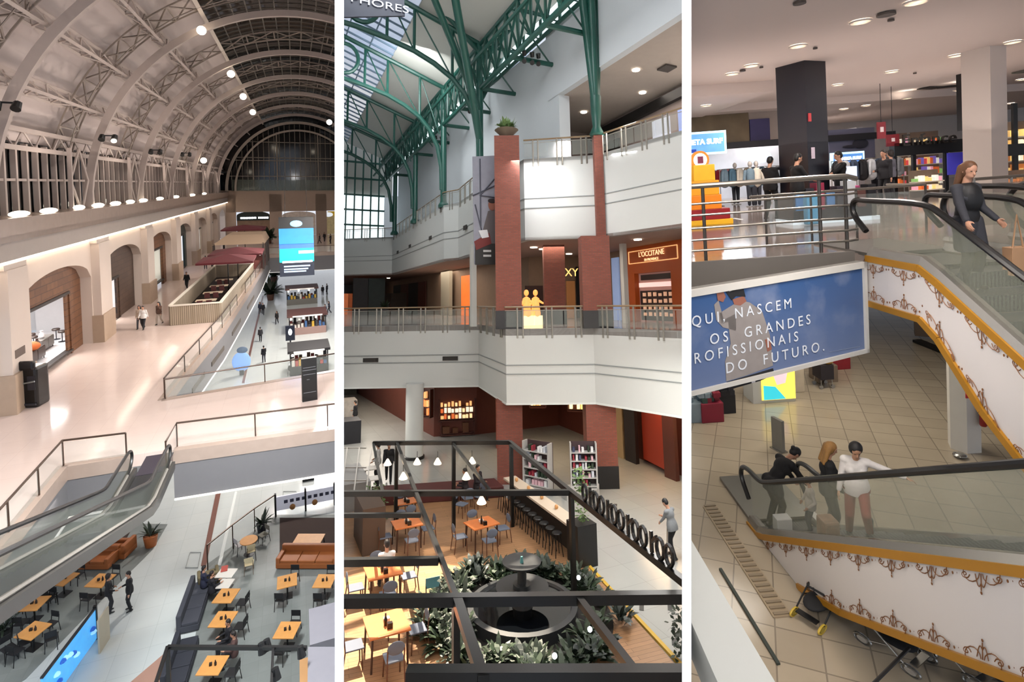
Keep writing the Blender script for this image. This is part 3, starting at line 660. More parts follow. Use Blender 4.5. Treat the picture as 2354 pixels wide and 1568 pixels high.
# railings -----------------------------------------------------
def railing(pts, lab, z=8.05, h=1.0, group='glass railings of the mezzanine', post=2.2, rm=None, posts=None):
    o = thing('glass_railing', lab, 'railing', (pts[0][0], pts[0][1], z), 0, group); b = V((pts[0][0], pts[0][1], 0)); q = [V((p[0], p[1], 0))-b for p in pts]
    MB().path([p+V((0, 0, h)) for p in q], .04, 8).build('handrail', rm or brown, o, True)
    for a, c in zip(q[:-1], q[1:]):
        L = (c-a).length; n = max(1, round(L/post)); d = (c-a)/n
        for k in range(n):
            u, v = a+d*k, a+d*(k+1); e = d.normalized()*.06
            MB().beam(u+e+V((0, 0, h*.5)), v-e+V((0, 0, h*.5)), .015, h*.84).build('glass_panel', glz, o)
        for k in range(n+(1 if c is q[-1] else 0)):
            u = a+d*k; MB().bx(u.x-.025, u.x+.025, u.y-.025, u.y+.025, 0, h).build('post', brown, o)
    return o
railing([(-8.65, 12.5), (-8.65, 25.5), (-6.55, 25.35)], 'glass railing with bronze handrail around the escalator opening')
railing([(-4.9, 23.9), (-4.85, 25.65), (10, 24.85)], 'glass railing along the edge of the bridge beside the escalator', post=3.)
railing([(12, 34.4), (-6.45, 31.75)], 'glass railing on the far edge of the bridge behind the black totem', post=4.4)
railing([(-6.5, 31.9), (-6.26, 35.9), (-5.45, 46.), (-5.15, 54)], 'glass railing along the void from bridge to umbrella planter', post=3.4)
railing([(-4.95, 60), (-4.42, 74), (-4.12, 91)], 'glass railing along the void beyond the umbrella planter', post=5)
railing([(-4.1, 91.9), (15, 91.9)], 'distant glass railing crossing behind the hanging screen', post=6)
# escalator rising from the mezzanine towards the viewer --------
XL, XR, SL, YB = -6.0, -4.75, .395, 20.8
def ez(Y): return 8.0+max(0, (YB-Y))*SL
e = thing('escalator', 'dark escalator with glass sides climbing from the pink mezzanine', 'escalator', ((XL+XR)/2, 24, 8)); eo = V(((XL+XR)/2, 24, 8))
rub = mat('black rubber handrail', '0e0d0d', .35)
for X, sd in ((XL, 1), (XR, -1)):
    pts = [(X, 23.2, 8.25), (X, 23.72, 8.45), (X, 23.9, 8.75), (X, 23.75, 8.98), (X, 23.3, 9.05)]+[(X, y, ez(y)+1.0+.05) for y in (22.4, 21.4, 20.9, 20.4, 19.6, 18, 14, 10, 7.5)]
    MB().path(chaikin([V(p)-eo for p in pts]), .055, 8).build('handrail', rub, e, True)
    gl = MB(); ys = [23.7, 22.4, 21.2, 20.4, 18, 14, 10, 7.5]
    for a, b in zip(ys[:-1], ys[1:]): gl.add([V(p)-eo for p in ((X, a, ez(a)+.25), (X, b, ez(b)+.25), (X, b, ez(b)+1.0), (X, a, ez(a)+1.0))], [(0, 1, 2, 3)])
    gl.build('side_glass', glass('smoky escalator glass', '5c6256', .42), e)
    sk = MB(); ys = [23.9, 21.2, 20.4, 7.5]
    for a, b in zip(ys[:-1], ys[1:]):
        sk.add([V(p)-eo for p in ((X-.14, a, ez(a)-.06), (X+.14, a, ez(a)-.06), (X+.14, a, ez(a)+.22), (X-.14, a, ez(a)+.22), (X-.14, b, ez(b)-.06), (X+.14, b, ez(b)-.06), (X+.14, b, ez(b)+.22), (X-.14, b, ez(b)+.22))],
               [(0, 1, 5, 4), (1, 2, 6, 5), (2, 3, 7, 6), (3, 0, 4, 7), (0, 3, 2, 1), (4, 5, 6, 7)])
    sk.build('skirt', mat('brushed steel skirt', '4a4743', .35, .5), e)
    tr = MB(); tr.path([V((X, y, ez(y)+.27))-eo for y in (23.8, 21.2, 20.4, 7.5)], .05, 6); tr.build('deck_trim', mat('bright steel', 'a8a49c', .25, .7), e)
st = MB(); y = 23.7
while y > 7.6:
    st.bx(XL+.16-eo.x, XR-.16-eo.x, y-.38-eo.y, y-eo.y, ez(y-.38)-.16-8, ez(y-.38)-8+.02 if y > YB else ez(y-.38)-8); y -= .38
st.build('steps', grid_mat('ribbed dark steps', '242427', '1d1d1f', '0b0b0c', .05, 4, .012, .5, 'tile'), e)
MB().bx(XL+.15-eo.x, XR-.15-eo.x, 23.6-24, 25.2-24, 0, .03).build('landing_plate', mat('dark comb plate', '3b3640', .4, .4), e)
# umbrella kiosk on the mezzanine edge ---------------------------
kb = thing('planter_box', 'long beige ribbed enclosure at the mezzanine edge below the maroon umbrellas', 'enclosure', (-7.3, 50, 8))
c = MB(); rib = grid_mat('ribbed beige board', 'a39480', '94856f', '6f6252', .14, 6, .03, .6, 'tile', 'wall')
q = [(-2.0, -1.6), (1.5, -1.6), (2.35, 21), (-1.6, 21)]
for a, b in zip(q, q[1:]+q[:1]): c.beam((a[0], a[1], .75), (b[0], b[1], .75), .12, 1.5)
c.build('side_panel', rib, kb)
r = MB()
for a, b in zip(q, q[1:]+q[:1]): r.beam((a[0], a[1], 1.55), (b[0], b[1], 1.55), .2, .1)
r.build('rim', mat('cream rim', 'd8cfc0', .5), kb)
MB().slab(q, .05, .1).build('inner_floor', mat('dark brown floor', '1d120e', .6), kb)
for k in range(5):
    y = 50+k*3.6; t = thing('dining_table', 'small cream topped table inside the beige enclosure, %s from the bridge' % ordn(k), 'table', (-7.6+.08*k, y, 8.1), 0, 'tables in the umbrella enclosure')
    MB().bx(-.8, .8, -.4, .4, .68, .74).build('tabletop', mat('cream tabletop', 'c8b49a', .4), t); MB().tube((0, 0, 0), (0, 0, .7), .05).build('pedestal', blk, t)
    for s_ in (-1, 1):
        ch = thing('dining_chair', 'dark red chair on the %s side of the %s enclosure table' % ('arcade' if s_ < 0 else 'void', ordn(k)), 'chair', (-7.6+.08*k+s_*.35, y-.85, 8.1), 0, 'chairs in the umbrella enclosure')
        MB().bx(-.22, .22, -.22, .22, .4, .47).build('seat', mat('dark red seat', '4a1c1a', .7), ch); MB().bx(-.22, .22, -.24, -.19, .45, .9).build('backrest', mat('dark red seat', '4a1c1a', .7), ch); MB().tube((0, 0, 0), (0, 0, .42), .03).build('leg', blk, ch)
def umbrella(p, r, h, col, lab, n=4, rz=0., drop=.55):
    o = thing('umbrella', lab, 'umbrella', p, rz); m = MB(); m.tube((0, 0, 0), (0, 0, h), .05); m.build('pole', blk, o)
    c = MB(); ring = [(r*1.41*cos(pi/4+2*pi*i/n) if n == 4 else r*cos(2*pi*i/n), r*1.41*sin(pi/4+2*pi*i/n) if n == 4 else r*sin(2*pi*i/n)) for i in range(n)]
    vs = [(0, 0, h)]+[(x, y, h-drop) for x, y in ring]+[(x, y, h-drop-.18) for x, y in ring]
    c.add(vs, [(0, 1+i, 1+(i+1) % n) for i in range(n)]+[(1+i, 1+n+i, 1+n+(i+1) % n, 1+(i+1) % n) for i in range(n)]); c.build('canopy', mat('cloth '+col, col, .85, var=.15), o); return o
umbrella((-6.6, 61.5, 8), 2.5, 3.9, '5a1b20', 'wide maroon umbrella over the middle of the beige enclosure')
umbrella((-6.2, 67, 8), 2.6, 4.0, '51181d', 'maroon umbrella behind the first one near the beige canopy')
umbrella((-7.6, 94, 8), 3.0, 4.6, '5c1e26', 'distant maroon umbrella beyond the beige canopy')
cp = thing('canopy_kiosk', 'beige fabric canopy kiosk with dark slatted posts', 'kiosk', (-6.9, 80, 8))
cc = MB(); cc.add([(-3, -3.6, 3.3), (3, -3.6, 3.3), (3.2, 5, 3.3), (-2.8, 5, 3.3), (-1.6, -1, 4.3), (2.6, -1, 4.3), (2.8, 4, 4.3), (-1.4, 4, 4.3)], [(0, 1, 5, 4), (1, 2, 6, 5), (2, 3, 7, 6), (3, 0, 4, 7), (4, 5, 6, 7)]); cc.build('canopy', mat('beige canvas', 'a68e76', .8), cp)
for i, (x, y) in enumerate(((-2.8, -3.4), (2.8, -3.4), (3, 4.8), (-2.6, 4.8), (3, 0))): MB().bx(x-.12, x+.12, y-.12, y+.12, 0, 3.4).build('post', mat('dark slat', '2b211c', .6), cp)
MB().bx(-1, 2.8, -3, 3, 0, 1.1).build('counter', mat('red brown counter', '6a3832', .6, var=.4, scale=2), cp)
for k in range(6): MB().ell((-.6+.6*k, -3.2, 1.6+.3*(k % 2)), (.12, .12, .14)).build('lamp', ledw, cp)
# hanging screen ---------------------------------------------------
def M1(c, yaw=0): return Matrix.Translation(V(c)) @ Matrix.Rotation(yaw, 4, 'Z')
sc = thing('hanging_screen', 'tall hanging advertising screen with blue and turquoise picture', 'screen', (0, 52, 13.9))
a, b = P1.oy(640, 500, 52), P1.oy(723, 632, 52); cx_, cz_ = (a.x+b.x)/2, (a.z+b.z)/2; W_, H_ = b.x-a.x, a.z-b.z
sc.matrix_world = P1.M @ M1((cx_, 52, cz_))
def em(n, c, s=.8): return mat(n, c, .5, emit=s, var=.25, scale=1.5)
MB().bx(-W_/2, W_/2, 0, .4, -H_/2, H_/2).build('housing', blk, sc)
def pan(x0, x1, z0, z1, m, nm='picture', y=-.02, p=sc): return MB().bx(x0*W_, x1*W_, y-.01, y, z0*H_, z1*H_).build(nm, m, p)
pan(-.5, .5, .04, .31, em('screen blue', '2a86e0', .45)); pan(-.5, .5, -.03, .05, em('screen violet', '3a6cc8', .4)); pan(-.5, .5, -.26, -.03, em('screen turquoise', '12a8b0', .4)); pan(-.42, .45, -.27, -.24, ledc, 'light_strip')
tq = [c for c in sc.children][-1]; pan(.05, .5, -.12, -.07, em('screen cream', 'dfeee0', .8), 'cream_stripe', -.035); pan(-.5, .5, -.5, -.27, em('screen navy', '0e1626', .3)); 
m_ = MB(); m_.ell((0, -.03, .39*H_), (.18*W_, .02, .055*H_), 20, 8); m_.build('round_logo', em('pale blue logo', '8fd0f4', 1.), sc)
for k, z in enumerate((-.33, -.38, -.42)): pan(-.38, .38-.06*k, z-.012, z+.012, em('screen text', '9fb8d8', .6), 'text_line', -.035)
for s_ in (-.32, .32): MB().tube((s_*W_, .2, H_/2), (s_*W_*.92, .2, H_/2+6), .02, 5).build('cable', blk, sc)
# black totem on the bridge and the machine by the pilaster ---------
t = thing('totem', 'tall black information totem standing on the bridge', 'totem', P1.oz(712, 920, 8), .12)
hz = P1.above(P1.oz(712, 920, 8), 822)-8; MB().bx(-.36, .36, -.12, .12, 0, hz).build('panel', blk, t)
for k, (z, w_) in enumerate(((.78, .5), (.72, .55), (.62, .5), (.5, .22), (.2, .5))): MB().bx(-w_*.6, w_*.6 if k != 3 else 0, -.13, -.125, z*hz, z*hz+.03).build('text_line', mat('grey print', '6c6c70', .6), t)
p = P1.oz(80, 930, 8); v = thing('vending_machine', 'bulky black vending machine with silver rails standing by the pilaster', 'machine', (p.x-.1, p.y, 8), -.25)
MB().bx(-.55, .55, -.45, .45, 0, 2.0).build('cabinet', mat('glossy black', '0b0b0d', .2), v, bev=.12); MB().bx(-.5, .5, -.55, -.3, 1.9, 2.35).build('top_box', mat('glossy black', '0b0b0d', .2), v, bev=.1)
MB().bx(.15, .5, -.47, -.45, .9, 1.6).build('display', mat('dark glass', '24242a', .1), v); MB().path([(-.3, -.48, .1), (-.3, -.5, 1.8), (-.1, -.5, 2.1)], .05).build('rail', mat('silver', '9aa0a2', .3, .8), v); MB().path([(-.3, -.5, 1.2), (.5, -.5, 1.35)], .04).build('rail', mat('silver', '9aa0a2', .3, .8), v)
MB().ell((-.4, -.4, 2.35), (.22, .2, .12)).build('lamp', ledc, v); MB().bx(-.5, .5, -.5, -.46, .15, .25).build('kick_plate', dgrey, v)
mb = MB(); mb.bx(-12.72, -12.68, 32.6, 33.6, 10.6, 11.0); tag(mb.build('wall_sign', mat('dark lettering plate', '57483f', .6)), 'small dark sign on the pilaster by the black machine', 'sign')
# ------------------------------------------------------------------ furniture kinds shared by the cafes
oak = mat('honey oak tabletop', 'c98f4e', .45, var=.15, scale=6); oak2 = mat('orange wood tabletop', 'c4713c', .4, var=.15, scale=6)
tan = mat('tan leather', '94552a', .5, var=.12); navy = mat('navy fabric', '23262f', .8); greyf = mat('charcoal fabric', '3a3c44', .85)
def make_table(name, label, cat, w, d, h, m, legs='ped', group=None, loc=(0, 0, 0), rz=0.):
    o = thing(name, label, cat, loc, rz, group)
    MB().bx(-w/2, w/2, -d/2, d/2, h-.04, h).build('tabletop', m, o, bev=.008)
    if legs == 'ped': MB().tube((0, 0, .02), (0, 0, h-.04), .035).build('pedestal', blk, o); MB().bx(-.22, .22, -.22, .22, 0, .025).build('base', blk, o)
    else:
        for x in (-1, 1):
            for y in (-1, 1): MB().tube((x*(w/2-.06), y*(d/2-.06), 0), (x*(w/2-.08), y*(d/2-.08), h-.04), .025).build('leg', blk if legs == 'metal' else mat('dark brown wood', '3b2015', .5), o)
    return o
def round_table_(label, r, h, m, loc, group=None):
    o = thing('round_table', label, 'table', loc, 0, group); MB().lathe([(r*.96, h-.04), (r, h-.03), (r, h-.005), (r*.98, h)], n=24).build('tabletop', m, o)
    MB().tube((0, 0, .02), (0, 0, h-.04), .035).build('pedestal', blk, o); MB().lathe([(.26, 0), (.26, .015), (.05, .04)], n=16).build('base', blk, o); return o
def make_chair(label, sm, fm, loc=(0, 0, 0), rz=0., group=None, name='dining_chair', round_back=False):
    """faces +Y; seat .45"""
    o = thing(name, label, 'chair', loc, rz, group)
    s = MB(); s.bx(-.21, .21, -.2, .22, .43, .465); s.build('seat', sm, o, bev=.015)
    b = MB()
    if round_back:
        b.ell((0, -.23, .74), (.2, .02, .14), 14, 8)
    else:
        b.bx(-.2, .2, -.235, -.215, .6, .86)
    b.build('backrest', sm, o, bev=0 if round_back else .01)
    for x in (-1, 1):
        MB().path([(x*.19, .19, 0), (x*.18, .17, .44)], .016, 6).build('leg', fm, o)
        MB().path([(x*.2, -.26, 0), (x*.185, -.2, .44), (x*.185, -.235, .72)], .016, 6).build('leg', fm, o)
    return o
def make_sofa(label, w, d, m, loc, rz, name='sofa', arm=.2, back=.78, pill=None, legs=True):
    o = thing(name, label, 'sofa' if name == 'sofa' else 'bench', loc, rz)
    MB().bx(-w/2, w/2, -d/2, d/2, .08, .34).build('base', m, o, bev=.03); MB().bx(-w/2, w/2, -d/2, -d/2+.2, .3, back).build('backrest', m, o, bev=.05)
    if arm:
        for x in (-1, 1): MB().bx(x*w/2-x*arm, x*w/2, -d/2, d/2, .3, .6).build('armrest', m, o, bev=.05)
    n = max(1, round((w-2*arm)/.8))
    for k in range(n):
        a = -w/2+arm+(w-2*arm)*k/n; MB().bx(a+.01, a+(w-2*arm)/n-.01, -d/2+.2, d/2-.02, .34, .47).build('cushion', m, o, bev=.03)
    return o
def leafy(name, label, cat, loc, pot, potm, n, L, wd, m, seed=1, spread_=.5, stemh=.0, up=.8, rz=0., group=None):
    rnd = random.Random(seed); o = thing(name, label, cat, loc, rz, group)
    z0 = 0
    if pot: MB().lathe([(pot*.7, 0), (pot*.75, .02), (pot, pot*1.7), (pot*.92, pot*1.72), (pot*.9, pot*1.6)], n=18).build('pot', potm, o, True); z0 = pot*1.6
    f = MB()
    for i in range(n):
        a = rnd.random()*2*pi; u = V((cos(a), sin(a), 0)); l = L*(.6+.5*rnd.random()); e = up*(.5+.7*rnd.random()); p = V((0, 0, z0+stemh*rnd.random()))+u*spread_*.2*rnd.random(); s = V((-u.y, u.x, 0))
        q = [p+(u*(t*(.35+.8*(1-e)))+V((0, 0, e*t-.55*t*t*(1.2-e))))*l for t in (0, .35, .7, 1.)]; ww = [wd*.25, wd, wd*.8, wd*.05]
        vs = []
        for c, k in zip(q, ww): vs += [c-s*k/2, c+s*k/2+V((0, 0, k*.12))]
        f.add(vs, [(0, 1, 3, 2), (2, 3, 5, 4), (4, 5, 7, 6)])
    tag(f.build('leaves', m, o)); return o
leafg = mat('dark green leaves', '222f1e', .5, var=.45, scale=9); leafl = mat('fresh green leaves', '5f7a44', .5, var=.45, scale=9)
# ---- ground floor zones
def zone(pts, nm, m, z=.02):
    s = MB(); s.slab([tuple(P1.oz(x, y, z))[:2] for x, y in pts], 0.0, z); struct(s.build(nm, m))
zone([(476, 1297), (635, 1183), (769, 1183), (1000, 1183), (1000, 1640), (420, 1640)], 'floor_cafe', floorgrey)
zone([(-250, 1190), (385, 1205), (352, 1262), (215, 1398), (60, 1560), (-60, 1640), (-250, 1640)], 'floor_cafe_beside_escalator', floorgrey)
zone([(462, 1300), (497, 1130), (508, 1130), (474, 1300)], 'trim_floor_strip', mat('brown inlay', '6e4438', .3), .03)
zone([(500, 1300), (540, 1130), (545, 1130), (508, 1300)], 'trim_floor_line', mat('white inlay', 'e2e6e2', .3), .03)
zone([(556, 880), (603, 680), (606, 680), (562, 880)], 'trim_floor_strip', mat('brown inlay', '6e4438', .3), .03)
zone([(300, 1568), (380, 1500), (400, 1568)], 'trim_floor_corner', mat('pink inlay', 'a88474', .3), .03)
for k, q in enumerate((((427, 1305), (437, 1270), (462, 1270), (455, 1305)), ((650, 1150), (651, 1130), (681, 1130), (681, 1150)))):
    pts = [P1.oz(x, y, .03) for x, y in q]; m = MB(); m.path(pts, .02, 4, closed=True); tag(m.build('floor_hatch', mat('hatch joint', '9a9c98', .5)), ['square floor hatch outline by the brown inlay', 'square floor hatch outline near the cafe sign'][k], 'floor hatch')
p = P1.oz(709, 1103, 0); m = MB(); m.bx(p.x-.35, p.x+.35, p.y-.15, p.y+.15, 0, .35); tag(m.build('floor_bin', blk, bev=.02), 'small black box standing alone on the pale floor under the bridge', 'box')
# ---- tables with things on them
tabs = [(660, 1336, 'beside the aisle, first from the big sofa'), (746, 1336, 'close to the white partition, first from the big sofa'), (660, 1449, 'beside the aisle, second from the big sofa'), (762, 1450, 'cut by the white partition, second from the big sofa'),
        (520, 1370, 'pulled up to the navy banquette, by the olive armchair'), (513, 1424, 'pulled up to the navy banquette, middle one'), (489, 1530, 'at the end of the navy banquette under the black frame'),
        (146, 1331, 'under the escalator, closer to the steps'), (231, 1335, 'by the walkway edge behind the standing couple'), (76, 1450, 'beside the bright blue display, in front of it'), (78, 1388, 'half hidden among chairs below the escalator')]
base = None; TP = []
for k, (x, y, l) in enumerate(tabs):
    p = P1.oz(x, y, .75); loc = (p.x, p.y, .02); rz = [-.38, -.38, -.38, -.38, -.38, -.38, -.36, -.5, -.45, -.55, -.3][k]; lab = 'square honey wood cafe table ' + l
    if base is None: base = make_table('cafe_table', lab, 'table', .85, .85, .75, oak, 'ped', 'square cafe tables', loc); o = base
    else: o = dup(base, loc, rz, lab)
    TP.append((p.x, p.y, rz, l))
    m = MB(); m.lathe([(.04, 0), (.045, .1), (.02, .16), (.02, .2)], (p.x+.1, p.y-.05, .775), 10); m.bx(p.x-.12, p.x-.02, p.y-.04, p.y+.05, .775, .87)
    tag(m.build('napkin_holder', mat('dark table caddy', '1c1614', .5)), 'dark napkin caddy on the '+['aisle table next to the sofa', 'partition side table next to the sofa', 'aisle table far from the sofa', 'table cut by the white partition', 'banquette table by the armchair', 'middle banquette table', 'banquette table under the frame', 'table under the escalator steps', 'table behind the standing couple', 'table near the blue display', 'hidden table below the escalator'][k], 'caddy', 'table caddies')
chb = None
for k, (x, y, rz, l) in enumerate(TP):
    for j, (dx, dy, r) in enumerate(((0, -.68, 0), (0, .68, pi))):
        if k in (4, 5, 6): dx, dy, r = (.72, .0, pi/2) if j == 0 else (.72, .0, pi/2)
        if k in (4, 5, 6) and j == 1: continue
        a = rz; loc = (x+dx*cos(a)-dy*sin(a), y+dx*sin(a)+dy*cos(a), .02)
        CL = ['aisle table next to the sofa', 'partition side table next to the sofa', 'aisle table far from the sofa', 'table cut by the white partition', 'banquette table by the armchair', 'middle banquette table', 'banquette table under the frame', 'table under the escalator steps', 'table behind the standing couple', 'table near the blue display', 'hidden table below the escalator'][k]
        lab = 'dark cafe chair, %s, %s' % (CL, 'its back to the viewer' if j == 0 else 'facing the viewer')
        if k in (4, 5, 6): lab = 'cafe chair opposite the bench, '+CL
        if chb is None: chb = make_chair(lab, mat('black seat', '141416', .6), blk, loc, r+a, 'dark cafe chairs'); o = chb
        else: o = dup(chb, loc, r+a, lab)
make_sofa('long tan leather sofa between the dark rug and the honey tables', 3.0, .95, tan, tuple(P1.oz(712, 1296, 0)), pi-.38)
p = P1.oz(710, 1240, .42); make_table('coffee_table', 'low honey wood coffee table on the dark brown rug', 'table', 1.45, .85, .42, oak, 'metal', None, (p.x, p.y, .03), -.38)
m = MB(); m.slab([tuple(P1.oz(x, y, 0))[:2] for x, y in ((643, 1290), (643, 1192), (769, 1192), (800, 1290))], .02, .045); tag(m.build('rug', mat('dark brown rug', '33241e', .9)), 'dark brown rug under the low honey coffee table', 'rug')
m = MB(); m.slab([tuple(P1.oz(x, y, 0))[:2] for x, y in ((262, 1292), (312, 1200), (212, 1200), (175, 1260))], .02, .045); tag(m.build('rug', mat('dark brown rug', '33241e', .9)), 'dark rug lying beneath the escalator by the tan sofa', 'rug')
make_sofa('tan leather sofa partly under the escalator', 2.6, .95, tan, tuple(P1.oz(205, 1298, 0)), pi-.38)
make_sofa('small tan leather sofa end standing across at the rug', .95, 1.5, tan, tuple(P1.oz(268, 1275, 0)), pi/2-.38)
p = P1.oz(225, 1242, .42); make_table('coffee_table', 'low honey coffee table on the rug beneath the escalator', 'table', 1.2, .8, .42, oak, 'metal', None, (p.x, p.y, .03))
a_, b_ = P1.oz(463, 1360, 0), P1.oz(432, 1455, 0)
make_sofa('long navy banquette along the cafe edge', (a_-b_).length*1.05, .85, greyf, tuple((a_+b_)/2), atan2((a_-b_).y, (a_-b_).x)+pi, 'banquette', 0, .85)
a_, b_ = P1.oz(432, 1490, 0), P1.oz(398, 1600, 0)
make_sofa('second navy banquette under the black frame', (a_-b_).length*1.0, .85, navy, tuple((a_+b_)/2), atan2((a_-b_).y, (a_-b_).x)+pi, 'banquette', 0, .85)
make_sofa('olive upholstered armchair at the corner of the navy banquette', .9, .9, mat('olive fabric', '6f6448', .9), tuple(P1.oz(480, 1345, 0)), 0.2, arm=.15)
for k, (x, y, w_, l) in enumerate(((520, 1318, .8, 'white topped table with a red tray beside the olive armchair'), (518, 1342, .6, 'small white topped table behind the square honey table'))):
    p = P1.oz(x, y, .75); make_table('cafe_table', l, 'table', w_, .6, .75, mat('white tabletop', 'd6d0c6', .4), 'ped', None, (p.x, p.y, .02), -.38)
p = P1.oz(516, 1308, .77); m = MB(); m.bx(p.x-.14, p.x+.14, p.y-.2, p.y+.2, .76, .80); tag(m.build('tray', mat('red tray', 'a83c30', .5)), 'red tray lying on the white topped table', 'tray')
p = P1.oz(572, 1242, .75); round_table_('round honey wood table by the glass screen', .42, .75, oak, (p.x, p.y, .02))
p = P1.oz(606, 1248, 0); make_chair('grey cafe chair by the round table and the potted plant', mat('grey rattan', '6f6c60', .8), blk, (p.x, p.y, .02), 2.2)
p = P1.oz(552, 1272, 0); make_chair('striped cafe chair drawn up to the round table by the glass screen', mat('pale navy stripe', 'b4b0b0', .8), blk, (p.x, p.y, .02), -1.)
p = P1.oz(578, 1285, 0); make_chair('cafe chair with cream cushion facing the round table', mat('cream cushion', 'cdbf9a', .8), blk, (p.x, p.y, .02), .1)
p = P1.oz(573, 1316, 0); make_chair('wooden chair with cream cushion standing alone in the cafe aisle', mat('cream cushion', 'cdbf9a', .8), mat('grey wood', '77695a', .6), (p.x, p.y, .02), .0)
p = P1.oz(602, 1222, 0); leafy('potted_plant', 'spiky dark potted plant at the glass screen of the cafe', 'plant', (p.x, p.y, 0), .28, dgrey, 26, .9, .12, leafg, 3)
p = P1.oz(347, 1255, 0); leafy('potted_plant', 'plant in an orange pot at the foot of the escalator side', 'plant', (p.x, p.y, 0), .34, mat('orange clay pot', 'a85f30', .6), 26, 1.0, .12, leafg, 4)
p = P1.oz(10, 1470, 0); leafy('potted_plant', 'dark spiky plant at the frame edge beside the cafe chairs', 'plant', (p.x, p.y, 0), .3, blk, 30, 1.0, .1, leafg, 5)
for k, (x, y) in enumerate(((30, 1392), (55, 1420), (112, 1400), (20, 1515), (60, 1500), (120, 1490))):
    p = P1.oz(x, y, 0); dup(chb, (p.x, p.y, .02), k*1.3, 'dark cafe chair in the cluster between escalator and blue display, %s one' % ordn(k))
p = P1.oz(55, 1395, 0); dup(chb, (p.x-.1, p.y+.5, .02), 2., 'dark cafe chair half hidden directly beneath the escalator edge')
# glass screen of the cafe with black posts, sign band
sc_ = [P1.oz(478, 1312, 0), P1.oz(536, 1262, 0), P1.oz(586, 1222, 0), P1.oz(634, 1188, 0)]
railing([(p.x, p.y) for p in sc_], 'glass cafe screen with black posts running toward the cafe sign', 0, 1.3, 'cafe glass screens', 9)
a_ = P1.oz(634, 1188, 0); b_ = P1.oz(800, 1188, 0); t = thing('sign_band', 'white sign band with dark lettering along the top of the cafe', 'sign', tuple(a_))
L_ = 4.2; MB().bx(0, L_, -.05, .05, .35, 1.15).build('panel', mat('white sign board', 'cfd0dc', .5, emit=.25), t)
for x in (0, 1.6, 3.2): MB().bx(x-.05, x+.05, -.08, .08, 0, 1.35).build('post', blk, t)
for k in range(10): MB().bx(.45+k*.32, .45+k*.32+.2, -.07, -.05, .72, .9).build('letter', mat('dark letter', '3a3d50', .5), t)
for x in (.9, 2.1, 3.4): MB().ell((x, -.2, .5), (.16, .14, .16)).build('jar', mat('amber jar', '9c6a34', .4), t)
# black frame at the bottom with lamps
fz = 3.0; q = {k: P1.oz(x, y, fz) for k, (x, y) in dict(a=(385, 1488), b=(705, 1490)).items()}
fr = thing('pergola', 'black steel frame over the banquette with clamped floodlights', 'pergola', (q['a'].x, q['a'].y, 0))
o0 = V((q['a'].x, q['a'].y, 0)); A_, B_ = q['a']-o0, q['b']-o0
MB().beam(A_, B_, .1, .12).build('beam', blk, fr); MB().beam(A_, A_+V((-.1, -3, 0)), .1, .12).build('beam', blk, fr)
MB().beam(A_+V((0, 0, 0)), V((A_.x, A_.y, 0.0)), .12, .12).build('post', blk, fr)
pp = P1.oz(628, 1490, fz)-o0; MB().beam(pp, pp+V((0, -3, 0)), .08, .1).build('beam', blk, fr)
for k, (x, y) in enumerate(((600, 1478), (612, 1470), (632, 1536), (690, 1486))):
    c = P1.oz(x, y, fz+.1)-o0; MB().tube(c, c+V((.05, -.1, -.32)), .11, 10, .15).build('lamp_head', blk, fr)
s = MB(); s.slab([tuple(P1.oz(x, y, 2.4))[:2] for x, y in ((708, 1487), (900, 1487), (900, 1640), (706, 1640))], 2.3, 2.4); s.bx(*[P1.oz(712, 1500, 0).x+v for v in (0, 3)], P1.oz(712, 1500, 0).y-2.4, P1.oz(712, 1500, 0).y-.6, .02, 2.3)
tag(s.build('kiosk_box', mat('grey kiosk roof', '85838a', .6)), 'plain grey flat roofed kiosk box in the corner by the white partition', 'kiosk')
p = P1.oz(697, 1560, .9); m = MB(); m.bx(p.x-.12, p.x+.22, p.y-1.2, p.y+.9, 0.02, .9); tag(m.build('counter', mat('pale wood counter', 'b98c5c', .5)), 'pale wooden counter end beside the grey kiosk box', 'counter')
# bright blue display screen
a_, b_ = P1.oz(222, 1468, 0), P1.oz(100, 1640, 0); hz = P1.above(a_, 1398); ds = thing('display_screen', 'large bright blue glowing display standing at the walkway edge', 'screen', (a_.x, a_.y, 0)); d_ = (b_-a_)
s = MB(); s.beam((0, 0, hz/2), d_+V((0, 0, hz/2)), .08, hz-.1); s.build('screen', mat('blue screen picture', '4fa8ee', .3, emit=.75, var=.45, scale=2.2), ds)
MB().beam((0, 0, 0), (0, 0, hz+.1), .12, .12).build('post', blk, ds); s = MB(); s.beam(V((0, 0, hz)), d_+V((0, 0, hz)), .1, .06); s.build('frame', mat('dark screen frame', '24262a', .4), ds)
rnd = random.Random(5)
for k in range(9):
    f = .1+.75*rnd.random(); z = hz*(.3+.5*rnd.random()); c = d_*f+V((.06, .03, z)); n = V((-d_.y, d_.x, 0)).normalized()
    s = MB(); s.ell(c, (.14, .14, .07), 8, 6); s.build('picture_detail', mat(['pale cyan detail', 'deep blue detail'][k % 2], ['a8e4fa', '2358b0'][k % 2], .4, emit=.6), ds)
a_, b_ = P1.oz(206, 1400, 0), P1.oz(238, 1450, 0); s = MB(); s.beam(P1.oz(226, 1466, .7), P1.oz(250, 1430, .7), .06, 1.4); s.build('side_panel', mat('cream panel', 'c2b8a2', .6), ds, T=Matrix.Translation(-V((P1.oz(222, 1468, 0).x, P1.oz(222, 1468, 0).y, 0))))
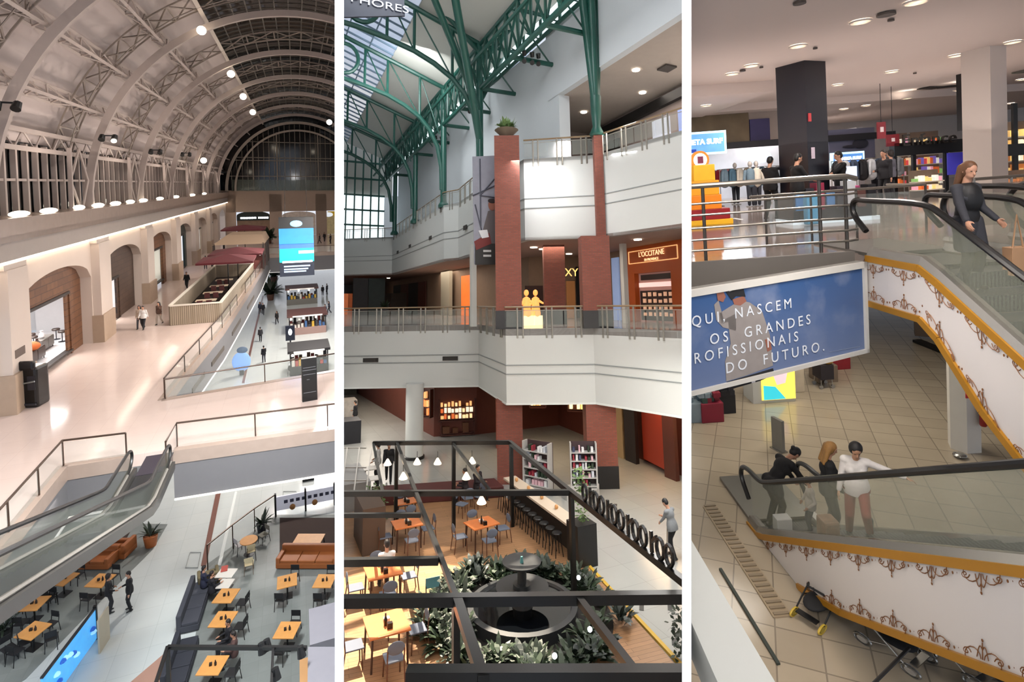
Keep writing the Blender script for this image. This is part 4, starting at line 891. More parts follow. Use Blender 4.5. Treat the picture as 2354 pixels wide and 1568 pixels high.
# ---- kiosks on the ground floor beyond the bridge
def kiosk(px, py, w, d, h, lab, m1, m2, seed=0, disp=True):
    p = P1.oz(px, py, 0); o = thing('kiosk', lab, 'kiosk', (p.x, p.y, 0), 0.02); rnd = random.Random(seed)
    MB().bx(-w/2, w/2, 0, d, 0, .9).build('counter', m1, o); 
    for x in (-1, 1):
        for y in (.1, d-.1): MB().bx(x*w/2-x*.12, x*w/2, y-.05, y+.05, .9, h).build('post', blk, o)
    MB().bx(-w/2-.2, w/2+.2, -.2, d+.2, h, h+.25).build('roof', m2, o); MB().bx(-w*.4, w*.4, -.24, -.2, h+.02, h+.2).build('sign', mat('kiosk sign', 'cfcac4', .5, emit=.5), o)
    for k in range(9):
        x = -w/2+.25+(w-.5)*k/8; c = ['7c2c28', '2a2628', 'c8c2b6', '5a4438', '1c1a1e'][rnd.randrange(5)]; y_ = d*(.35+.5*rnd.random())
        MB().bx(x-.16, x+.16, y_, y_+.35, .0, 1.2+.7*rnd.random()).build('stock_box', mat('goods '+c, c, .6), o)
        if k % 3 == 0: MB().ell((x, -.45, h-.1), (.13, .13, .13), 8, 6).build('lamp', ledw, o)
    for k in range(10):
        x = -w/2+.3+(w-.6)*k/9; c = ['a8342c', 'd8d2c6', '3b5f8c', 'c9a23c', '35363a'][rnd.randrange(5)]
        MB().bx(x-.14, x+.14, .1, .4, .9, 1.1+.6*rnd.random()).build('display_goods', mat('goods '+c, c, .6), o)
    return o
kiosk(712, 860, 3.6, 3., 2.3, 'black and white confectionery kiosk behind the black totem', blk, mat('dark kiosk roof', '1c1a1c', .5), 1)
kiosk(708, 768, 4.4, 3.5, 2.3, 'low kiosk with pale sign standing second from the bridge', mat('pinkish counter', '9c8078', .5), mat('brown kiosk roof', '4a2c28', .5), 2)
kiosk(695, 700, 4.5, 3, 2.4, 'grey walled kiosk standing below the hanging screen', mat('grey kiosk wall', '6d6a62', .6), mat('brown kiosk roof', '4a2c28', .5), 3)
t = thing('phone_sign', 'dark upright sign with white round emblem on the kiosk corner', 'sign', tuple(P1.oz(668, 800, 0))); MB().bx(-.5, .5, -.1, .1, .9, 2.6).build('panel', mat('navy sign', '141a30', .4), t); MB().ell((0, -.12, 1.9), (.2, .02, .38)).build('emblem', ledc, t); MB().bx(-.08, .08, -.05, .05, 0, .9).build('post', blk, t)
p = P1.oz(556, 862, 0); t = thing('ad_stand', 'pale blue oval advertising stand beside the brown floor inlay', 'sign', tuple(p)); MB().ell((0, 0, 1.35), (.85, .12, 1.0), 20, 10).build('oval_panel', mat('pale blue oval', '8fb4ee', .4, emit=.35), t); MB().bx(-.2, .2, -.12, .12, 0, .5).build('foot', dgrey, t); MB().ell((.1, 0, 2.5), (.5, .1, .35)).build('top_panel', mat('grey blue panel', '6b7c90', .5), t)
p = P1.oz(668, 862, 0); t = thing('stroller', 'small black stroller parked by the confectionery kiosk', 'stroller', tuple(p)); MB().ell((0, 0, .7), (.25, .4, .28)).build('seat', blk, t); [MB().tube((x*.25, y*.3, .12), (x*.28, y*.3, .12), .12, 12).build('wheel', blk, t) for x in (-1, 1) for y in (-1, 1)]; MB().path([(-.2, .3, .8), (-.2, .6, 1.05), (.2, .6, 1.05), (.2, .3, .8)], .02).build('handle', dgrey, t)
# tree shaped planters and decor far below
for k, (x, y, s_) in enumerate(((622, 690, 1.), (630, 650, 1.2), (618, 560, .9))):
    p = P1.oz(x, y, 0 if k < 2 else 8); leafy('potted_plant', ['bushy plant with pale lights at the void side beyond the walkers', 'taller bushy plant in front of the hanging screen', 'dark bush on the far mezzanine by the green sign'][k], 'plant', (p.x, p.y, p.z), .6*s_, mat('brown planter', '5a3a2c', .6), 60, 3.2*s_, .7, leafg, 11+k)
# clutter glow: cream lanterns near the void
for k in range(8):
    p = P1.oz(596+k*4.5, 600+((k*37) % 24), 8.0 if k < 3 else 5.5); m = MB(); m.ell(tuple(p), (.35, .35, .3), 8, 6); tag(m.build('lantern', mat('cream lantern', 'f0e4c4', .5, emit=1.2)), 'cream lantern in the string below the far umbrella, %s one' % ordn(k), 'lantern', 'cream lanterns')
# ---- people of hall one
WALK = dict(lf=(-.1, .28, .10), rf=(.1, -.26, .16), lh=(-.26, -.16, .84), rh=(.26, .22, .88), lean=.04)
WALK2 = dict(lf=(-.1, -.24, .15), rf=(.1, .22, .10), lh=(-.25, .2, .9), rh=(.28, -.1, .85), lean=.05)
STAND = dict(lh=(-.26, .06, .82), rh=(.16, .26, 1.12))
person_meshes('walk', WALK, .022); person_meshes('walk2', WALK2, .022, sex='f', hair='long'); person_meshes('stand', STAND, .022); person_meshes('standf', dict(lh=(-.2, .2, 1.0), rh=(.2, .2, 1.02), side=.03), .022, sex='f', hair='bob')
def pz(px, py, z, key, rz, label, top, bot, **kw):
    p = P1.oz(px, py, z); hi = kw.pop('hi', None); s = kw.pop('sc', 1.)
    return person(key, tuple(p), rz, label, topc=top, botc=bot, sc=s, **kw)
pz(331, 757, 8, 'walk', 2.9, 'person in white shirt and black shorts walking past the dark wood arch', 'd8d4d0', '17171b')
pz(322, 756, 8, 'walk2', 3.1, 'person in beige top walking beside the one in white', 'b9a898', '3a3a40')
pz(367, 746, 8, 'walk2', 2.8, 'person in brown top with pale trousers walking alone by the third arch', '5a4236', 'b7a99b')
pz(430, 664, 8, 'walk', 3.0, 'person dressed in black walking near the pale lit floor patch', '101013', '101013')
pz(473, 620, 8, 'walk', .2, 'person in dark clothes beyond the black clad walker', '1c1a22', '1c1a22'); pz(490, 618, 8, 'stand', 2.6, 'person in black standing at the beige canopy kiosk', '121216', '16161a')
pz(605, 724, 0, 'walk', 3.1, 'person in black walking in a pair below the lanterns', '17171d', '202028'); pz(598, 722, 0, 'walk2', 3.1, 'person in navy walking in a pair below the lanterns', '2c3040', '202028')
pz(637, 745, 0, 'walk2', 2.9, 'person in dark coat walking between the kiosks and the pair', '22201f', '1a1a1e'); pz(599, 786, 0, 'walk', 0., 'person in dark jacket walking along the brown inlay', '26262a', '1b1b20')
pz(607, 833, 0, 'stand', .3, 'person in black bag and jacket standing beside the oval blue stand', '131318', '33323c'); 
for k, (x, y, c) in enumerate(((742, 680, '1a1a22'), (752, 676, '26262e'), (757, 720, '20202a'), (748, 728, '39404c'))): pz(x, y, 0, ['walk', 'stand', 'walk2', 'standf'][k], k*.9, 'distant person in dark clothes by the far kiosks near the white partition, %s of four' % ordn(k), c, '1c1c22')
for k, (x, y, c) in enumerate(((625, 552, '1d1a1a'), (735, 560, '252222'), (760, 560, '2a2830'), (746, 556, '1f1c20'))): pz(x, y, 8, ['stand', 'walk', 'standf', 'walk2'][k], k*1.1, 'tiny distant person at the end of the mezzanine, %s of four' % ordn(k), c, '1c1c22')
pz(300, 1402, 0, 'stand', 1.9, 'person in black leaning to a companion on the white walkway', '0f0f12', '17171b')
pz(252, 1408, 0, 'standf', -1.2, 'person in black and white clothes facing the companion by the blue display', '1a1a1e', '232328')
for k, (x, y) in enumerate(((488, 1385), (470, 1372))): p = P1.oz(x, y, 0); person('sit_', (p.x, p.y, .06), -1.2, ['person in dark clothes sitting on the banquette by the olive armchair', 'person in navy top sitting against the banquette back'][k], topc=['15151c', '23263a'][k], botc='1a1a20', pose=dict(hipz=.55, lf=(-.12, .42, .08), rf=(.12, .42, .08), lh=(-.14, .32, .78), rh=(.14, .32, .78)), vox=.022)
for k, (x, y) in enumerate(((540, 1530), (528, 1500))): p = P1.oz(x, y, 0); person('sit_', (p.x, p.y, .0), 1.5+k*.4, ['person in brown top sitting at the table under the black frame', 'person in dark clothes sitting beside the black frame beam'][k], topc=['4a3430', '17171c'][k], botc='1a1a20')
# ---- lamps and added fills of hall one
def spot(nm, loc, tgt, e, col, r=.4, cone=150, bl=.6):
    l = bpy.data.lights.new(nm, 'SPOT'); l.energy = e; l.color = col; l.shadow_soft_size = r; l.spot_size = radians(cone); l.spot_blend = bl
    o = bpy.data.objects.new(nm, l); COL.objects.link(o); P = CUR[0]; w_ = P.M @ V(loc); d = P.M @ V(tgt)-w_
    o.matrix_world = Matrix.Translation(w_) @ d.to_track_quat('-Z', 'Y').to_matrix().to_4x4(); return o
WARM = (1., .88, .8)
for Y in (22, 38, 52, 68, 84, 102): spot('roof lamp', (-3.5, Y, 30.5), (-4, Y, 0), 2500, (1., .9, .84), .35)
for Y in (24, 38, 52, 66, 80, 94, 110): spot('cornice uplight', (-11.9, Y, 17.9), (-5., Y-2, 32), 760, WARM, .3, 165)

area('added lower hall fill', (-2.5, 19, 16.5), 2.2, 3200, (.95, .98, 1.), sy=3); area('added void fill', (2, 44, 17), 2.0, 4200, (1., .93, .88), sy=3); area('added void fill', (2.2, 66, 16), 2.5, 3800, (1., .93, .88), sy=6)  # unseen fills added in open air to brighten the lower floor and void
area('added soffit fill', (-11, 20, 7.3), 3, 260, (1., .95, .9), sy=10)  # fill added under the slab for the dark ground floor
# ================================================================== HALL TWO: white galleries under a green steel roof, daylight
CUR[0] = P2
grn = mat('dark green painted steel', '1a4d42', .35, var=.1); wht = mat('off white plaster', 'cfd1cd', .75, var=.03, scale=.5); wht2 = mat('cool white wall', 'd0d5d8', .75, var=.03, scale=.5)
groove = mat('grey groove', '8d9190', .8); brick = grid_mat('red brick', '8a4838', '7c3e30', '6a4a40', .24, .075, .012, .75, 'brick', 'wall', var=.12, bump=.3)
blkstone = mat('black stone plinth', '151314', .3); boards = mat('pale ceiling board', 'd2d1c8', .8, var=.02); soff = mat('warm soffit', '9d8378', .7)
U = [(17.4, 13.6), (16.2, 17.8), (15, 22.4), (11.95, 24.5), (12.5, 33.4), (12.9, 37.6), (12.2, 38.9), (12.9, 60.), (4.3, 66)]
F = [(-2.4, 35.3), (4.38, 32.2), (11.17, 29.1), (10.37, 23.5), (13.98, 21.7), (15.3, 17.6), (16.6, 13.5)]
def wallrun(pl, z0, z1, th, m, nm, side=1):
    s = MB()
    for a, b in zip(pl[:-1], pl[1:]):
        a = V((a[0], a[1], 0)); b = V((b[0], b[1], 0)); d = (b-a).normalized(); n = V((d.y, -d.x, 0))*side*th
        s.prism([a+V((0, 0, z0)), b+V((0, 0, z0)), b+V((0, 0, z1)), a+V((0, 0, z1))], n)
    o = s.build(nm, m); struct(o); return o
wallrun(U, 11.3, 15.5, .3, wht, 'wall_upper_gallery', 1); wallrun(F, 3.65, 7.0, .3, wht, 'wall_lower_gallery', -1)
def strips(pl, zs, side, m=groove, h=.05, nm='trim_groove'):
    for z in zs:
        s = MB()
        for a, b in zip(pl[:-1], pl[1:]):
            a = V((a[0], a[1], z)); b = V((b[0], b[1], z)); d = (b-a).normalized(); n = V((d.y, -d.x, 0))*side*.012
            s.prism([a-n, b-n, b-n+V((0, 0, h)), a-n+V((0, 0, h))], n*3)
        struct(s.build(nm, m))
strips(U, (12.9, 13.4), -1); strips(F, (4.95, 5.35), 1)
strips(F, (3.62,), 1, mat('white edge bead', 'dfe2de', .5), .08, 'trim_edge')
s = MB(); s.slab([(-2.4, 35.3), (4.38, 32.2), (11.17, 29.1), (10.37, 23.5), (13.98, 21.7), (15.3, 17.6), (16.6, 13.5), (30, 13.5), (34, 110), (-2, 110)], 6.7, 7.0); struct(s.build('floor_first', grid_mat('polished pale floor', 'a9a29c', 'a49d97', '8e8883', 1., 1., .008, .15, spec=.6)))
s = MB(); s.slab([(4.3, 66), (12.9, 60), (12.2, 38.9), (12.9, 37.6), (12.5, 33.4), (11.95, 24.5), (15, 22.4), (16.2, 17.8), (17.4, 13.6), (30, 13.5), (34, 110), (2, 110)], 15.3, 15.5); struct(s.build('floor_second', wht))
s = MB(); s.slab([(4.3, 66), (12.9, 60), (12.2, 38.9), (12.9, 37.6), (12.5, 33.4), (11.95, 24.5), (15, 22.4), (16.2, 17.8), (17.4, 13.6), (30, 13.5), (34, 110), (2, 110)], 11.3, 11.45); struct(s.build('ceiling_first', soff))
s = MB(); s.slab([(-20, 5), (30, 5), (40, 110), (-5, 110)], -.3, 0); struct(s.build('floor_ground_stone', grid_mat('pale grey stone floor', 'a6a7a2', 'a2a29e', '8c8c88', 1.2, 1.2, .006, .18, spec=.6, var=.05)))
# ground floor shops -------------------------------------------------
dkwood = mat('dark red wood', '4a1f12', .4, var=.25); glowg = mat('warm lit goods', 'e8a050', .5, emit=1.2, ecol='ffb060', var=.6, scale=5)
maroon = mat('maroon wall', '5e2a1c', .6, var=.15)
wallrun([(6.6, 80), (9.6, 40), (10.2, 34.4), (12.8, 33.7), (18.6, 33.5), (18.4, 12)], 0, 3.8, .4, maroon, 'wall_ground_shops', -1)
wallrun([(30, 95), (-4, 95)], 0, 27, .4, wht, 'wall_far_end', 1)
def display(px0, py0, px1, py1, z0, z1, base, lab, rows=3, cols=8, seed=1, colr=('e8b070', 'f4d8a0', 'c86030', 'fff0d0'), em=1., frame=dkwood, dep=.35, back=None):
    """a lit display case standing on the line between two floor pixels"""
    a, b = P2.oz(px0, py0, base), P2.oz(px1, py1, base); d = b-a; L = d.length; u = d.normalized(); n = V((u.y, -u.x, 0)); rnd = random.Random(seed)
    if n.y > 0: n = -n
    o = thing('display_case', lab, 'display case', (a.x, a.y, base), 0); T = lambda x, y, z: u*x+n*y+V((0, 0, z))
    def bxx(x0, x1, y0, y1, zz0, zz1): return MB().prism([T(x0, y0, zz0), T(x1, y0, zz0), T(x1, y1, zz0), T(x0, y1, zz0)], (0, 0, zz1-zz0))
    bxx(0, L, -.05, 0, z0, z1).build('back_panel', back or frame, o); bxx(0, L, 0, dep, z0, z0+.08).build('base', frame, o)
    for x in (0, L-.06): bxx(x, x+.06, 0, dep, z0, z1).build('side_panel', frame, o)
    for r in range(rows):
        z = z0+.12+(z1-z0-.2)*r/rows; bxx(.06, L-.06, 0, dep, z, z+.04).build('shelf', frame, o)
        for c in range(cols):
            if rnd.random() < .12: continue
            x = .12+(L-.24)*c/cols; w_ = (L-.24)/cols*(.5+.35*rnd.random()); h_ = (z1-z0)/rows*(.35+.35*rnd.random()); cc = rnd.choice(colr)
            bxx(x, x+w_, .06, dep-.06, z+.04, z+.04+h_).build('goods', mat('lit goods '+cc+str(em), cc, .5, emit=em, var=.3), o)
    return o
display(1008, 1003, 1092, 998, .9, 2.2, 0, 'warm lit chocolate display in the dark wood shop window', 3, 9, 2)
display(1012, 1003, 1090, 998, 0.05, .85, 0, 'lower brown counter front of the dark wood shop', 1, 3, 3, ('5a3418',), .05)
display(965, 1003, 995, 1006, 1.2, 2.9, 0, 'narrow orange lit window beside the round white column', 3, 4, 4, ('ff9050', 'f0b070'))
display(1218, 1012, 1258, 1012, 1.9, 3.1, 0, 'golden lit shelves glimpsed between the first two brick pillars', 3, 5, 5, ('ffd070', 'f0a040', 'fff0c0'), 1.6)
display(1308, 1012, 1352, 1014, 1.7, 3.0, 0, 'golden lit shelves glimpsed before the last brick pillar', 2, 4, 6, ('ffd070', 'ffe0a0'), 1.8)
display(1482, 1066, 1530, 1092, .25, 3.0, 0, 'red glowing shelves in the shop behind the dark walker', 7, 6, 7, ('c8502c', 'a83820', 'e8804c', 'ffc090'), .6, mat('red lit frame', '8a2c18', .5, emit=.15))
mix = ('c8ccd4', '8f2f3c', '3a3f58', 'd8b0b8', '2b3a2c', 'e8e8e8')
wsh = mat('white shelf unit', 'b9b7b4', .5)
display(1212, 1122, 1272, 1135, 0.15, 2.1, 0, 'shelf unit of small bottles standing against the corner brick pillar', 5, 7, 8, mix, .08, wsh, back=mat('dark shelf back', '3a2a2c', .6))
display(1312, 1138, 1374, 1138, 0.3, 2.2, 0, 'shelf unit of small bottles standing against the last brick pillar', 5, 7, 9, mix, .08, wsh, back=mat('dark shelf back', '3a2a2c', .6))
p = P2.oz(1342, 1138, 0); s = MB(); s.bx(p.x-1.0, p.x+.6, p.y-.3, p.y+.2, 0, .45); tag(s.build('shelf_plinth', wsh), 'white plinth box below the bottle shelves by the last brick pillar', 'plinth')
for px, py, w_, m, l in ((1447, 1048, .7, mat('beige wall panel', 'a8906c', .6), 'beige wall panel beside the dark shop entrance'), (1467, 1060, .9, mat('near black panel', '1c1210', .5), 'near black wall panel beside the red glowing shelves'), (1550, 1100, .8, dkwood, 'dark brown wall panel behind the dark walker')):
    p = P2.oz(px, py, 0); s = MB(); s.bx(17.7, 17.9, p.y-w_/2, p.y+w_/2, 0, 3.7); tag(s.build('wall_cladding', m), l, 'panel')
# columns and brick pillars --------------------------------------------
def pillar(p, w, d, z0, z1, lab, rz=0., plinth=.0):
    o = thing('brick_pillar', lab, 'pillar', (p[0], p[1], z0), rz); MB().bx(-w/2, w/2, -d/2, d/2, plinth, z1-z0).build('shaft', brick, o)
    if plinth: MB().bx(-w/2-.02, w/2+.02, -d/2-.02, d/2+.02, 0, plinth).build('plinth', blkstone, o)
    return o
pc = P2.oz(1180, 757, 7.0); RZ = -.42
zt = P2.above((10.9, 24.2), 322)
pillar((10.75, 23.95), 1.22, 1.0, 7.0, zt, 'tall brick pillar carrying the plant bowl, rising past the banner', RZ, .85)
pillar((11.0, 24.6), 1.2, 1.1, 0, 3.66, 'brick pillar under the lower gallery corner with the sunlit streak', RZ)
pillar((13.35, 30.4), 1.15, 1.2, 0, 3.66, 'brick pillar beside the dark wood chocolate window', RZ)
pillar((14.45, 22.2), 1.35, 1.2, 0, 3.66, 'brick pillar with black plinth at the end of the bottle shelves', RZ, .95)
pillar((14.7, 26.6), 1.15, 1.0, 7.0, 11.3, 'brick pillar standing further back between the lit figures and gold letters', RZ, .8)
pillar((14.3, 21.9), 1.33, 1.1, 7.0, 11.25, 'broad brick pillar below the thin brick shaft', RZ, .8)
pillar((14.95, 22.2), .42, .5, 11.25, 16.4, 'thin brick shaft running up the white gallery to the green column', RZ)
p = P2.oz(952, 1058, 0); c = thing('round_column', 'round white column beside the walkway with dark foot ring', 'column', (p.x+.1, p.y+.4, 0)); MB().lathe([(.48, .1), (.48, 3.9)], n=28).build('shaft', wht, c, True); MB().lathe([(.56, 0), (.56, .12), (.49, .14)], n=28).build('foot_ring', blkstone, c)
# railings of the galleries -----------------------------------------------
ste = mat('satin steel post', '9b978e', .35, .3); wood_r = mat('pale wooden handrail', '8a7458', .4)
def rail2(pl, z, lab, side, step=1.35, h=1.0):
    o = thing('gallery_railing', lab, 'railing', (pl[0][0], pl[0][1], z), 0); b = V((pl[0][0], pl[0][1], 0)); q = [V((p[0], p[1], 0))-b for p in pl]
    MB().path([p+V((0, 0, h)) for p in q], .045, 6).build('handrail', wood_r, o)
    for a, c in zip(q[:-1], q[1:]):
        d = c-a; L = d.length; u = d/L; n = V((u.y, -u.x, 0))*side; k = max(1, round(L/step)); MB().beam(a+V((0, 0, .84*h)), c+V((0, 0, .84*h)), .03, .03).build('middle_rail', ste, o)
        for i in range(k):
            x = a+d*(i+.5)/k
            for e in (-.13, .13): MB().beam(x+u*e+n*.03+V((0, 0, -.42)), x+u*e+n*.03+V((0, 0, h-.03)), .06, .06).build('post', ste, o)
            s0, s1 = a+d*(i+.02)/k, a+d*(i+.98)/k; MB().beam(s0+V((0, 0, .45)), s1+V((0, 0, .45)), .012, .72).build('glass_panel', glz, o)
    return o
rail2(F[:3], 7.0, 'railing with paired steel posts on the flat stretch of the lower gallery', 1)
rail2(F[2:4], 7.0, 'short railing on the lower gallery slanting toward the tall pillar', 1)
rail2(F[3:], 7.0, 'railing with paired steel posts before the brick pillars and orange shop', 1)
rail2(U[:3], 15.5, 'sloping railing of the upper gallery before purple lit windows', -1); rail2(U[2:4], 15.5, 'short upper railing between plant bowl and green column', -1); rail2(U[4:8], 15.5, 'long upper gallery railing receding to the far green steelwork', -1, 1.6)
rail2(U[7:], 15.5, 'far upper railing crossing at the end of the hall', -1, 2.2)
def vent(pt, u, w_, h_, lab): s = MB(); s.beam(V(pt)-V(u)*w_/2, V(pt)+V(u)*w_/2, .05, h_); tag(s.build('air_vent', mat('dark vent', '2a2622', .7)), lab, 'air vent')
for (x, y, i, l) in ((852, 828, 0, 'dark slot vent in the lower gallery front, close to the white partition'), (1035, 824, 0, 'dark slot vent in the lower gallery front above the round column')):
    a, b = V((F[1][0], F[1][1], 0)), V((F[2][0], F[2][1], 0)); d = (b-a).normalized(); n = V((d.y, -d.x, 0)); p = P2.opl(x, y, a+n*.03, n); vent(p, d, .85, .22, l)
for k, (x, y) in enumerate(((914, 580), (942, 566), (989, 547), (1069, 523))):
    a, b = (U[6], U[7]) if k < 3 else (U[3], U[4]); a, b = V((a[0], a[1], 0)), V((b[0], b[1], 0)); d = (b-a).normalized(); n = V((-d.y, d.x, 0)); p = P2.opl(x, y, a+n*.03, n); vent(p, d, .8, .3, 'small dark vent in the upper gallery front, %s from the far end' % ordn(k))
# first floor shopfronts -------------------------------------------------------
bei = mat('beige shop wall', '8f7763', .7, var=.1)
wallrun([(16.8, 100), (16.8, 34), (20.8, 33.2), (20.2, 27), (19.4, 14)], 7, 11.3, .3, bei, 'wall_first_shops', -1)
def frontbox(px0, px1, pyb, z0, z1, X=None, Y=None, off=.15):
    pass
def panel_on(a, b, x0, x1, z0, z1, m, name, lab, cat='panel', off=.1, th=.08):
    """panel on the wall line a->b seen between pixel columns x0..x1"""
    a, b = V((a[0], a[1], 0)), V((b[0], b[1], 0)); d = (b-a).normalized(); n = V((-d.y, d.x, 0)); n = -n if n.dot(-a) < 0 else n
    q = [P2.opl(x, 690, a+n*off, n) for x in (x0, x1)]; u = (q[1]-q[0]); u.z = 0; s = MB(); q0 = V((q[0].x, q[0].y, 0)); q1 = V((q[1].x, q[1].y, 0))
    s.prism([q0+V((0, 0, z0)), q1+V((0, 0, z0)), q1+V((0, 0, z1)), q0+V((0, 0, z1))], n*th)
    return tag(s.build(name, m), lab, cat)
Wl = ((16.8, 34), (16.8, 100))
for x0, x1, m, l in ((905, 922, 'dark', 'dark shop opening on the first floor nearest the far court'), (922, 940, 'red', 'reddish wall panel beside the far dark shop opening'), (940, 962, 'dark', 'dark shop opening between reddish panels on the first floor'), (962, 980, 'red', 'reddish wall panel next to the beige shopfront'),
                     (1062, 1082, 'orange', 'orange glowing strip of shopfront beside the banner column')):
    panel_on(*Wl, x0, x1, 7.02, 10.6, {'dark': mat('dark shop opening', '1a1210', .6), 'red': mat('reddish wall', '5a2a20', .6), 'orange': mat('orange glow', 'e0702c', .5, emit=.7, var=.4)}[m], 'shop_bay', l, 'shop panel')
panel_on(*Wl, 1020, 1040, 7.02, 11.25, mat('cream pier', 'b8b09c', .6), 'pier', 'cream pier between beige shopfronts on the first floor', 'pier', .3, .3)
for px, l in ((1088, 'slim white column just under the hanging banner'), (1438, 'slim grey column beside the orange shopfront')):
    q = P2.oy(px, 700, 27.2 if px < 1200 else 24.5); s = MB(); s.bx(q.x-.14, q.x+.14, q.y-.14, q.y+.14, 7, 11.3); tag(s.build('slim_column', wht), l, 'column')
We = ((16.8, 34), (20.8, 33.2))
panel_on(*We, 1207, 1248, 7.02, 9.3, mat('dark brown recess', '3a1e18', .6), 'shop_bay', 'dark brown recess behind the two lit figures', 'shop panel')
panel_on(*We, 1302, 1322, 7.02, 9.6, mat('golden panel', 'a87040', .5, emit=.2), 'shop_bay', 'golden brown panel below the gold letters', 'shop panel'); panel_on(*We, 1325, 1332, 7.02, 10.6, blk, 'black_upright', 'black upright beside the golden brown panel', 'upright')
q = P2.oy(1314, 627, 31.5); tag(txt('XY', .75, frame_M(q, (1, -.1, 0), (0, 0, 1)), mat('gold letters', 'f0c070', .3, emit=1.6), 'letter_sign'), 'gold glowing letters on the shopfront beside the broad brick pillar', 'sign')
for k, (x, h_) in enumerate(((1211, 1.5), (1232, 1.7))):
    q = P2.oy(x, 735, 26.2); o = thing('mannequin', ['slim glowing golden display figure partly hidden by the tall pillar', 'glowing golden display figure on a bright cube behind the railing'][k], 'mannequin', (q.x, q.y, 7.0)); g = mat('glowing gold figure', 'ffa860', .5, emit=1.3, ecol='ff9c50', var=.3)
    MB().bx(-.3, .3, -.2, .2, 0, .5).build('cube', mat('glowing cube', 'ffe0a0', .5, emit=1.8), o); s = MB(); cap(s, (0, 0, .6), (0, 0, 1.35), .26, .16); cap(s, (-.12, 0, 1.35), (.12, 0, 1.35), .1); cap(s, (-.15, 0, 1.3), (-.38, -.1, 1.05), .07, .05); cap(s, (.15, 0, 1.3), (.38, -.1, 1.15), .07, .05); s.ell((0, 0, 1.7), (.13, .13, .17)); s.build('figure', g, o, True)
# orange shopfront with sign
a = P2.oz(1447, 742, 7.0); b = V((19.2, 16.5, 0)); a = V((a.x*.965, a.y*.965, 0))
a = V((20.2, 27, 0)); b = V((19.4, 14, 0)); d = (b-a).normalized(); n = V((-d.y, d.x, 0)); n = -n if n.dot(-a) < 0 else n
def qx(px, off=.1): p = P2.opl(px, 690, a+n*off, n); return V((p.x, p.y, 0))
o = thing('shopfront', 'orange shopfront with gold framed sign at the end of the first floor', 'shopfront', (0, 0, 0)); org = mat('burnt orange panel', '9c4410', .45, emit=.12, var=.06)
def pl_(x0, x1, z0, z1, off, th, m, nm): 
    p0, p1 = qx(x0, off), qx(x1, off); return MB().prism([p0+V((0, 0, z0)), p1+V((0, 0, z0)), p1+V((0, 0, z1)), p0+V((0, 0, z1))], n*th).build(nm, m, o)
zt_ = P2.above(qx(1500), 562)
pl_(1445, 1600, 9.75, 11.3, .1, .3, org, 'header'); pl_(1445, 1471, 7, 9.75, .1, .3, org, 'pier'); pl_(1556, 1600, 7, 9.75, .1, .3, org, 'pier')
z_a, z_b = P2.above(qx(1452, .42), 607), P2.above(qx(1452, .42), 580); p0, p1 = qx(1450, .44), qx(1564, .44)
fr_ = MB(); 
for zz in (z_a, z_b): fr_.beam(p0+V((0, 0, zz)), p1+V((0, 0, zz)), .04, .05)
for pp in (p0, p1): fr_.beam(pp+V((0, 0, z_a)), pp+V((0, 0, z_b)), .04, .05)
sfr = fr_.build('sign_frame', mat('gold frame', 'f0b878', .3, emit=.8), o)
d2 = (p1-p0).normalized(); cc = (p0+p1)/2+V((0, 0, (z_a+z_b)/2+.10))+n*.03; gm = mat('gold sign letters', 'ffd8a0', .3, emit=1.2)
txt("L'OCCITANE", .42, frame_M(cc, d2, (0, 0, 1)), gm, 'sign_lettering', sfr); txt("EN PROVENCE", .2, frame_M(cc-V((0, 0, .33)), d2, (0, 0, 1)), gm, 'sign_lettering', sfr)
pl_(1471, 1556, 7, 9.75, .02, .05, mat('pink lit interior', 'a87a70', .6, emit=.35), 'back_wall')
pl_(1476, 1552, 7.1, 8.75, .1, .1, mat('dark shelf wall', '2a1512', .5), 'shelf_wall'); pl_(1474, 1554, 8.95, 9.2, .12, .1, mat('pinkish white light band', 'e8c8c0', .5, emit=.9), 'light_band'); pl_(1478, 1550, 9.35, 9.65, .12, .08, mat('dark brown pictures', '2b1814', .5), 'picture_band')
rnd = random.Random(3)
for r in range(4):
    for c in range(6):
        x = 1480+c*12; pl_(x, x+6, 7.35+r*.36, 7.5+r*.36+.1*rnd.random(), .24, .06, mat('shop jar', 'd8a888', .5, emit=.5), 'jar')
pl_(1412, 1428, 7, 10.9, -.05, .1, mat('blue white shop light', '93a8d0', .5, emit=.4), 'side_window')
# downlights
def downlight(pt, lab, group, r=.14, m=ledw): s = MB(); s.lathe([(r, -.05), (r, .0)], tuple(pt), 14); tag(s.build('downlight', m), lab, 'ceiling light', group)
for k, (x, y) in enumerate(((1227, 568), (1247, 572), (1308, 583), (1466, 550))): downlight(P2.oz(x, y, 11.29), 'recessed light in the warm first floor ceiling, %s along from the tall pillar' % ordn(k), 'first floor ceiling lights', .2)
for k, (x, y) in enumerate(((893, 634), (860, 640), (849, 640), (815, 640), (881, 641))): q = P2.oz(x, y+5, 11.29); q = V((q.x*.5, q.y*.5, 11.2)) if q.y > 90 else q; downlight(q, 'tiny recessed light under the far gallery, %s of five' % ordn(k), 'far gallery lights', .2)
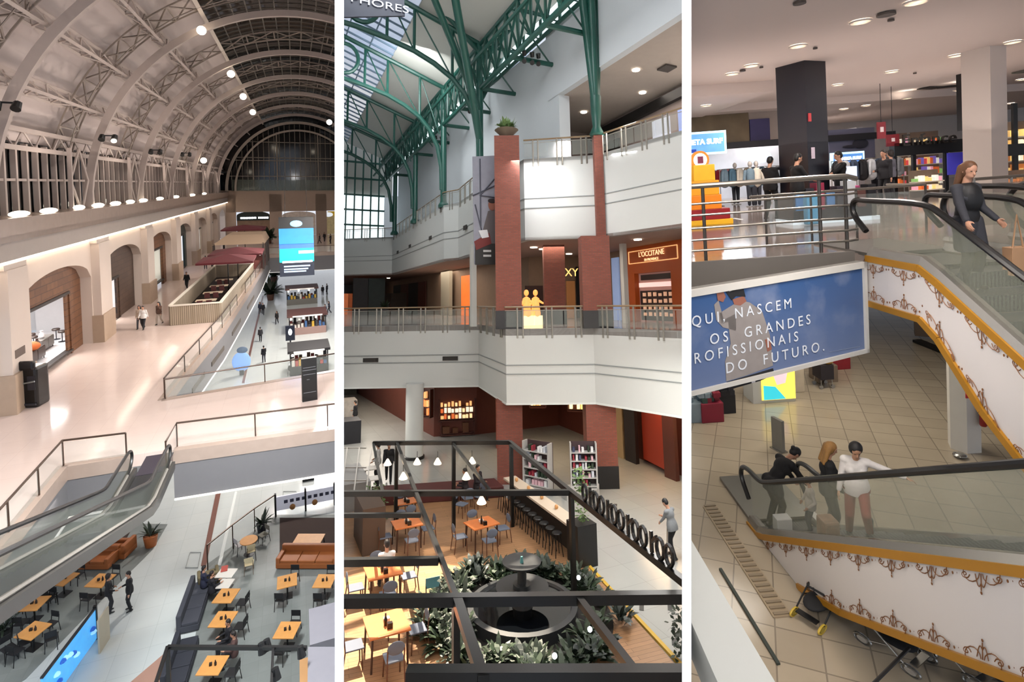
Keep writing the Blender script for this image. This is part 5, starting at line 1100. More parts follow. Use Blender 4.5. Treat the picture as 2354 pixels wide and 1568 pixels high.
# far court below the upper gallery end
for x, c, w_, l in ((828, '141012', 1.6, 'black board standing in the far court'), (865, '10201c', 1.8, 'dark green board in the far court'), (800, 'b8643c', 3.0, 'bright reddish shop display in the far court'), (850, '5c2c28', 5., 'maroon display wall in the far court'), (905, '3a2a20', 3., 'brown booth in the far court')):
    q = P2.oy(x, 690, 62 if w_ < 2 else 66); s = MB(); s.bx(q.x-w_/2, q.x+w_/2, q.y-.2, q.y+.2, 7, 7.0+(4.0 if w_ < 2 else 2.4)); tag(s.build('display_board', mat('court '+c, c, .6, emit=.6 if c == 'b8643c' else 0, var=.5, scale=2)), l, 'display board')
q = P2.oy(884, 700, 55); leafy('planter', 'low planter of dark green leaves in the far court', 'plant', (q.x, q.y, 7.), .4, dgrey, 50, 1.1, .25, leafg, 21)
# upper right: wall above the gallery, top ceiling, windows
wallrun([(15.9, 10), (15.3, 27.2)], 20.0, 24.2, .4, wht2, 'wall_clerestory', -1); strips([(15.9, 10), (15.3, 27.2)], (20.35, 20.6, 22.2, 22.8), 1, groove, .06)
s = MB(); s.bx(15.0, 15.7, 26.0, 27.4, 16.0, 24.6); struct(s.build('wall_pier', wht2))
wallrun([(15.3, 27.4), (14.4, 47), (14.2, 62)], 15.5, 24.0, .3, wht2, 'wall_clerestory_far', -1); strips([(15.3, 27.4), (14.4, 47), (14.2, 62)], (18.4, 19.2, 21., 21.6, 22.4), 1, groove, .06)
for k, (ya, yb, z) in enumerate(((28.5, 30.5, 19.6), (33, 36, 19.2))): vent((15.2-.045*(ya-27), (ya+yb)/2, z), (-.045, 1, 0), yb-ya, .22, 'dark slot vent high on the white wall, %s from the green column' % ordn(k))
s = MB(); s.slab([(15.9, 10), (15.3, 27.2), (15.3, 34), (26, 34), (26, 10)], 20.0, 20.15); struct(s.build('ceiling_second', mat('taupe ceiling', 'a89c92', .8)))
s = MB(); s.bx(20.6, 20.9, 10, 34, 15.5, 20.0); s.bx(15.3, 20.8, 31.8, 32, 15.5, 20); struct(s.build('wall_second_shops', mat('grey pink wall', '9b8c86', .7)))
s = MB(); s.bx(20.3, 20.6, 10, 31, 19.2, 19.75); struct(s.build('trim_black_track', blk))
for k, (x, y, r) in enumerate(((1462, 160, .2), (1477, 212, .2), (1342, 257, .2))): downlight(P2.oz(x, y, 19.99), 'recessed light in the taupe top ceiling, %s' % ['closest to the dark grille', 'between grille and black track', 'beside the green column'][k], 'top ceiling lights', r)
p = P2.oz(1533, 155, 19.99); s = MB(); s.bx(p.x-.35, p.x+.35, p.y-.35, p.y+.35, 19.9, 19.99); tag(s.build('ceiling_grille', mat('dark grille', '3c3632', .7)), 'square dark air grille in the taupe top ceiling', 'air vent')
purp = mat('purple blue window light', '8f9fd8', .3, emit=.55, var=.3, scale=1.5); dk = mat('dark shop board', '2c2624', .6)
for k, (ya, yb, m) in enumerate(((14.5, 16.5, purp), (17.2, 19.5, purp), (20.2, 22.4, purp), (23.2, 24.6, mat('pale lit window', 'c8ccd8', .4, emit=.5)), (28., 29.8, dk))):
    s = MB(); s.bx(20.45, 20.6, ya, yb, 15.6, 18.6); tag(s.build('shop_window', m), ['purple lit window on the top floor at the white partition', 'purple lit window with dark crossing lines on the top floor', 'purple lit window with warm goods below on the top floor', 'pale lit window on the top floor beside the black track end', 'dark board on the top floor between two railings'][k], 'shop window')
s = MB(); s.bx(15.2, 15.9, 27.6, 27.8, 15.6, 18); tag(s.build('dark_board', dk), 'dark board behind the upper railing near the plant bowl', 'board')
# ---- green roof structure
RY = [31.5, 39.5, 48.5, 57.5]; roofz = lambda X: 25.1+.37*(12.2-X)
s = MB(); s.prism([(8.2, 18, roofz(8.2)+.3), (12.4, 18, roofz(12.4)+.3), (12.4, 64, roofz(12.4)+.3), (8.2, 64, roofz(8.2)+.3)], (0, 0, .1)); s.bx(12.4, 14.6, 18, 64, 25.2, 25.35); struct(s.build('ceiling_roof_boards', boards))
s = MB(); s.prism([(-6, 18, roofz(-6)+.3), (8.2, 18, roofz(8.2)+.3), (8.2, 64, roofz(8.2)+.3), (-6, 64, roofz(-6)+.3)], (0, 0, .03)); struct(s.build('window_roof_glass', glass('roof glass', 'c4d4f0', .22, .1)))
s = MB(); y = 18.
while y < 64: s.beam((-6, y, roofz(-6)+.25), (8.2, y, roofz(8.2)+.25), .09, .12); y += 1.05
for x in (1.6, 3.2, 4.8, 6.5): s.beam((x, 18, roofz(x)+.25), (x, 64, roofz(x)+.25), .07, .1)
struct(s.build('window_roof_glazing_bars', mat('grey blue glazing bar', '6f8494', .5)))
for i, Y in enumerate(RY):
    o = thing('roof_truss', 'green curved roof truss with ring, %s counting from the plant bowl into the hall' % ordn(i), 'roof truss', (12.2, Y, 0), 0, 'curved green roof trusses')
    T = lambda X, z: V((X-12.2, 0, z)); MB().tube(T(12.2, roofz(12.2)), T(-4, roofz(-4)), .17, 8).build('top_chord', grn, o, True)
    bc = [(12.2, 16.8), (12.15, 18.6), (11.85, 20.2), (11.2, 21.5), (10.4, 22.4), (9.2, 23.2), (7.9, 23.8), (6.2, 24.3), (4.4, 24.7), (2, 25.), (-1, 25.2)]
    MB().path([T(*q) for q in bc], .17, 8).build('bottom_chord', grn, o, True)
    w_ = MB(); 
    for (X0, z0), (X1, z1) in (((10.4, 22.4), (10.4, roofz(10.4))), ((7.9, 23.8), (7.9, roofz(7.9))), ((6.2, 24.3), (6.2, roofz(6.2))), ((3.2, 24.8), (3.2, roofz(3.2)))): w_.tube(T(X0, z0), T(X1, z1), .1, 6)
    for (X0, z0), (X1, z1) in (((10.4, 22.4), (7.9, roofz(7.9))), ((12., 21.2), (10.4, roofz(10.4))), ((7.9, 23.8), (6.2, roofz(6.2)))): w_.tube(T(X0, z0), T(X1, z1), .05, 6)
    w_.build('web_bars', grn, o); 
    MB().path([T(4.7+1.0*cos(2*pi*k/20), 26.2+1.15*sin(2*pi*k/20)) for k in range(20)], .15, 8, closed=True).build('ring', grn, o, True)
for i, Y in enumerate((31.5, 39.5, 48.5, 57.5)):
    o = thing('green_column', 'green steel column rising from the upper gallery, %s from the plant bowl' % ordn(i), 'column', (12.25+.1*i, Y, 15.5), 0, 'green columns of the upper gallery')
    MB().lathe([(.3, 0), (.3, .1), (.24, .5), (.22, 9.6)], n=14).build('shaft', grn, o, True); MB().lathe([(.42, -.1), (.42, .12), (.3, .3)], n=14).build('base_plate', grn, o)
# second big column at the gallery corner (several tubes gathered in a cone)
o = thing('column_cluster', 'thick green column cluster spreading upward above the thin brick shaft', 'column', (14.95, 22.2, 16.4)); MB().lathe([(.34, 0), (.38, .1), (.2, .5), (.26, 1.2), (.28, 2.1)], n=14).build('foot', grn, o, True)
for k, (x, y) in enumerate(((-.75, -.1), (-.05, .3), (.28, -.2), (-.3, -.4))): MB().tube((x*.1, y*.1, 2.0), (x*1.1, y*1.1, 9.5), .2, 10, .24).build('tube', grn, o, True)
# struts branching from the first column
o = thing('strut_tree', 'heavy green struts branching from the first green column to the roof', 'struts', (12.25, 31.5, 20)); c0 = V((12.25, 31.5, 20))
for k, (x, y, Y, z0, r) in enumerate(((1040, -40, 26.5, 18.6, .24), (975, -60, 27., 20.5, .2), (1010, 15, 31, 24.5, .16), (1250, -30, 27, 23.6, .2), (1190, 60, 35, 21.0, .16))):
    q = P2.oy(x, y, Y); MB().tube(V((12.25, 31.5, z0))-c0, q-c0, r, 10).build('strut', grn, o, True)
# lengthwise truss, cross beams
o = thing('lengthwise_truss', 'green crossed lattice truss running along above the upper gallery', 'roof truss', (12.3, 16, 21)); s = MB(); s.tube((0, 0, 1), (0, 48, 1), .16, 8); s.build('lower_chord', grn, o); MB().tube((0, 0, 4), (0, 48, 4), .16, 8).build('upper_chord', grn, o)
s = MB(); y = 0
while y < 46:
    s.tube((0, y, 1), (0, y+1.6, 4), .08, 6); s.tube((0, y+1.6, 1), (0, y, 4), .08, 6); s.tube((0, y, 1), (0, y, 4), .08, 6); s.tube((-.9, y, 2.2), (0, y+1.6, 1), .06, 5); s.tube((-.9, y, 2.2), (0, y+1.6, 4), .06, 5); y += 1.6
s.build('crossed_bars', grn, o); MB().tube((-.9, 0, 2.2), (-.9, 48, 2.2), .12, 6).build('side_chord', grn, o)
o = thing('lengthwise_truss', 'green lattice along the clerestory strip of bright glass', 'roof truss', (14.9, 16, 24)); MB().tube((0, 0, .1), (-.7, 46, 0), .13, 8).build('lower_chord', grn, o); MB().tube((0, 0, 1.7), (-.7, 46, 1.5), .16, 8).build('upper_chord', grn, o)
s = MB(); y = 0
while y < 46: s.tube((-.015*y, y, 0), (-.015*y, y, 1.6), .1, 6); s.tube((-.015*y, y, 0), (-.015*y, y+2.3, 1.6), .05, 6); y += 2.3
s.build('uprights', grn, o)
s = MB(); s.prism([(15.1, 14, 24.2), (14.4, 64, 24.0), (14.4, 64, 25.6), (15.1, 14, 25.8)], (.05, 0, 0)); struct(s.build('window_clerestory', mat('frosted glass with daylight glow', 'e6f2f4', .4, emit=1.6, ecol='e4f2f8')))  # emission put into the glass stands in for daylight
for i, Y in enumerate((22.5, 26.5, 31.5, 35.5, 39.5, 44, 48.5, 57.5)):
    o = thing('cross_beam', 'green cross beam from column line to the bright clerestory, %s into the hall' % ordn(i), 'beam', (12.3, Y, 22.), 0, 'green cross beams'); MB().tube((0, 0, 0), (2.6, 0, 0), .15, 8).build('tube', grn, o); MB().tube((0, 0, 3.0), (2.6, 0, 3.0), .12, 8).build('tube', grn, o)
    for a_, b_ in (((0, 0, 0), (2.5, 0, 3)), ((2.5, 0, 0), (0, 0, 3))): MB().tube(a_, b_, .05, 6).build('diagonal', grn, o)
    if i in (1, 3, 5):
        sp_ = thing('spotlight', 'black floodlight cluster on the green cross beam, %s into the hall' % ordn([1, 3, 5].index(i)), 'spotlight', (13.4, Y-.2, 22.), 0)
        for e in (-.4, .1, .5): 
            for f in (-.3, .35): MB().tube((e, 0, f*.4), (e-.1, -.15, f), .11, 8, .14).build('lamp_head', blk, sp_)
# far end glazing
s = MB(); s.bx(-2, 13, 65.5, 65.6, 15.5, 21); struct(s.build('window_far_end', mat('frosted glass with daylight glow', 'e6f2f4', .4, emit=1.6, ecol='e4f2f8')))  # same emissive glass, its glow stands in for daylight
s = MB(); [s.bx(x-.08, x+.08, 65.2, 65.4, 15.5, 27) for x in [-1+.95*k for k in range(15)]]; [s.bx(-2, 13, 65.2, 65.4, z-.1, z+.1) for z in (17.4, 19.2, 21, 23, 25)]; struct(s.build('window_far_end_frame', grn))
s = MB(); s.bx(-2, 14, 65.7, 65.8, 21, 30); struct(s.build('wall_far_gable', boards))
# plant bowl, banner, hanging board
b = thing('plant_bowl', 'stone bowl of trailing green plants on top of the brick pillar', 'plant pot', (10.75, 23.95, zt)); MB().lathe([(.2, 0), (.24, .05), (.42, .25), (.6, .42), (.56, .44), (.5, .38)], n=20).build('bowl', mat('weathered stone bowl', '6d6152', .8), b, True)
q = leafy('x', 'x', 'x', (10.75, 23.95, zt), 0, None, 90, .6, .12, leafl, 9, 1.6, .15, .95); lv = q.children[0]; lv.parent = b; lv.matrix_local = Matrix.Translation((0, 0, .42)); lv.name = 'leaves'; bpy.data.objects.remove(q)
bn = thing('banner', 'tall hanging banner showing a man, fixed beside the brick pillar', 'banner', (0, 0, 0)); YB2 = 24.6
def bq(x, y, off=0.): return P2.oy(x, y, YB2-off)
def bpoly(pts, m, nm, off=.03, th=.01): MB().prism([bq(x, y, off) for x, y in pts], (0, th, 0)).build(nm, m, bn)
bpoly([(1086, 360), (1152, 357), (1152, 608), (1090, 608)], mat('grey mauve print', '8e8f9a', .7, var=.15), 'cloth', .0, .02)
bpoly([(1092, 560), (1152, 556), (1152, 608), (1092, 609)], mat('black print', '2a2a2a', .7), 'lower_panel')
for a_, b_ in (((1087, 450), (1152, 420)), ((1103, 365), (1105, 520)), ((1103, 450), (1150, 395)), ((1092, 470), (1112, 550)), ((1105, 450), (1145, 455))):
    MB().tube(bq(*a_, .02), bq(*b_, .02), .035, 5).build('printed_line', mat('dark printed line', '4a4c58', .7), bn)
bpoly([(1122, 485), (1150, 480), (1152, 560), (1120, 560), (1110, 530)], mat('grey shirt print', '5c5658', .7), 'printed_torso', .04)
bpoly([(1090, 555), (1125, 535), (1130, 560), (1095, 575)], mat('maroon print', '6a2a28', .7), 'printed_arm', .05); bpoly([(1100, 530), (1120, 528), (1124, 545), (1108, 548)], mat('white print', 'd8d8dc', .7), 'printed_cloth', .055)
MB().ell(bq(1131, 472, .06), (.2, .012, .26), 14, 8).build('printed_face', mat('printed skin', '8a5848', .7), bn); MB().ell(bq(1131, 462, .07), (.22, .012, .12), 14, 8).build('printed_hair', mat('printed hair', '2a2020', .7), bn)
for y, w_ in ((577, 9), (588, 9)): MB().beam(bq(1120-w_, y, .06), bq(1120+w_, y, .06), .02, .1).build('text_line', mat('printed text', 'b8b8b8', .7), bn)
hb = thing('hanging_board', 'dark navy board with pale lettering hanging at the top beside the white partition', 'sign', tuple(P2.oy(860, 0, 20))); q0 = V(P2.oy(860, 0, 20)); c_ = [P2.oy(x, y, 20)-q0 for x, y in ((740, 40), (931, 36), (926, -60), (740, -60))]
MB().prism(c_, (0, .1, 0)).build('board', mat('navy board', '23293c', .4), hb); txt('S   PHORES', .42, frame_M(P2.oy(850, 5, 19.95)-q0, (1, -.0, 0), (0, 0, 1)), mat('pale letters', 'c8ccd4', .5, emit=.3), 'lettering', hb, sx=1.5)
# ---- cafe on the ground floor -------------------------------------------------
deck = grid_mat('honey plank deck', 'a37b58', '94704f', '6b4c34', 1.6, .14, .006, .35, 'plank', 'xy', rot=.1, var=.2)
s = MB(); s.slab([(-6, 9), (8.8, 9), (8.95, 10.7), (9.75, 16.2), (9.85, 21.7), (9.9, 24.0), (4.5, 25.4), (-6, 29)], 0, .05); struct(s.build('floor_cafe_deck', deck))
s = MB(); s.prism([(8.8, 9, 0), (8.9, 9, 0), (9.85, 16.2, 0), (9.75, 16.2, 0)], (0, 0, .07)); struct(s.build('trim_yellow_edge', mat('yellow edge strip', 'c09a30', .5)))
s = MB(); s.slab([(4.7, 25.2), (9.85, 23.8), (9.8, 22.6), (4.7, 24.)], .05, .5); tag(s.build('banquette', mat('maroon seat', '4a1a16', .7), bev=.04), 'long maroon banquette across the far end of the plank deck', 'bench')
# white ledge with plants and stools along the deck
a_, b_ = V((9.75, 21.9, 0)), V((9.7, 16.6, 0)); o = thing('ledge_counter', 'long pale ledge counter along the deck edge with dark front', 'counter', tuple(a_)); d_ = b_-a_
MB().beam(V((0, 0, 1.04)), d_+V((0, 0, 1.04)), .55, .07).build('countertop', mat('cream ledge', 'c8b8a4', .5), o); MB().beam(V((.1, 0, .5)), d_+V((.1, 0, .5)), .12, 1.0).build('front_panel', mat('black slats', '17120f', .6), o)
st0 = None
for k in range(11):
    lab = 'black bar stool under the cream ledge counter, %s from the maroon banquette' % ordn(k); loc = (9.2, 21.4-k*.45, .05)
    if st0 is None:
        st0 = thing('bar_stool', lab, 'stool', loc, 0, 'bar stools along the ledge'); MB().lathe([(.16, .68), (.17, .7), (.15, .73)], n=12).build('seat', blk, st0)
        for a in range(4): MB().tube((.2*cos(a*pi/2+.78), .2*sin(a*pi/2+.78), 0), (.1*cos(a*pi/2+.78), .1*sin(a*pi/2+.78), .69), .015, 6).build('leg', blk, st0)
    else: dup(st0, loc, 0, lab)
for k in range(5): s = MB(); s.ell((9.75, 21.2-k*1.1, 1.15), (.07, .07, .08), 8, 6); tag(s.build('table_lamp', mat('small brass lamp', 'a87848', .4, emit=.4)), 'small brass pot on the cream ledge, %s from the banquette' % ordn(k), 'pot')
bx_ = thing('planter', 'tall black planter box with climbing plant at the end of the ledge', 'planter', (9.72, 16.2, 0)); hz = 1.25; MB().bx(-.35, .35, -.35, .35, 0, hz).build('box', blk, bx_)
def vine(parent, p0, h, r, n, seed, m=leafl, T=None):
    rnd = random.Random(seed); f = MB()
    for i in range(n):
        z = rnd.random()*h; a = rnd.random()*6.28; c = V(p0)+V((cos(a)*r*rnd.random(), sin(a)*r*rnd.random(), z)); u = V((rnd.uniform(-1, 1), rnd.uniform(-1, 1), rnd.uniform(-.8, .2))).normalized(); w_ = u.cross(V((0, 0, 1))).normalized(); l = .1+.08*rnd.random()
        f.add([c, c+u*l*.5+w_*l*.35, c+u*l, c+u*l*.5-w_*l*.35], [(0, 1, 2, 3)])
    return f.build('leaves', m, parent)
vine(bx_, (0, 0, hz), 1.7, .28, 170, 3)
# pergola
PZ = 3.0
def pz2(x, y, z=PZ): return P2.oz(x, y, z)
o = thing('pergola', 'black steel pergola over the plank deck cafe', 'pergola', (0, 0, 0)); bk2 = mat('black pergola steel', '151515', .3, .3)
def bm(a, b, w_=.13, h_=.14, m=bk2, nm='beam'): MB().beam(pz2(*a), pz2(*b), w_, h_).build(nm, m, o)
bm((858, 1019), (1172, 1017)); bm((700, 1135), (1312, 1132)); bm((700, 1185), (968, 1184), .1, .1); bm((700, 1294), (1008, 1289)); bm((700, 1384), (1640, 1372), .16, .17); bm((935, 1554), (1640, 1553), .2, .2)
bm((912, 1018), (1050, 1378), .1, .1); bm((1050, 1378), (1112, 1568), .16, .16); bm((1172, 1017), (1312, 1132)); bm((1312, 1132), (1640, 1392)); bm((1040, 1018), (1130, 1133), .08, .08); bm((858, 1019), (880, 1133), .08, .08); bm((1326, 1372), (1470, 1560), .12, .12)
for x, y in ((912, 1020), (1043, 1020), (1175, 1018), (1313, 1134), (1048, 1380), (700, 1384)):
    q = pz2(x, y); 
    for (zb) in (.05,): MB().bx(q.x-.06, q.x+.06, q.y-.06, q.y+.06, zb, PZ).build('post', bk2, o)
s = thing('letter_row', 'row of black cut out letters standing on the slanting pergola beam', 'sign', tuple(pz2(1345, 1158))); q0 = pz2(1345, 1158); q1 = pz2(1545, 1316); dd = (q1-q0); u = dd.normalized()
for k in range(13):
    c = u*(dd.length*k/12.2)+V((0, 0, .28)); r = MB()
    if k % 3 == 1: r.beam(c-V((0, 0, .2)), c+V((0, 0, .22)), .06, .06); r.beam(c-V((0, 0, .0)), c+u*.2+V((0, 0, .18)), .06, .06)
    else: r.path([c+u*(.13*cos(2*pi*j/12))+V((0, 0, .19*sin(2*pi*j/12))) for j in range(12)], .04, 6, closed=True)
    r.build('letter', bk2, s)
# white trellis frame at the far left of the cafe
o = thing('trellis_screen', 'white gridded screen beside the service counter', 'screen', tuple(P2.oz(800, 1180, 0))); q0 = P2.oz(800, 1180, 0); r = MB()
for k in range(5): a_, b_ = P2.oz(730+k*28, 1130, 1.2)-q0, P2.oz(742+k*28, 1030, 1.2)-q0; MB().beam(a_, b_, .05, .05).build('bar', mat('pale metal', 'a8a29a', .4), o)
for y in (1030, 1075, 1105, 1130): MB().beam(P2.oz(730, y, 1.2)-q0, P2.oz(842, y, 1.2)-q0, .05, .05).build('bar', mat('pale metal', 'a8a29a', .4), o)
q = P2.oz(835, 1165, 0); s = MB(); s.bx(q.x-2.2, q.x+.2, q.y-.5, q.y+2.4, .05, 1.1); tag(s.build('service_counter', mat('pale grey counter', '8f8d8a', .5)), 'pale grey service counter under the white gridded screen', 'counter')
for k, (x, y) in enumerate(((852, 1078), (853, 1102))): p = P2.oz(x, y, .8); make_table('side_table', ['small white table behind the standing waiters', 'second small white table nearer the deck'][k], 'table', .7, .6, .8, mat('white tabletop', 'd6d0c6', .4), 'metal', None, (p.x, p.y, 0.05))
q = P2.oz(838, 1280, 0); s = MB(); s.bx(q.x-.1, q.x+.65, q.y-.1, q.y+1.7, .05, 1.5); tag(s.build('room_screen', mat('dark brown board', '4b3a2e', .6)), 'dark brown upright screen board between the left tables', 'screen')
# tables
T2 = [(888, 1437, .0, 'with three blue padded chairs, lowest of the row', .95, 1.0), (880, 1314, .0, 'behind the lowest table of the row', .95, .9), (935, 1205, .0, 'in the sun beside the slanting beam', .95, .8), (1107, 1205, .15, 'on the shaded planks by the fountain plants', 1., .8), (932, 1155, .0, 'small and far, under the cross beam', .8, .6)]
for k, (x, y, rz, l, w_, d_) in enumerate(T2):
    p = P2.oz(x, y, .75); lab = 'orange wood cafe table '+l; make_table('cafe_table', lab, 'table', w_, d_, .75, oak2, 'wood', 'orange wood cafe tables', (p.x, p.y, .05), rz)
    s = MB(); s.lathe([(.04, 0), (.045, .12), (.02, .2), (.02, .26)], (p.x-.04, p.y-.1, .8), 10); s.bx(p.x-.03, p.x+.09, p.y-.3, p.y-.2, .8, .92); tag(s.build('sauce_bottle', mat('dark bottle', '1c120e', .3)), 'dark sauce bottle on the orange table '+l, 'bottle', 'sauce bottles')
    s = MB(); s.bx(p.x-.05, p.x+.09, p.y+.02, p.y+.14, .8, .87); tag(s.build('napkin_box', mat('white napkins', 'd8d4cc', .8)), 'white napkins on the orange table '+l, 'napkins', 'napkins')
cA = None; bl = mat('slate blue pad', '5f6674', .8); wd_ = mat('dark wood chair', '5a3420', .5)
SH = ['lowest table of the row', 'second table of the row', 'sunny table by the beam', 'shaded table by the fountain plants', 'small far table']
for k, (x, y, rz, l, w_, d_) in enumerate(T2):
    p = P2.oz(x, y, .75)
    for j, (dx, dy, r) in enumerate(((-w_/2-.28, 0, -pi/2), (w_/2+.28, 0, pi/2), (0, -d_/2-.32, 0), (0, d_/2+.3, pi))):
        if k == 4 and j < 2: continue
        lab = 'chair at the %s, %s' % (SH[k], ['toward the partition', 'toward the fountain', 'its back to the viewer', 'facing the viewer'][j]); loc = (p.x+dx, p.y+dy, .05)
        if cA is None: cA = make_chair(lab, bl, wd_, loc, r, 'cafe chairs on the plank deck', 'dining_chair', True)
        else: dup(cA, loc, r, lab)
p = P2.oz(1012, 1445, 0); s_ = make_chair('chair with teal back standing alone behind the slanting beam', mat('teal pad', '4f7a80', .8), blk, (p.x, p.y+.5, .05), 3.1)
for k, (x, y) in enumerate(((1075, 1150), (1100, 1145), (1060, 1165))): p = P2.oz(x, y, .4); dup(cA, (p.x, p.y, .05), k*1.9, 'chair in the dark cluster beyond the shaded table, %s of three' % ordn(k))
# heart shaped pendants (seen as two bright bulbs each)
for k, (x, y, z) in enumerate(((891, 1068, 2.6), (959, 1066, 2.6), (1006, 1066, 2.6), (927, 1100, 2.6), (1072, 1100, 2.6), (1107, 1156, 2.6), (1085, 1064, 2.6))):
    q = P2.oz(x, y, z); o = thing('pendant_lamp', 'small bright bell pendant over the plank deck, %s in order of distance' % ordn(k), 'pendant lamp', tuple(q), 0, 'bright pendants'); MB().lathe([(.02, .2), (.05, .16), (.14, .0), (.13, -.02)], n=14).build('shade', mat('cream glowing shade', 'ffe8c8', .5, emit=3., ecol='ffe6c0'), o, True); MB().tube((0, 0, .2), (0, 0, .42), .01, 5).build('cord', blk, o)
# fountain with planting
fc = P2.oz(1215, 1455, 0); fx, fy = fc.x+.1, fc.y+.55
fo = thing('fountain', 'dark two tiered round fountain in the planting bed', 'fountain', (fx, fy, 0)); fst = mat('dark slate stone', '2c2e30', .35, var=.15)
MB().lathe([(1.45, 0), (1.45, .4), (1.3, .42), (1.25, .3), (.1, .28)], n=36).build('basin', fst, fo, True); MB().lathe([(1.27, .33), (1.27, .36)], n=36).build('water', mat('dark pond water', '07090c', .04, spec=.8), fo)
MB().lathe([(.3, .3), (.24, .5), (.24, .9)], n=20).build('pedestal', fst, fo, True); MB().lathe([(.2, .6), (.45, .74), (.68, .78), (.7, .83), (.2, .79)], n=30).build('lower_dish', fst, fo, True); MB().lathe([(.12, .8), (.12, 1.25), (.3, 1.36), (.5, 1.39), (.52, 1.44), (.1, 1.4)], n=28).build('upper_dish', fst, fo, True); MB().lathe([(.05, 1.4), (.03, 1.55)], n=10).build('spout', mat('verdigris', '4a8080', .4), fo)
lf = [None]*3; rnd = random.Random(12); cnt = 0
for k in range(74):
    a = rnd.random()*2*pi; r = 1.6+.85*rnd.random()**.8; x, y = fx+r*cos(a)*1.0, fy+r*sin(a)*1.15
    if x > 8.95: continue
    t = k % 3; lab = 'leafy plant in the bed round the dark fountain, %s' % ('on the sunny deck side' if (a > 2 and a < 4) else 'toward the pale walkway' if (a < 1 or a > 5.3) else 'behind the fountain' if a <= 2 else 'in front of the basin')
    if lf[t] is None: lf[t] = leafy('bed_plant', lab, 'plant', (x, y, .05), 0, None, 34, .44+.08*t, .13, [leafg, mat('deep green leaves', '18241b', .45, var=.4, scale=9), mat('mid green leaves', '2a3a26', .5, var=.4, scale=9)][t], 30+t, 1., .25, .75, group='plants round the fountain')
    else: dup(lf[t], (x, y, .05), a*3, lab, 'plants round the fountain')
s = MB(); s.lathe([(2.35, .05), (2.35, .09), (1.5, .12)], (fx, fy, 0), 40); tag(s.build('soil_bed', mat('dark soil', '1a1613', .95)), 'round dark soil bed under the fountain plants', 'planting bed')
for k, (x, y) in enumerate(((1275, 1508), (1356, 1447), (1330, 1328))): q = P2.oz(x, y, .6); s = MB(); s.ell(tuple(q), (.06, .06, .06), 8, 6); tag(s.build('garden_lamp', ledc), 'tiny white lamp among the fountain leaves, %s' % ['in front of the basin', 'toward the walkway', 'behind the basin'][k], 'lamp')
vq = P2.oz(1026, 1560, 0); o = thing('climbing_plant', 'climbing plant trailing on the thick pergola post by the fountain', 'plant', (vq.x, vq.y, .05)); vine(o, (0, 0, 0), 2.2, .22, 150, 8, leafg)
vq = P2.oz(862, 1200, 0); o = thing('climbing_plant', 'bushy bright plant beside the far small table', 'plant', (vq.x, vq.y, .05)); vine(o, (0, 0, 0), 1.3, .45, 220, 9, leafl)
vq = P2.oz(1567, 1520, 0); o = thing('climbing_plant', 'green plant cut off by the white partition on the pale walkway', 'plant', (vq.x, vq.y, .05)); vine(o, (0, 0, 0), 1.3, .3, 120, 10, leafg)
for k, (x, y, a) in enumerate(((1475, 1397, .5), (1540, 1397, .5), (1550, 1476, .5), (1415, 1162, 0), (1437, 1190, 0))): q = P2.oz(x, y, 0); s = MB(); s.box((q.x, q.y, .006), (.3, .12, .01), .9); tag(s.build('floor_grille', mat('dark floor grille', '3b3a38', .6)), 'small dark floor outlet on the pale walkway, %s' % ['by the yellow edge', 'farther from the yellow edge', 'closest to the cut off plant', 'by the last brick pillar', 'between last pillar and letters'][k], 'floor outlet')
# objects at far left of the ground floor
for k, (x, y, w_, c) in enumerate(((810, 1015, 1.0, '1a1a20'), (802, 960, 1.2, 'b8b4ae'), (805, 905, 1.2, '3a3a30'))):
    q = P2.oz(x, y, 0); s = MB(); s.bx(q.x-w_*.6, q.x+w_*.4, q.y-.6, q.y+.8, 0, 1.3); tag(s.build('kiosk_counter', mat('stall '+c, c, .5, var=.4, scale=3)), ['dark kiosk counter along the walkway by the partition', 'pale kiosk counter behind the dark one', 'farthest green brown kiosk counter on the walkway'][k], 'counter')
s = MB(); q = P2.oz(895, 1100, 0); 
# people of hall two
def pz2p(px, py, z, key, rz, label, top, bot, **kw): return person(key, tuple(P2.oz(px, py, z)), rz, label, topc=top, botc=bot, **kw)
pz2p(816, 985, 0, 'stand', 1., 'person in black standing by the kiosk counter near the partition', '18181c', '141418')
pz2p(868, 1110, 0, 'standf', 1.2, 'waiter in white shirt and dark apron beside the trellis screen', 'b8b6b2', '17171a'); pz2p(893, 1110, 0, 'walk', 2.9, 'waiter dressed in black standing in front of the round white column', '0f0f12', '101014')
pz2p(1540, 1072, 0, 'stand', 3.1, 'person in dark coat standing before the red glowing shelves', '15191a', '14161a')
person('sweep', tuple(P2.oz(1550, 1284, 0)), .3, 'cleaner in grey shirt and black cap bending forward with a broom', topc='7c8084', botc='101014', hairc='0c0c0e', pose=dict(lean=.22, lh=(-.05, .42, 1.0), rh=(.1, .4, 1.15), lf=(-.12, -.12, .1), rf=(.12, .14, .1), headtilt=(.25, 0)), vox=.02)
q = P2.oz(1533, 1275, 0); s = MB(); s.tube((q.x, q.y, .02), (q.x+.15, q.y+.05, 1.15), .014, 6); s.bx(q.x-.15, q.x+.15, q.y-.04, q.y+.04, 0, .06); tag(s.build('broom', mat('broom wood', '6b5a48', .6)), 'thin broom held by the bending cleaner', 'broom')
for k, (x, y) in enumerate(((1070, 1160), (1098, 1150))): person('sit_', tuple(P2.oz(x, y, 0)), 1.+k*2.6, ['person in dark clothes sitting at the cluster beyond the shaded table', 'second dark clothed person sitting beyond the shaded table'][k], topc='1d1418', botc='1a1618')
person('sit_', tuple(P2.oz(886, 1360, 0)+V((0, -.1, 0))), .0, 'person in white top sitting at the second table of the row', topc='d8d6d2', botc='2a2a30')
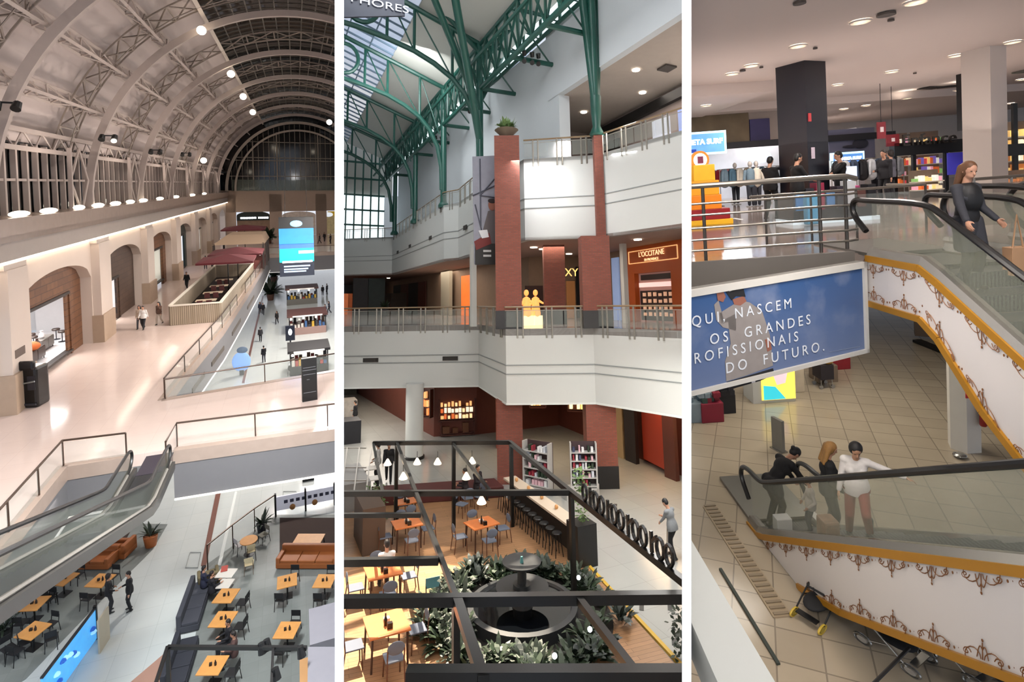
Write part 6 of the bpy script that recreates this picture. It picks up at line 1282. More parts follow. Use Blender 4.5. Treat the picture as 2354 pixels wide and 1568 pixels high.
# lamps, sun and added fills of hall two
spot('sun through the roof', (8.2, 36, 44), (3.2, 14.6, 0), 900000, (1., .86, .68), .06, 9.5, .1)
spot('sun through the roof', (8.2, 38, 44), (5.6, 18.0, 0), 200000, (1., .86, .68), .06, 3.0, .2)
area('far gallery added fill', (8, 35, 24.5), 4, 800, (.95, .98, 1.), tgt=(12, 54, 12)); area('added roof fill', (10.4, 33, 17.), 2.5, 120, (.96, .98, 1.), tgt=(9.6, 34, 30), sy=22)  # fills added for far gallery and roof boards, turned away from the camera
area('added walkway fill', (12.2, 15.5, 6.2), 2., 300, (1., .97, .92)); area('added deck fill', (6.3, 16, 6.2), 2., 70, (1., .95, .9)); area('hall lamp', (6, 34, 3.4), 3, 300, (1., .95, .88), sy=10)  # walkway and deck ones are fills added in mid-air, backs to the camera
area('gallery added fill', (5, 16, 24.5), 6, 950, (.95, .98, 1.), tgt=(12, 27, 10))  # fill added out of frame to brighten the gallery fronts
area('shop ceiling glow', (15.2, 27, 11.2), 3.0, 260, (1., .86, .72)); area('shop ceiling glow far', (14.8, 48, 11.2), 3.0, 400, (1., .86, .72), sy=14)
area('ground ceiling glow', (14.0, 27, 3.5), 3., 160, (1., .75, .5), sy=6); area('ground ceiling glow far', (8.6, 44, 3.5), 3., 300, (1., .84, .68), sy=16)
area('walk ceiling glow', (16.5, 20, 3.5), 1.6, 150, (1., .65, .35), sy=6); area('top ceiling glow', (18.2, 20, 19.8), 2.5, 180, (1., .88, .78), sy=8)
# ================================================================== HALL THREE: shops on two floors joined by crossing escalators, lamplight
CUR[0] = P3
ceil3 = mat('warm white plaster ceiling', 'dccdc4', .8, var=.03, scale=.4); MF = 5.5; CE = 9.75
tile3 = grid_mat('beige floor tiles', 'ad9f8a', 'a49682', '85796a', .62, .62, .012, .16, rot=.42, var=.12, spec=.6)
floor3 = grid_mat('glossy grey beige floor', '9c8f86', '94877f', '857a72', 1.2, 1.2, .006, .10, var=.12, spec=.7)
ornw = mat('pearl white panel', 'd6cfca', .3, var=.02, scale=.5); gold = mat('golden ochre trim', 'b27d22', .35, .3); goldl = mat('bronze scroll', '7d4d24', .4, .2)
stl = mat('polished steel', 'a7a5a0', .22, .85); stlr = mat('satin steel rail', '8f8a82', .3, .7); offw = mat('pale painted column', 'd2c6bc', .6, var=.02); nb = mat('navy black column', '14131c', .35)
s = MB(); s.slab([(-6, -6), (40, -6), (60, 60), (-6, 60)], -.3, 0); struct(s.build('floor_lower_hall', tile3))
s = MB(); s.slab([(-6, 9.0), (5.55, 9.0), (5.6, 8.6), (16, 8.6), (40, 8.6), (60, 60), (-6, 60)], MF-.35, MF); struct(s.build('floor_upper_hall', floor3))
s = MB(); s.bx(-6, 5.6, 8.92, 9.0, MF-.42, MF+.02); struct(s.build('trim_slab_edge', mat('grey slab edge', '6b6660', .6)))
s = MB(); s.slab([(-6, -6), (40, -6), (60, 60), (-6, 60)], CE, CE+.1); struct(s.build('ceiling_hall', ceil3))
# gentle coves of the ceiling
s = MB(); s.bx(-4, 8.5, 17.5, 24, CE-.35, CE); struct(s.build('ceiling_cove', ceil3)); s = MB(); s.bx(8.5, 30, 23, 34, CE-.3, CE); struct(s.build('ceiling_cove_far', ceil3))
s = MB(); s.bx(-6, 14, 24.2, 24.5, 8.0, CE); struct(s.build('wall_shop_bulkhead', mat('grey beige bulkhead', 'a89a90', .7)))
s = MB(); s.bx(-6, 60, 36, 36.3, MF, CE); struct(s.build('wall_back_hall', mat('mid grey wall', 'd8cfc8', .7)))
s = MB(); s.bx(16.5, 16.8, 26, 36, MF, 8.6); struct(s.build('wall_shop_side', mat('white shop wall', 'd9d6d8', .7)))
# recessed lights
DL = [(1978, 50), (2105, 5), (1835, 106), (1727, 151), (1683, 170), (1623, 243), (1926, 195), (2050, 165), (2198, 128), (2328, 97), (2085, 226), (2205, 207), (1991, 243), (2110, 265), (2057, 272), (2153, 288), (1940, 251), (2205, 253), (2205, 283), (2323, 238), (2304, 275), (2312, 303), (1982, 307), (2082, 321), (2349, 183)]
dlm = mat('recessed lamp glow', 'fff8ee', .5, emit=12., ecol='fff4e6')
for k, (x, y) in enumerate(DL):
    z = CE-.02
    q = P3.oz(x, y, z); 
    if 17.5 < q.y < 24 and q.x < 8.5: q = P3.oz(x, y, CE-.37)
    if 23 < q.y < 34 and q.x > 8.5: q = P3.oz(x, y, CE-.32)
    if q.y > 35: continue
    o = thing('ceiling_light', 'round recessed lamp in the pinkish ceiling, %s' % ['level with the gap between both big columns, large', 'cut by the top edge of the picture', 'just above the top of the navy black column', 'larger of the pair before the lit ceiling patch', 'smaller of the pair before the lit ceiling patch', 'above the brown poster band', 'first past the navy black column', 'between navy column and pale column, middle row', 'beside the pale column, high', 'beyond the pale column, high', 'above the red hanging signs, higher row', 'beside the winged vent', 'at the small vent tip', 'above the dark shop header, middle', 'above the red hanging signs, lower row', 'above the script sign', 'with a glow fan near the small vent', 'beside the short black column, upper', 'beside the short black column, lower', 'past the pale column, middle row', 'past the pale column, fourth row', 'past the pale column, lowest', 'above the bird poster', 'low by the script sign', 'at the picture edge near the striped vent'][k], 'ceiling light', (q.x, q.y, q.z), 0, 'recessed ceiling lamps')
    MB().lathe([(.17, -.015), (.17, .01)], n=16).build('lens', dlm, o); r = MB(); r.lathe([(.2, -.02), (.2, .01), (.17, .01), (.17, -.02)], n=16); r.build('ring', mat('pale ring', 'd8ccc0', .5), o)
for (x, y, w_, l) in ((2160, 201, .8, 'dark winged air vent in the ceiling beside the pale column'), (1958, 238, .8, 'dark air vent in the ceiling past the navy black column')):
    q = P3.oz(x, y, CE-.03); s = MB(); s.box((q.x-.35, q.y, q.z), (.9, .5, .03), .35); s.box((q.x+.45, q.y, q.z), (.8, .4, .03), -.3); tag(s.build('ceiling_vent', mat('dark vent', '2a2622', .7)), l, 'air vent')
for k, (x, y, r) in enumerate(((2037, 31, .16), (1838, 4, .1), (1874, 109, .05), (1750, 153, .05), (2048, 44, .06), (1707, 161, .08), (2103, 167, .05))):
    q = P3.oz(x, y, CE-.02); s = MB(); s.lathe([(r, -.04), (r, .0)], tuple(q), 14); tag(s.build('ceiling_speaker', mat('dark ceiling fitting', '4a403a', .6)), 'small dark round fitting in the ceiling, %s largest' % ordn(k) if k else 'flat oval speaker in the ceiling, the largest dark fitting', 'ceiling fitting', 'dark ceiling fittings')
q = P3.oz(2350, 165, CE-.05); s = MB(); s.bx(q.x-.1, q.x+.6, q.y-.3, q.y+.3, CE-.06, CE-.01); tag(s.build('ceiling_grille', mat('striped vent', '6b6a60', .6)), 'striped square vent cut by the picture edge', 'air vent')
# columns
def col3(px, py, w_, d, z0, z1, m, lab, rz=0.): q = P3.oz(px, py, z0); o = thing('column', lab, 'column', (q.x, q.y+d/2, z0), rz); MB().bx(-w_/2, w_/2, -d/2, d/2, 0, z1-z0).build('shaft', m, o); return o, q
o, q = col3(1873, 505, .82, .9, MF, CE, nb, 'navy black square column reaching the ceiling among the black clad staff', .42)
MB().box((-.3, -.462, 2.75), (.1, .02, .22)).build('red_sign', mat('small red sign', 'b8383c', .5), o); MB().box((-.22, -.462, 1.8), (.12, .02, .3)).build('notice', mat('small notice', 'd8c8d4', .5), o)
o, q = col3(2293, 478, .62, .7, MF, CE, offw, 'thick pale column reaching the ceiling beside the escalator rider', .3)
q = P3.oy(2228, 345, 19); o = thing('column', 'short black column section above the dark shop header', 'column', (q.x, 19, 7.8)); MB().bx(-.24, .24, -.2, .2, 0, CE-7.8).build('shaft', blk, o)
# upper floor rail
rl = thing('pipe_railing', 'steel pipe railing with five bars along the balcony above the billboard', 'railing', (2.5, 9.15, MF)); Xr = [-1.5, .6, 3.0, 5.35]
for z, r in ((1.27, .045), (.97, .02), (.78, .02), (.56, .02), (.36, .02), (.18, .02)):
    MB().path([(-5, 0, z), (0, 0, z), (2.6, -.02, z), (3.1, -.02, z-.01), (3.28, .02, z-.06 if z > 1.2 else z)], r, 8).build('bar', stlr, rl)
for x in (-2.9, .2, .7, 2.66, 3.1): MB().tube((x, .03, .0), (x, .03, 1.25), .03, 8).build('post', mat('dark steel post', '4c4844', .4, .5), rl)
# billboard --------------------------------------------------------
cs = {'tl': V((2.0, 6.62, 5.53)), 'tr': V((5.56, 8.6, 5.38))}
R_ = P3.opl(1986, 606, (5.56, 8.6, 5), (0, 1, 0)); dL = P3.ray(1540, 668); 
TL, TR = P3.eye+P3.ray(1540, 667)*7.3, P3.eye+P3.ray(1986, 606)*8.6; BL, BR = P3.eye+P3.ray(1540, 932)*7.3, P3.eye+P3.ray(1989, 806)*8.6
TL.z = TR.z = (TL.z+TR.z)/2; BL.z = BR.z = (BL.z+BR.z)/2; BL.x, BL.y = TL.x, TL.y; BR.x, BR.y = TR.x, TR.y
u = (TR-TL).normalized(); nn = V((u.y, -u.x, 0)); LB, HB = (TR-TL).length, TL.z-BL.z
bb = thing('billboard', 'large blue sky billboard with white framed edge and graduate figure', 'billboard', (0, 0, 0)); M0 = frame_M(BL, u, (0, 0, 1)); bb.matrix_world = P3.M @ M0
def bd(x0, x1, y0, y1, z0, z1, m, nm): return MB().bx(x0, x1, y0, y1, z0, z1).build(nm, m, bb)
f_ = .06; wf = mat('white billboard frame', 'c4c2bc', .5)
bd(0, LB, 0, HB, -.12, 0, mat('billboard back', '77746e', .6), 'back')
for a in ((0, LB, 0, f_), (0, LB, HB-f_*1.6, HB), (LB-f_, LB, 0, HB), (0, f_, 0, HB)): bd(*a, 0, .05, wf, 'frame')
skym, nt_, b_ = base_mat('printed sky'); N = nt_.nodes.new; Lk = nt_.links.new; tc_ = N('ShaderNodeTexCoord'); sx_ = N('ShaderNodeSeparateXYZ'); Lk(tc_.outputs['Object'], sx_.inputs[0])
mr_ = N('ShaderNodeMapRange'); mr_.inputs['From Max'].default_value = HB; Lk(sx_.outputs[1], mr_.inputs['Value']); rp_ = N('ShaderNodeValToRGB'); rp_.color_ramp.elements[0].color = lin('5f7094')+(1,); rp_.color_ramp.elements[1].color = lin('1c4a80')+(1,); rp_.color_ramp.elements[0].position = .1; Lk(mr_.outputs[0], rp_.inputs[0])
no_ = N('ShaderNodeTexNoise'); no_.inputs['Scale'].default_value = 1.3; no_.inputs['Detail'].default_value = 5; Lk(tc_.outputs['Object'], no_.inputs['Vector']); r2 = N('ShaderNodeMapRange'); r2.inputs['From Min'].default_value = .5; r2.inputs['From Max'].default_value = .8; Lk(no_.outputs['Fac'], r2.inputs['Value'])
mx_ = N('ShaderNodeMix'); mx_.data_type = 'RGBA'; mx_.inputs[7].default_value = lin('7d89a4')+(1,); Lk(r2.outputs[0], mx_.inputs[0]); Lk(rp_.outputs[0], mx_.inputs[6]); Lk(mx_.outputs[2], b_.inputs['Base Color']); b_.inputs['Roughness'].default_value = .5
bd(f_, LB-f_, f_, HB-f_*1.6, 0, .01, skym, 'printed_sky')
def bpx(x, y):
    """pixel on the board plane -> board x,y"""
    p = P3.opl(x, y, BL, nn); v = p-BL; return v.dot(u), v.z
def bp(pts, m, nm, z=.012, th=.004): return MB().prism([V((*bpx(x, y), z)) for x, y in pts], (0, 0, th)).build(nm, m, bb)
bp([(1652, 720), (1700, 690), (1722, 695), (1750, 715), (1768, 770), (1775, 840), (1715, 862), (1668, 876), (1665, 830), (1678, 790), (1672, 740), (1655, 745)], mat('printed beige coat', '8a8482', .6, var=.15, scale=6), 'printed_coat')
bp([(1640, 700), (1650, 690), (1662, 735), (1690, 720), (1690, 760), (1660, 752), (1645, 735)], mat('printed beige coat', '8a8482', .6), 'printed_arm')
bp([(1668, 878), (1775, 846), (1779, 860), (1745, 875), (1686, 892), (1680, 880)], mat('printed black cloth', '15171c', .6), 'printed_hem', .013)
bp([(1682, 688), (1708, 680), (1714, 692), (1700, 702), (1686, 700)], mat('printed skin', '8a5848', .6), 'printed_face', .014); bp([(1663, 665), (1705, 655), (1712, 682), (1690, 680), (1680, 690)], mat('printed black cap', '14161c', .6), 'printed_cap', .015); bp([(1674, 662), (1700, 652), (1698, 660), (1674, 670)], mat('printed white', 'd8d8dc', .6), 'printed_cap_top', .017)
bp([(1645, 672), (1660, 668), (1666, 682), (1660, 694), (1648, 690)], mat('printed skin', '8a5848', .6), 'printed_hand', .016); bp([(1756, 780), (1768, 778), (1772, 802), (1762, 808)], mat('printed skin', '8a5848', .6), 'printed_hand', .016); bp([(1724, 866), (1736, 864), (1734, 878), (1726, 880)], mat('printed white', 'd8d8dc', .6), 'printed_jeans', .014)
tw_ = mat('printed white lettering', 'd4dae2', .5)
for t_, x, y, h_ in (('AQUI, NASCEM', 1818, 697, 24), ('OS  GRANDES', 1861, 734, 24), ('PROFISSIONAIS', 1833, 773, 24), ('DO  FUTURO.', 1893, 795, 24)):
    a, c = bpx(x, y); a2, c2 = bpx(x, y-h_); hh = abs(c2-c)*1.35; M_ = Matrix.Translation((a, c, .02)); txt(t_, hh, M_, tw_, 'lettering', bb, .002, sx=1.0, align='RIGHT', spacing=1.5)
bp([(1905, 808.5), (1975, 795.5), (1975, 796.2), (1905, 809.2)], mat('faint print', '8c98b0', .5), 'small_print')
# escalators ----------------------------------------------------------
def escal(name, lab, XL0, dx, Y0, Y1, zf, sgn, wdt, panelspec, Yflat, SLP, hand=.98, glass_a=.28):
    """runs toward the viewer from Y0 to Y1; z along the side top = zf + sgn*SLP*(Yflat-Y)"""
    o = thing(name, lab, 'escalator', (XL0, Y0, zf)); o0 = V((XL0, Y0, zf))
    def zz(Y): return zf+sgn*SLP*max(0, Yflat-Y)
    def XX(Y): return XL0+dx*(Y0-Y)
    ys = [Y0, Yflat+.05, Yflat-.25]+[Yflat-.25-(Yflat-.25-Y1)*k/6 for k in range(1, 7)]
    for side in (0, 1):
        off = side*wdt; m = MB()
        hp = [V((XX(Y0)+off, Y0+.15, zz(Y0)+.35)), V((XX(Y0)+off, Y0+.5, zz(Y0)+.62)), V((XX(Y0)+off, Y0+.45, zz(Y0)+.86)), V((XX(Y0)+off, Y0+.15, zz(Y0)+hand))]+[V((XX(Y)+off, Y, zz(Y)+hand)) for y_, Y in enumerate(ys[1:])]
        m.path(chaikin([p-o0 for p in hp]), .045, 8); m.build('handrail', rub, o, True)
        g = MB()
        for a, b in zip(ys[:-1], ys[1:]): g.add([V(p)-o0 for p in ((XX(a)+off, a, zz(a)+.1), (XX(b)+off, b, zz(b)+.1), (XX(b)+off, b, zz(b)+hand), (XX(a)+off, a, zz(a)+hand))], [(0, 1, 2, 3)])
        g.build('side_glass', glass('escalator glass '+str(glass_a), 'b6b8a4', glass_a), o)
        d = MB(); W2 = .11
        for a, b in zip(ys[:-1], ys[1:]):
            vs = []
            for Y in (a, b): vs += [(XX(Y)+off-W2, Y, zz(Y)-.02), (XX(Y)+off+W2, Y, zz(Y)-.02), (XX(Y)+off+W2*.6, Y, zz(Y)+.1), (XX(Y)+off-W2*.6, Y, zz(Y)+.1)]
            d.add([V(p)-o0 for p in vs], [(0, 1, 5, 4), (1, 2, 6, 5), (2, 3, 7, 6), (3, 0, 4, 7), (0, 3, 2, 1), (4, 5, 6, 7)])
        d.build('deck_trim', stl, o)
        if side == 0 or panelspec.get('both'):
            x_ = off+(-.10 if side == 0 else .10); pn = MB(); tg_ = MB(); bg_ = MB(); th = panelspec['th']
            for a, b in zip(ys[:-1], ys[1:]):
                ta, tb = th(a), th(b); pn.add([V(p)-o0 for p in ((XX(a)+x_, a, zz(a)-.02), (XX(b)+x_, b, zz(b)-.02), (XX(b)+x_, b, max(0.01, zz(b)-tb)), (XX(a)+x_, a, max(0.01, zz(a)-ta)))], [(0, 1, 2, 3)])
                tg_.beam(V((XX(a)+x_-.02, a, zz(a)-.06))-o0, V((XX(b)+x_-.02, b, zz(b)-.06))-o0, .03, .1)
                if zz(b)-tb > 0.0: bg_.beam(V((XX(a)+x_-.02, a, max(.02, zz(a)-ta)))-o0, V((XX(b)+x_-.02, b, zz(b)-tb))-o0, .04, .09)
            pn.build('side_panel', ornw, o); tg_.build('gold_trim', gold, o); bg_.build('lower_gold_trim', gold, o)
            # scrollwork bands along both edges
            if side == 0:
                for edge_, sg in (('upper_scrollwork', -1), ('lower_scrollwork', 1)):
                    sw = MB(); Y = Y0-.15
                    while Y > Y1+.2:
                        t_ = th(Y); zb = (zz(Y)-.12) if sg < 0 else (zz(Y)-t_+.06)
                        if zb > .05 or sg < 0:
                            sl = (zz(Y-.1)-zz(Y+.1))/-.2 if sg < 0 else ((zz(Y-.1)-th(Y-.1))-(zz(Y+.1)-th(Y+.1)))/-.2
                            def P_(du, dv): return V((XX(Y)+x_-.012, Y+du, zb+sl*du+sg*dv))-o0
                            for q_ in (-1, 1):
                                sw.path([P_(q_*(.02+.10*(1-cos(t))+.0), .02+.10*sin(t)*(1+.0)) for t in [k*pi*1.5/10 for k in range(11)]], .0055, 4)
                                sw.path([P_(q_*(.20-.06*cos(t)*(1-t/9)), .05+.05*sin(t)*(1-t/9)) for t in [k*2*pi/9 for k in range(12)]], .0055, 4)
                                sw.path([P_(q_*(.0+.07*t), .12-.09*t+.08*sin(t*pi)) for t in [k/8 for k in range(9)]], .0055, 4)
                                sw.ell(P_(q_*.30, .05), (.006, .012, .018), 6, 4)
                            sw.path([P_(0, .02), P_(0, .20)], .0065, 4); sw.ell(P_(0, .225), (.006, .013, .018), 6, 4)
                        Y -= .62
                    sw.build(edge_, goldl, o)
    st = MB(); Y = Y0+.9; sg_ = SLP*.38
    while Y > Y1:
        zt = zz(Y-.19)-.05; st.bx(XX(Y)+.1-o0.x, XX(Y)+wdt-.1-o0.x, Y-.38-o0.y, Y-o0.y, zt-.22-o0.z, zt-o0.z); Y -= .38
    st.build('steps', grid_mat('ribbed grey steps', '3f4142', '353738', '17181a', .05, 4, .014, .45, 'tile'), o)
    MB().bx(-.05, wdt+.05, .0, 1.6, -.04, .012).build('landing_plate', mat('steel landing plate', '77756f', .35, .6), o)
    return o, XX, zz
eL, XXL, zzL = escal('escalator', 'escalator rising toward the viewer with ornate pearl side and four riders', 4.3, .055, 10.4, 3.3, .06, 1, 1.15, dict(th=lambda Y: .95+.16*max(0, (10.0-Y)/4)), 10.0, .60)
eU, XXU, zzU = escal('escalator', 'escalator descending from the upper floor with ornate pearl side and one rider', 5.62, .04, 8.55, 3.3, 5.52, -1, 1.2, dict(th=lambda Y: .78 if Y > 7.3 else .78+.5*min(1, (7.3-Y)/1.0)), 7.45, .60, hand=.84)
# boots of the handrails, second handrail loop beyond
o = thing('escalator', 'neighbouring escalator whose dark handrail loops behind the rider', 'escalator', (7.3, 8.6, MF)); 
for xo in (0, 1.1):
    MB().path(chaikin([(xo, .3, .2), (xo, .62, .45), (xo, .68, .7), (xo, .45, .93), (xo, .1, .98), (xo, -.9, .98), (xo, -1.6, .75), (xo, -5, -1.3)]), .045, 8).build('handrail', rub, o, True)
    MB().add([(xo, .5, .1), (xo, -1., .1), (xo, -5, -2.2), (xo, -5, -1.3), (xo, -1.5, .8), (xo, .5, .95)], [(0, 1, 2, 3, 4, 5)]).build('side_glass', glass('escalator glass 0.28', 'b6b8a4', .28), o); d = MB(); d.path([(xo, .6, .06), (xo, -1., .06), (xo, -5, -2.25)], .07, 6); d.build('deck_trim', stl, o)
st = MB(); [st.bx(.1, 1.0, -1.3-.38*k, -.92-.38*k, -.35-.23*k, -.1-.23*k) for k in range(10)]; st.build('steps', mat('dark rubber steps', '2c2c2c', .5), o)
# barrier rails beyond the escalator
o = thing('pipe_railing', 'low steel and glass barrier behind the escalator newel', 'railing', (4.9, 10.6, MF)); MB().path([(-.3, 0, .95), (3.2, .1, .95), (3.2, 1.2, .95)], .025, 8).build('bar', stlr, o)
for x, y in ((0, 0), (.9, .02), (1.8, .05), (3.2, .1)): MB().tube((x, y, 0), (x, y, .95), .022, 8).build('post', mat('dark steel post', '4c4844', .4, .5), o)
MB().bx(0, 3.1, 0, .02, .12, .85).build('glass_panel', glass('clear balustrade glass', 'c8d0c8', .13), o)
o = thing('pipe_railing', 'steel barrier beyond the pale column by the yellow lit shop', 'railing', (8.8, 10.4, MF)); MB().path([(0, 0, 1.), (4, .5, 1.)], .03, 8).build('bar', stlr, o); [MB().tube((x, x*.12, 0), (x, x*.12, 1.), .022, 8).build('post', stlr, o) for x in (0, .8, 1.6)]; MB().bx(.1, 1.4, .02, .04, .1, .9).build('glass_panel', glass('brown tinted glass', '8a7464', .4), o)
# shops on the upper floor --------------------------------------------
o = thing('sign_board', 'blue and white lit shop sign cut by the white partition', 'sign', (0, 0, 0))
def litsign(px0, py0, px1, py1, Y, text, lab, lit=1.3, szf=.62, ox=0):
    a, b = P3.oy(px0, py0, Y), P3.oy(px1, py1, Y); o = thing('lit_sign', lab, 'sign', (a.x, Y, b.z)); W_, H_ = b.x-a.x, a.z-b.z
    MB().bx(0, W_, 0, .12, 0, H_).build('housing', mat('pale cyan sign rim', 'bfe8f4', .4, emit=lit), o); pnl = MB().bx(.08, W_-.08, -.02, 0, .08, H_-.08).build('panel', mat('sign blue white', '5c94dc', .4, emit=lit*.5, var=.3, scale=3), o)
    txt(text, H_*szf, frame_M((W_/2+ox, -.03, H_/2+.04), (1, 0, 0), (0, 0, 1)), mat('white sign letters', 'f4faff', .4, emit=1.6), 'lettering', pnl, bold=.01); MB().bx(.15, W_*.45, -.03, -.02, .1, H_*.26).build('blue_stripe', mat('deep blue stripe', '1f3f9c', .4, emit=.4), pnl); return o
bpy.data.objects.remove(o)
litsign(1540, 308, 1671, 352, 20, 'PLANETA SURF', 'blue and white lit sign at the white partition above yellow displays', szf=.31)
litsign(1911, 352, 1988, 381, 22, 'PLANETA SURF', 'blue and white lit sign behind the navy black column', szf=.26)
def wallart(px0, py0, px1, py1, Y, m, lab, nm='poster'): a, b = P3.oy(px0, py0, Y), P3.oy(px1, py1, Y); s = MB(); s.bx(a.x, b.x, Y-.06, Y, b.z, a.z); return tag(s.build(nm, m), lab, 'poster' if nm == 'poster' else 'board')
wallart(1540, 258, 1722, 330, 24.1, mat('brown olive print', '6c5c44', .6, var=.5, scale=1.2), 'brown and olive poster band above the shop at the white partition')
wallart(1722, 275, 1770, 335, 24.1, mat('deep purple print', '3a3560', .6, var=.4, scale=1.5), 'purple poster panel beside the brown poster band')
wallart(1902, 300, 2010, 362, 24.1, mat('grey violet print', '6a6a80', .6, var=.3, scale=.8), 'grey violet poster with a dark bird shape above the second lit sign')
s = MB(); q = P3.oy(1978, 330, 23.95); s.ell((q.x, q.y, q.z), (.35, .02, .22)); s.ell((q.x-.4, q.y, q.z-.1), (.4, .02, .07)); tag(s.build('bird_print', mat('dark print', '2c2c38', .6)), 'dark bird shape printed on the grey violet poster', 'print')
a, b = P3.oy(1560, 326, 23.9), P3.oy(2058, 344, 23.9); s = MB(); s.bx(a.x, b.x, 23.84, 23.9, 7.92, 8.2); tag(s.build('header_board', mat('black header', '17141a', .5)), 'long black header band along the clothing shop', 'header')
s = MB(); s.bx(-4, 14.5, 29, 29.2, MF, 8.3); struct(s.build('wall_shop_back', mat('shop wall with added glow', 'a8acb4', .6, emit=.12, var=.3, scale=1.2)))  # faint emission put into the wall to brighten the shop
rnd = random.Random(8); G0 = None; cols = ['23242c', '8c1420', '6b7f8c', '3b4a60', 'b0a08c', '1a1a1e', 'c8ccd0', '4a6a7c', '2d2f3a', '7a2430', 'd0c8b8']
GM = {c: mat('garment '+c, c, .85, var=.25, scale=8) for c in cols}
gm_ = MB(); cap(gm_, (-.16, 0, 1.35), (.16, 0, 1.35), .07, .07, 10); cap(gm_, (0, 0, 1.3), (0, 0, .85), .16, .2, 12); cap(gm_, (-.2, 0, 1.33), (-.3, 0, .9), .06, .05, 8); cap(gm_, (.2, 0, 1.33), (.3, 0, .9), .06, .05, 8); gme = remesh(gm_, .03, 2)
def rack(px, py, n, lab, cset, L=1.8, z=MF, gl=''):
    q = P3.oz(px, py, z); o = thing('clothing_rack', lab, 'clothing rack', (q.x, q.y, z)); s = MB(); s.path([(-L/2, 0, 0), (-L/2, 0, 1.55), (L/2, 0, 1.55), (L/2, 0, 0)], .02, 6); s.build('frame', stlr, o)
    for x in (-1, 1): MB().bx(x*L/2-.03, x*L/2+.03, -.3, .3, 0, .04).build('foot', stlr, o)
    for k in range(n):
        x = -L/2+.2+(L-.4)*k/max(1, n-1); c = cset[k % len(cset)]; g = thing('hanging_garment', '%s garment hanging on the %s, %s along' % ({'23242c': 'black', '8c1420': 'dark red', '6b7f8c': 'grey blue', '3b4a60': 'navy', 'b0a08c': 'beige', '1a1a1e': 'black', 'c8ccd0': 'pale grey', '4a6a7c': 'teal blue', '2d2f3a': 'charcoal', '7a2430': 'wine red', 'd0c8b8': 'cream'}[c], gl, ordn(k)), 'garment', (q.x+x, q.y, z+.1), .9, 'garments on the '+gl)
        oo = bpy.data.objects.new('cloth', gme); COL.objects.link(oo); oo.parent = g; 
        if not gme.materials: gme.materials.append(None)
        oo.material_slots[0].link = 'OBJECT'; oo.material_slots[0].material = GM[c]
rack(1655, 468, 5, 'rack of dark red tops behind the balcony rail', ['8c1420', '7a2430'], 1.3, gl='dark red rack')
rack(1712, 470, 6, 'rack of blue and cream tops behind the balcony rail', ['6b7f8c', '4a6a7c', 'd0c8b8', 'b0a08c'], 2.0, gl='blue and cream rack')
rack(1700, 452, 8, 'long rack of dark clothes at the shop back', ['23242c', 'c8ccd0', '2d2f3a', '3b4a60'], 3.2, gl='long back rack')
rack(1800, 452, 8, 'rack of grey clothes between the staff and the column', ['2d2f3a', 'c8ccd0', '6b7f8c', '1a1a1e'], 3.0, gl='grey back rack')
rack(1975, 462, 6, 'rack of dark clothes beside the white framed screen', ['1a1a1e', 'c8ccd0', '3b4a60'], 2.0, gl='rack by the screen'); rack(2025, 448, 6, 'rack of mixed clothes near the far seated customer', ['7a2430', '1a1a1e', 'c8ccd0'], 2.0, gl='rack by the customer')
def mann(px, py, lab, c, z=MF, hgt=1.75):
    q = P3.oz(px, py, z); o = thing('mannequin', lab, 'mannequin', (q.x, q.y, z)); s = MB(); cap(s, (-.08, 0, .1), (-.09, 0, .85), .06, .09); cap(s, (.08, 0, .1), (.09, 0, .85), .06, .09); s.build('legs', mat('dark denim', '23262f', .8), o, True)
    s = MB(); cap(s, (0, 0, .9), (0, 0, 1.35), .16, .17); cap(s, (-.2, 0, 1.4), (-.27, 0, .95), .06, .05); cap(s, (.2, 0, 1.4), (.27, 0, .95), .06, .05); s.build('top', mat('garment '+c, c, .85), o, True); s = MB(); cap(s, (0, 0, 1.5), (0, 0, 1.58), .05); s.ell((0, 0, 1.68), (.08, .1, .12)); s.build('head', mat('pale mannequin', 'b8b0a8', .5), o, True); MB().lathe([(.2, 0), (.2, .03)], n=16).build('base', stl, o)
mann(1693, 470, 'mannequin in a dark jacket behind the balcony rail', '1a1a1e'); mann(1728, 475, 'mannequin in grey blue top beside the black clad woman', '6b7f8c'); mann(1742, 474, 'mannequin in cream cardigan beside the black clad woman', 'd0c8b8'); mann(2012, 440, 'mannequin with pale top near the far customer', 'c8ccd0')
for k, (x, y, l) in enumerate(((1745, 360, 'pale blue round logo lamp hanging in the clothing shop'), (1955, 400, 'small white framed screen standing before the second lit sign'))):
    q = P3.oy(x, y, 22 if k == 0 else 18); s = MB()
    if k == 0: s.ell(tuple(q), (.5, .05, .28))
    else: s.bx(q.x-.2, q.x+.2, q.y-.03, q.y+.03, MF+.9, q.z+.25); s.bx(q.x-.03, q.x+.03, q.y, q.y+.05, MF, MF+.9)
    tag(s.build('logo_sign', mat('pale blue lit panel', 'c4d4f0', .4, emit=1.)), l, 'sign')
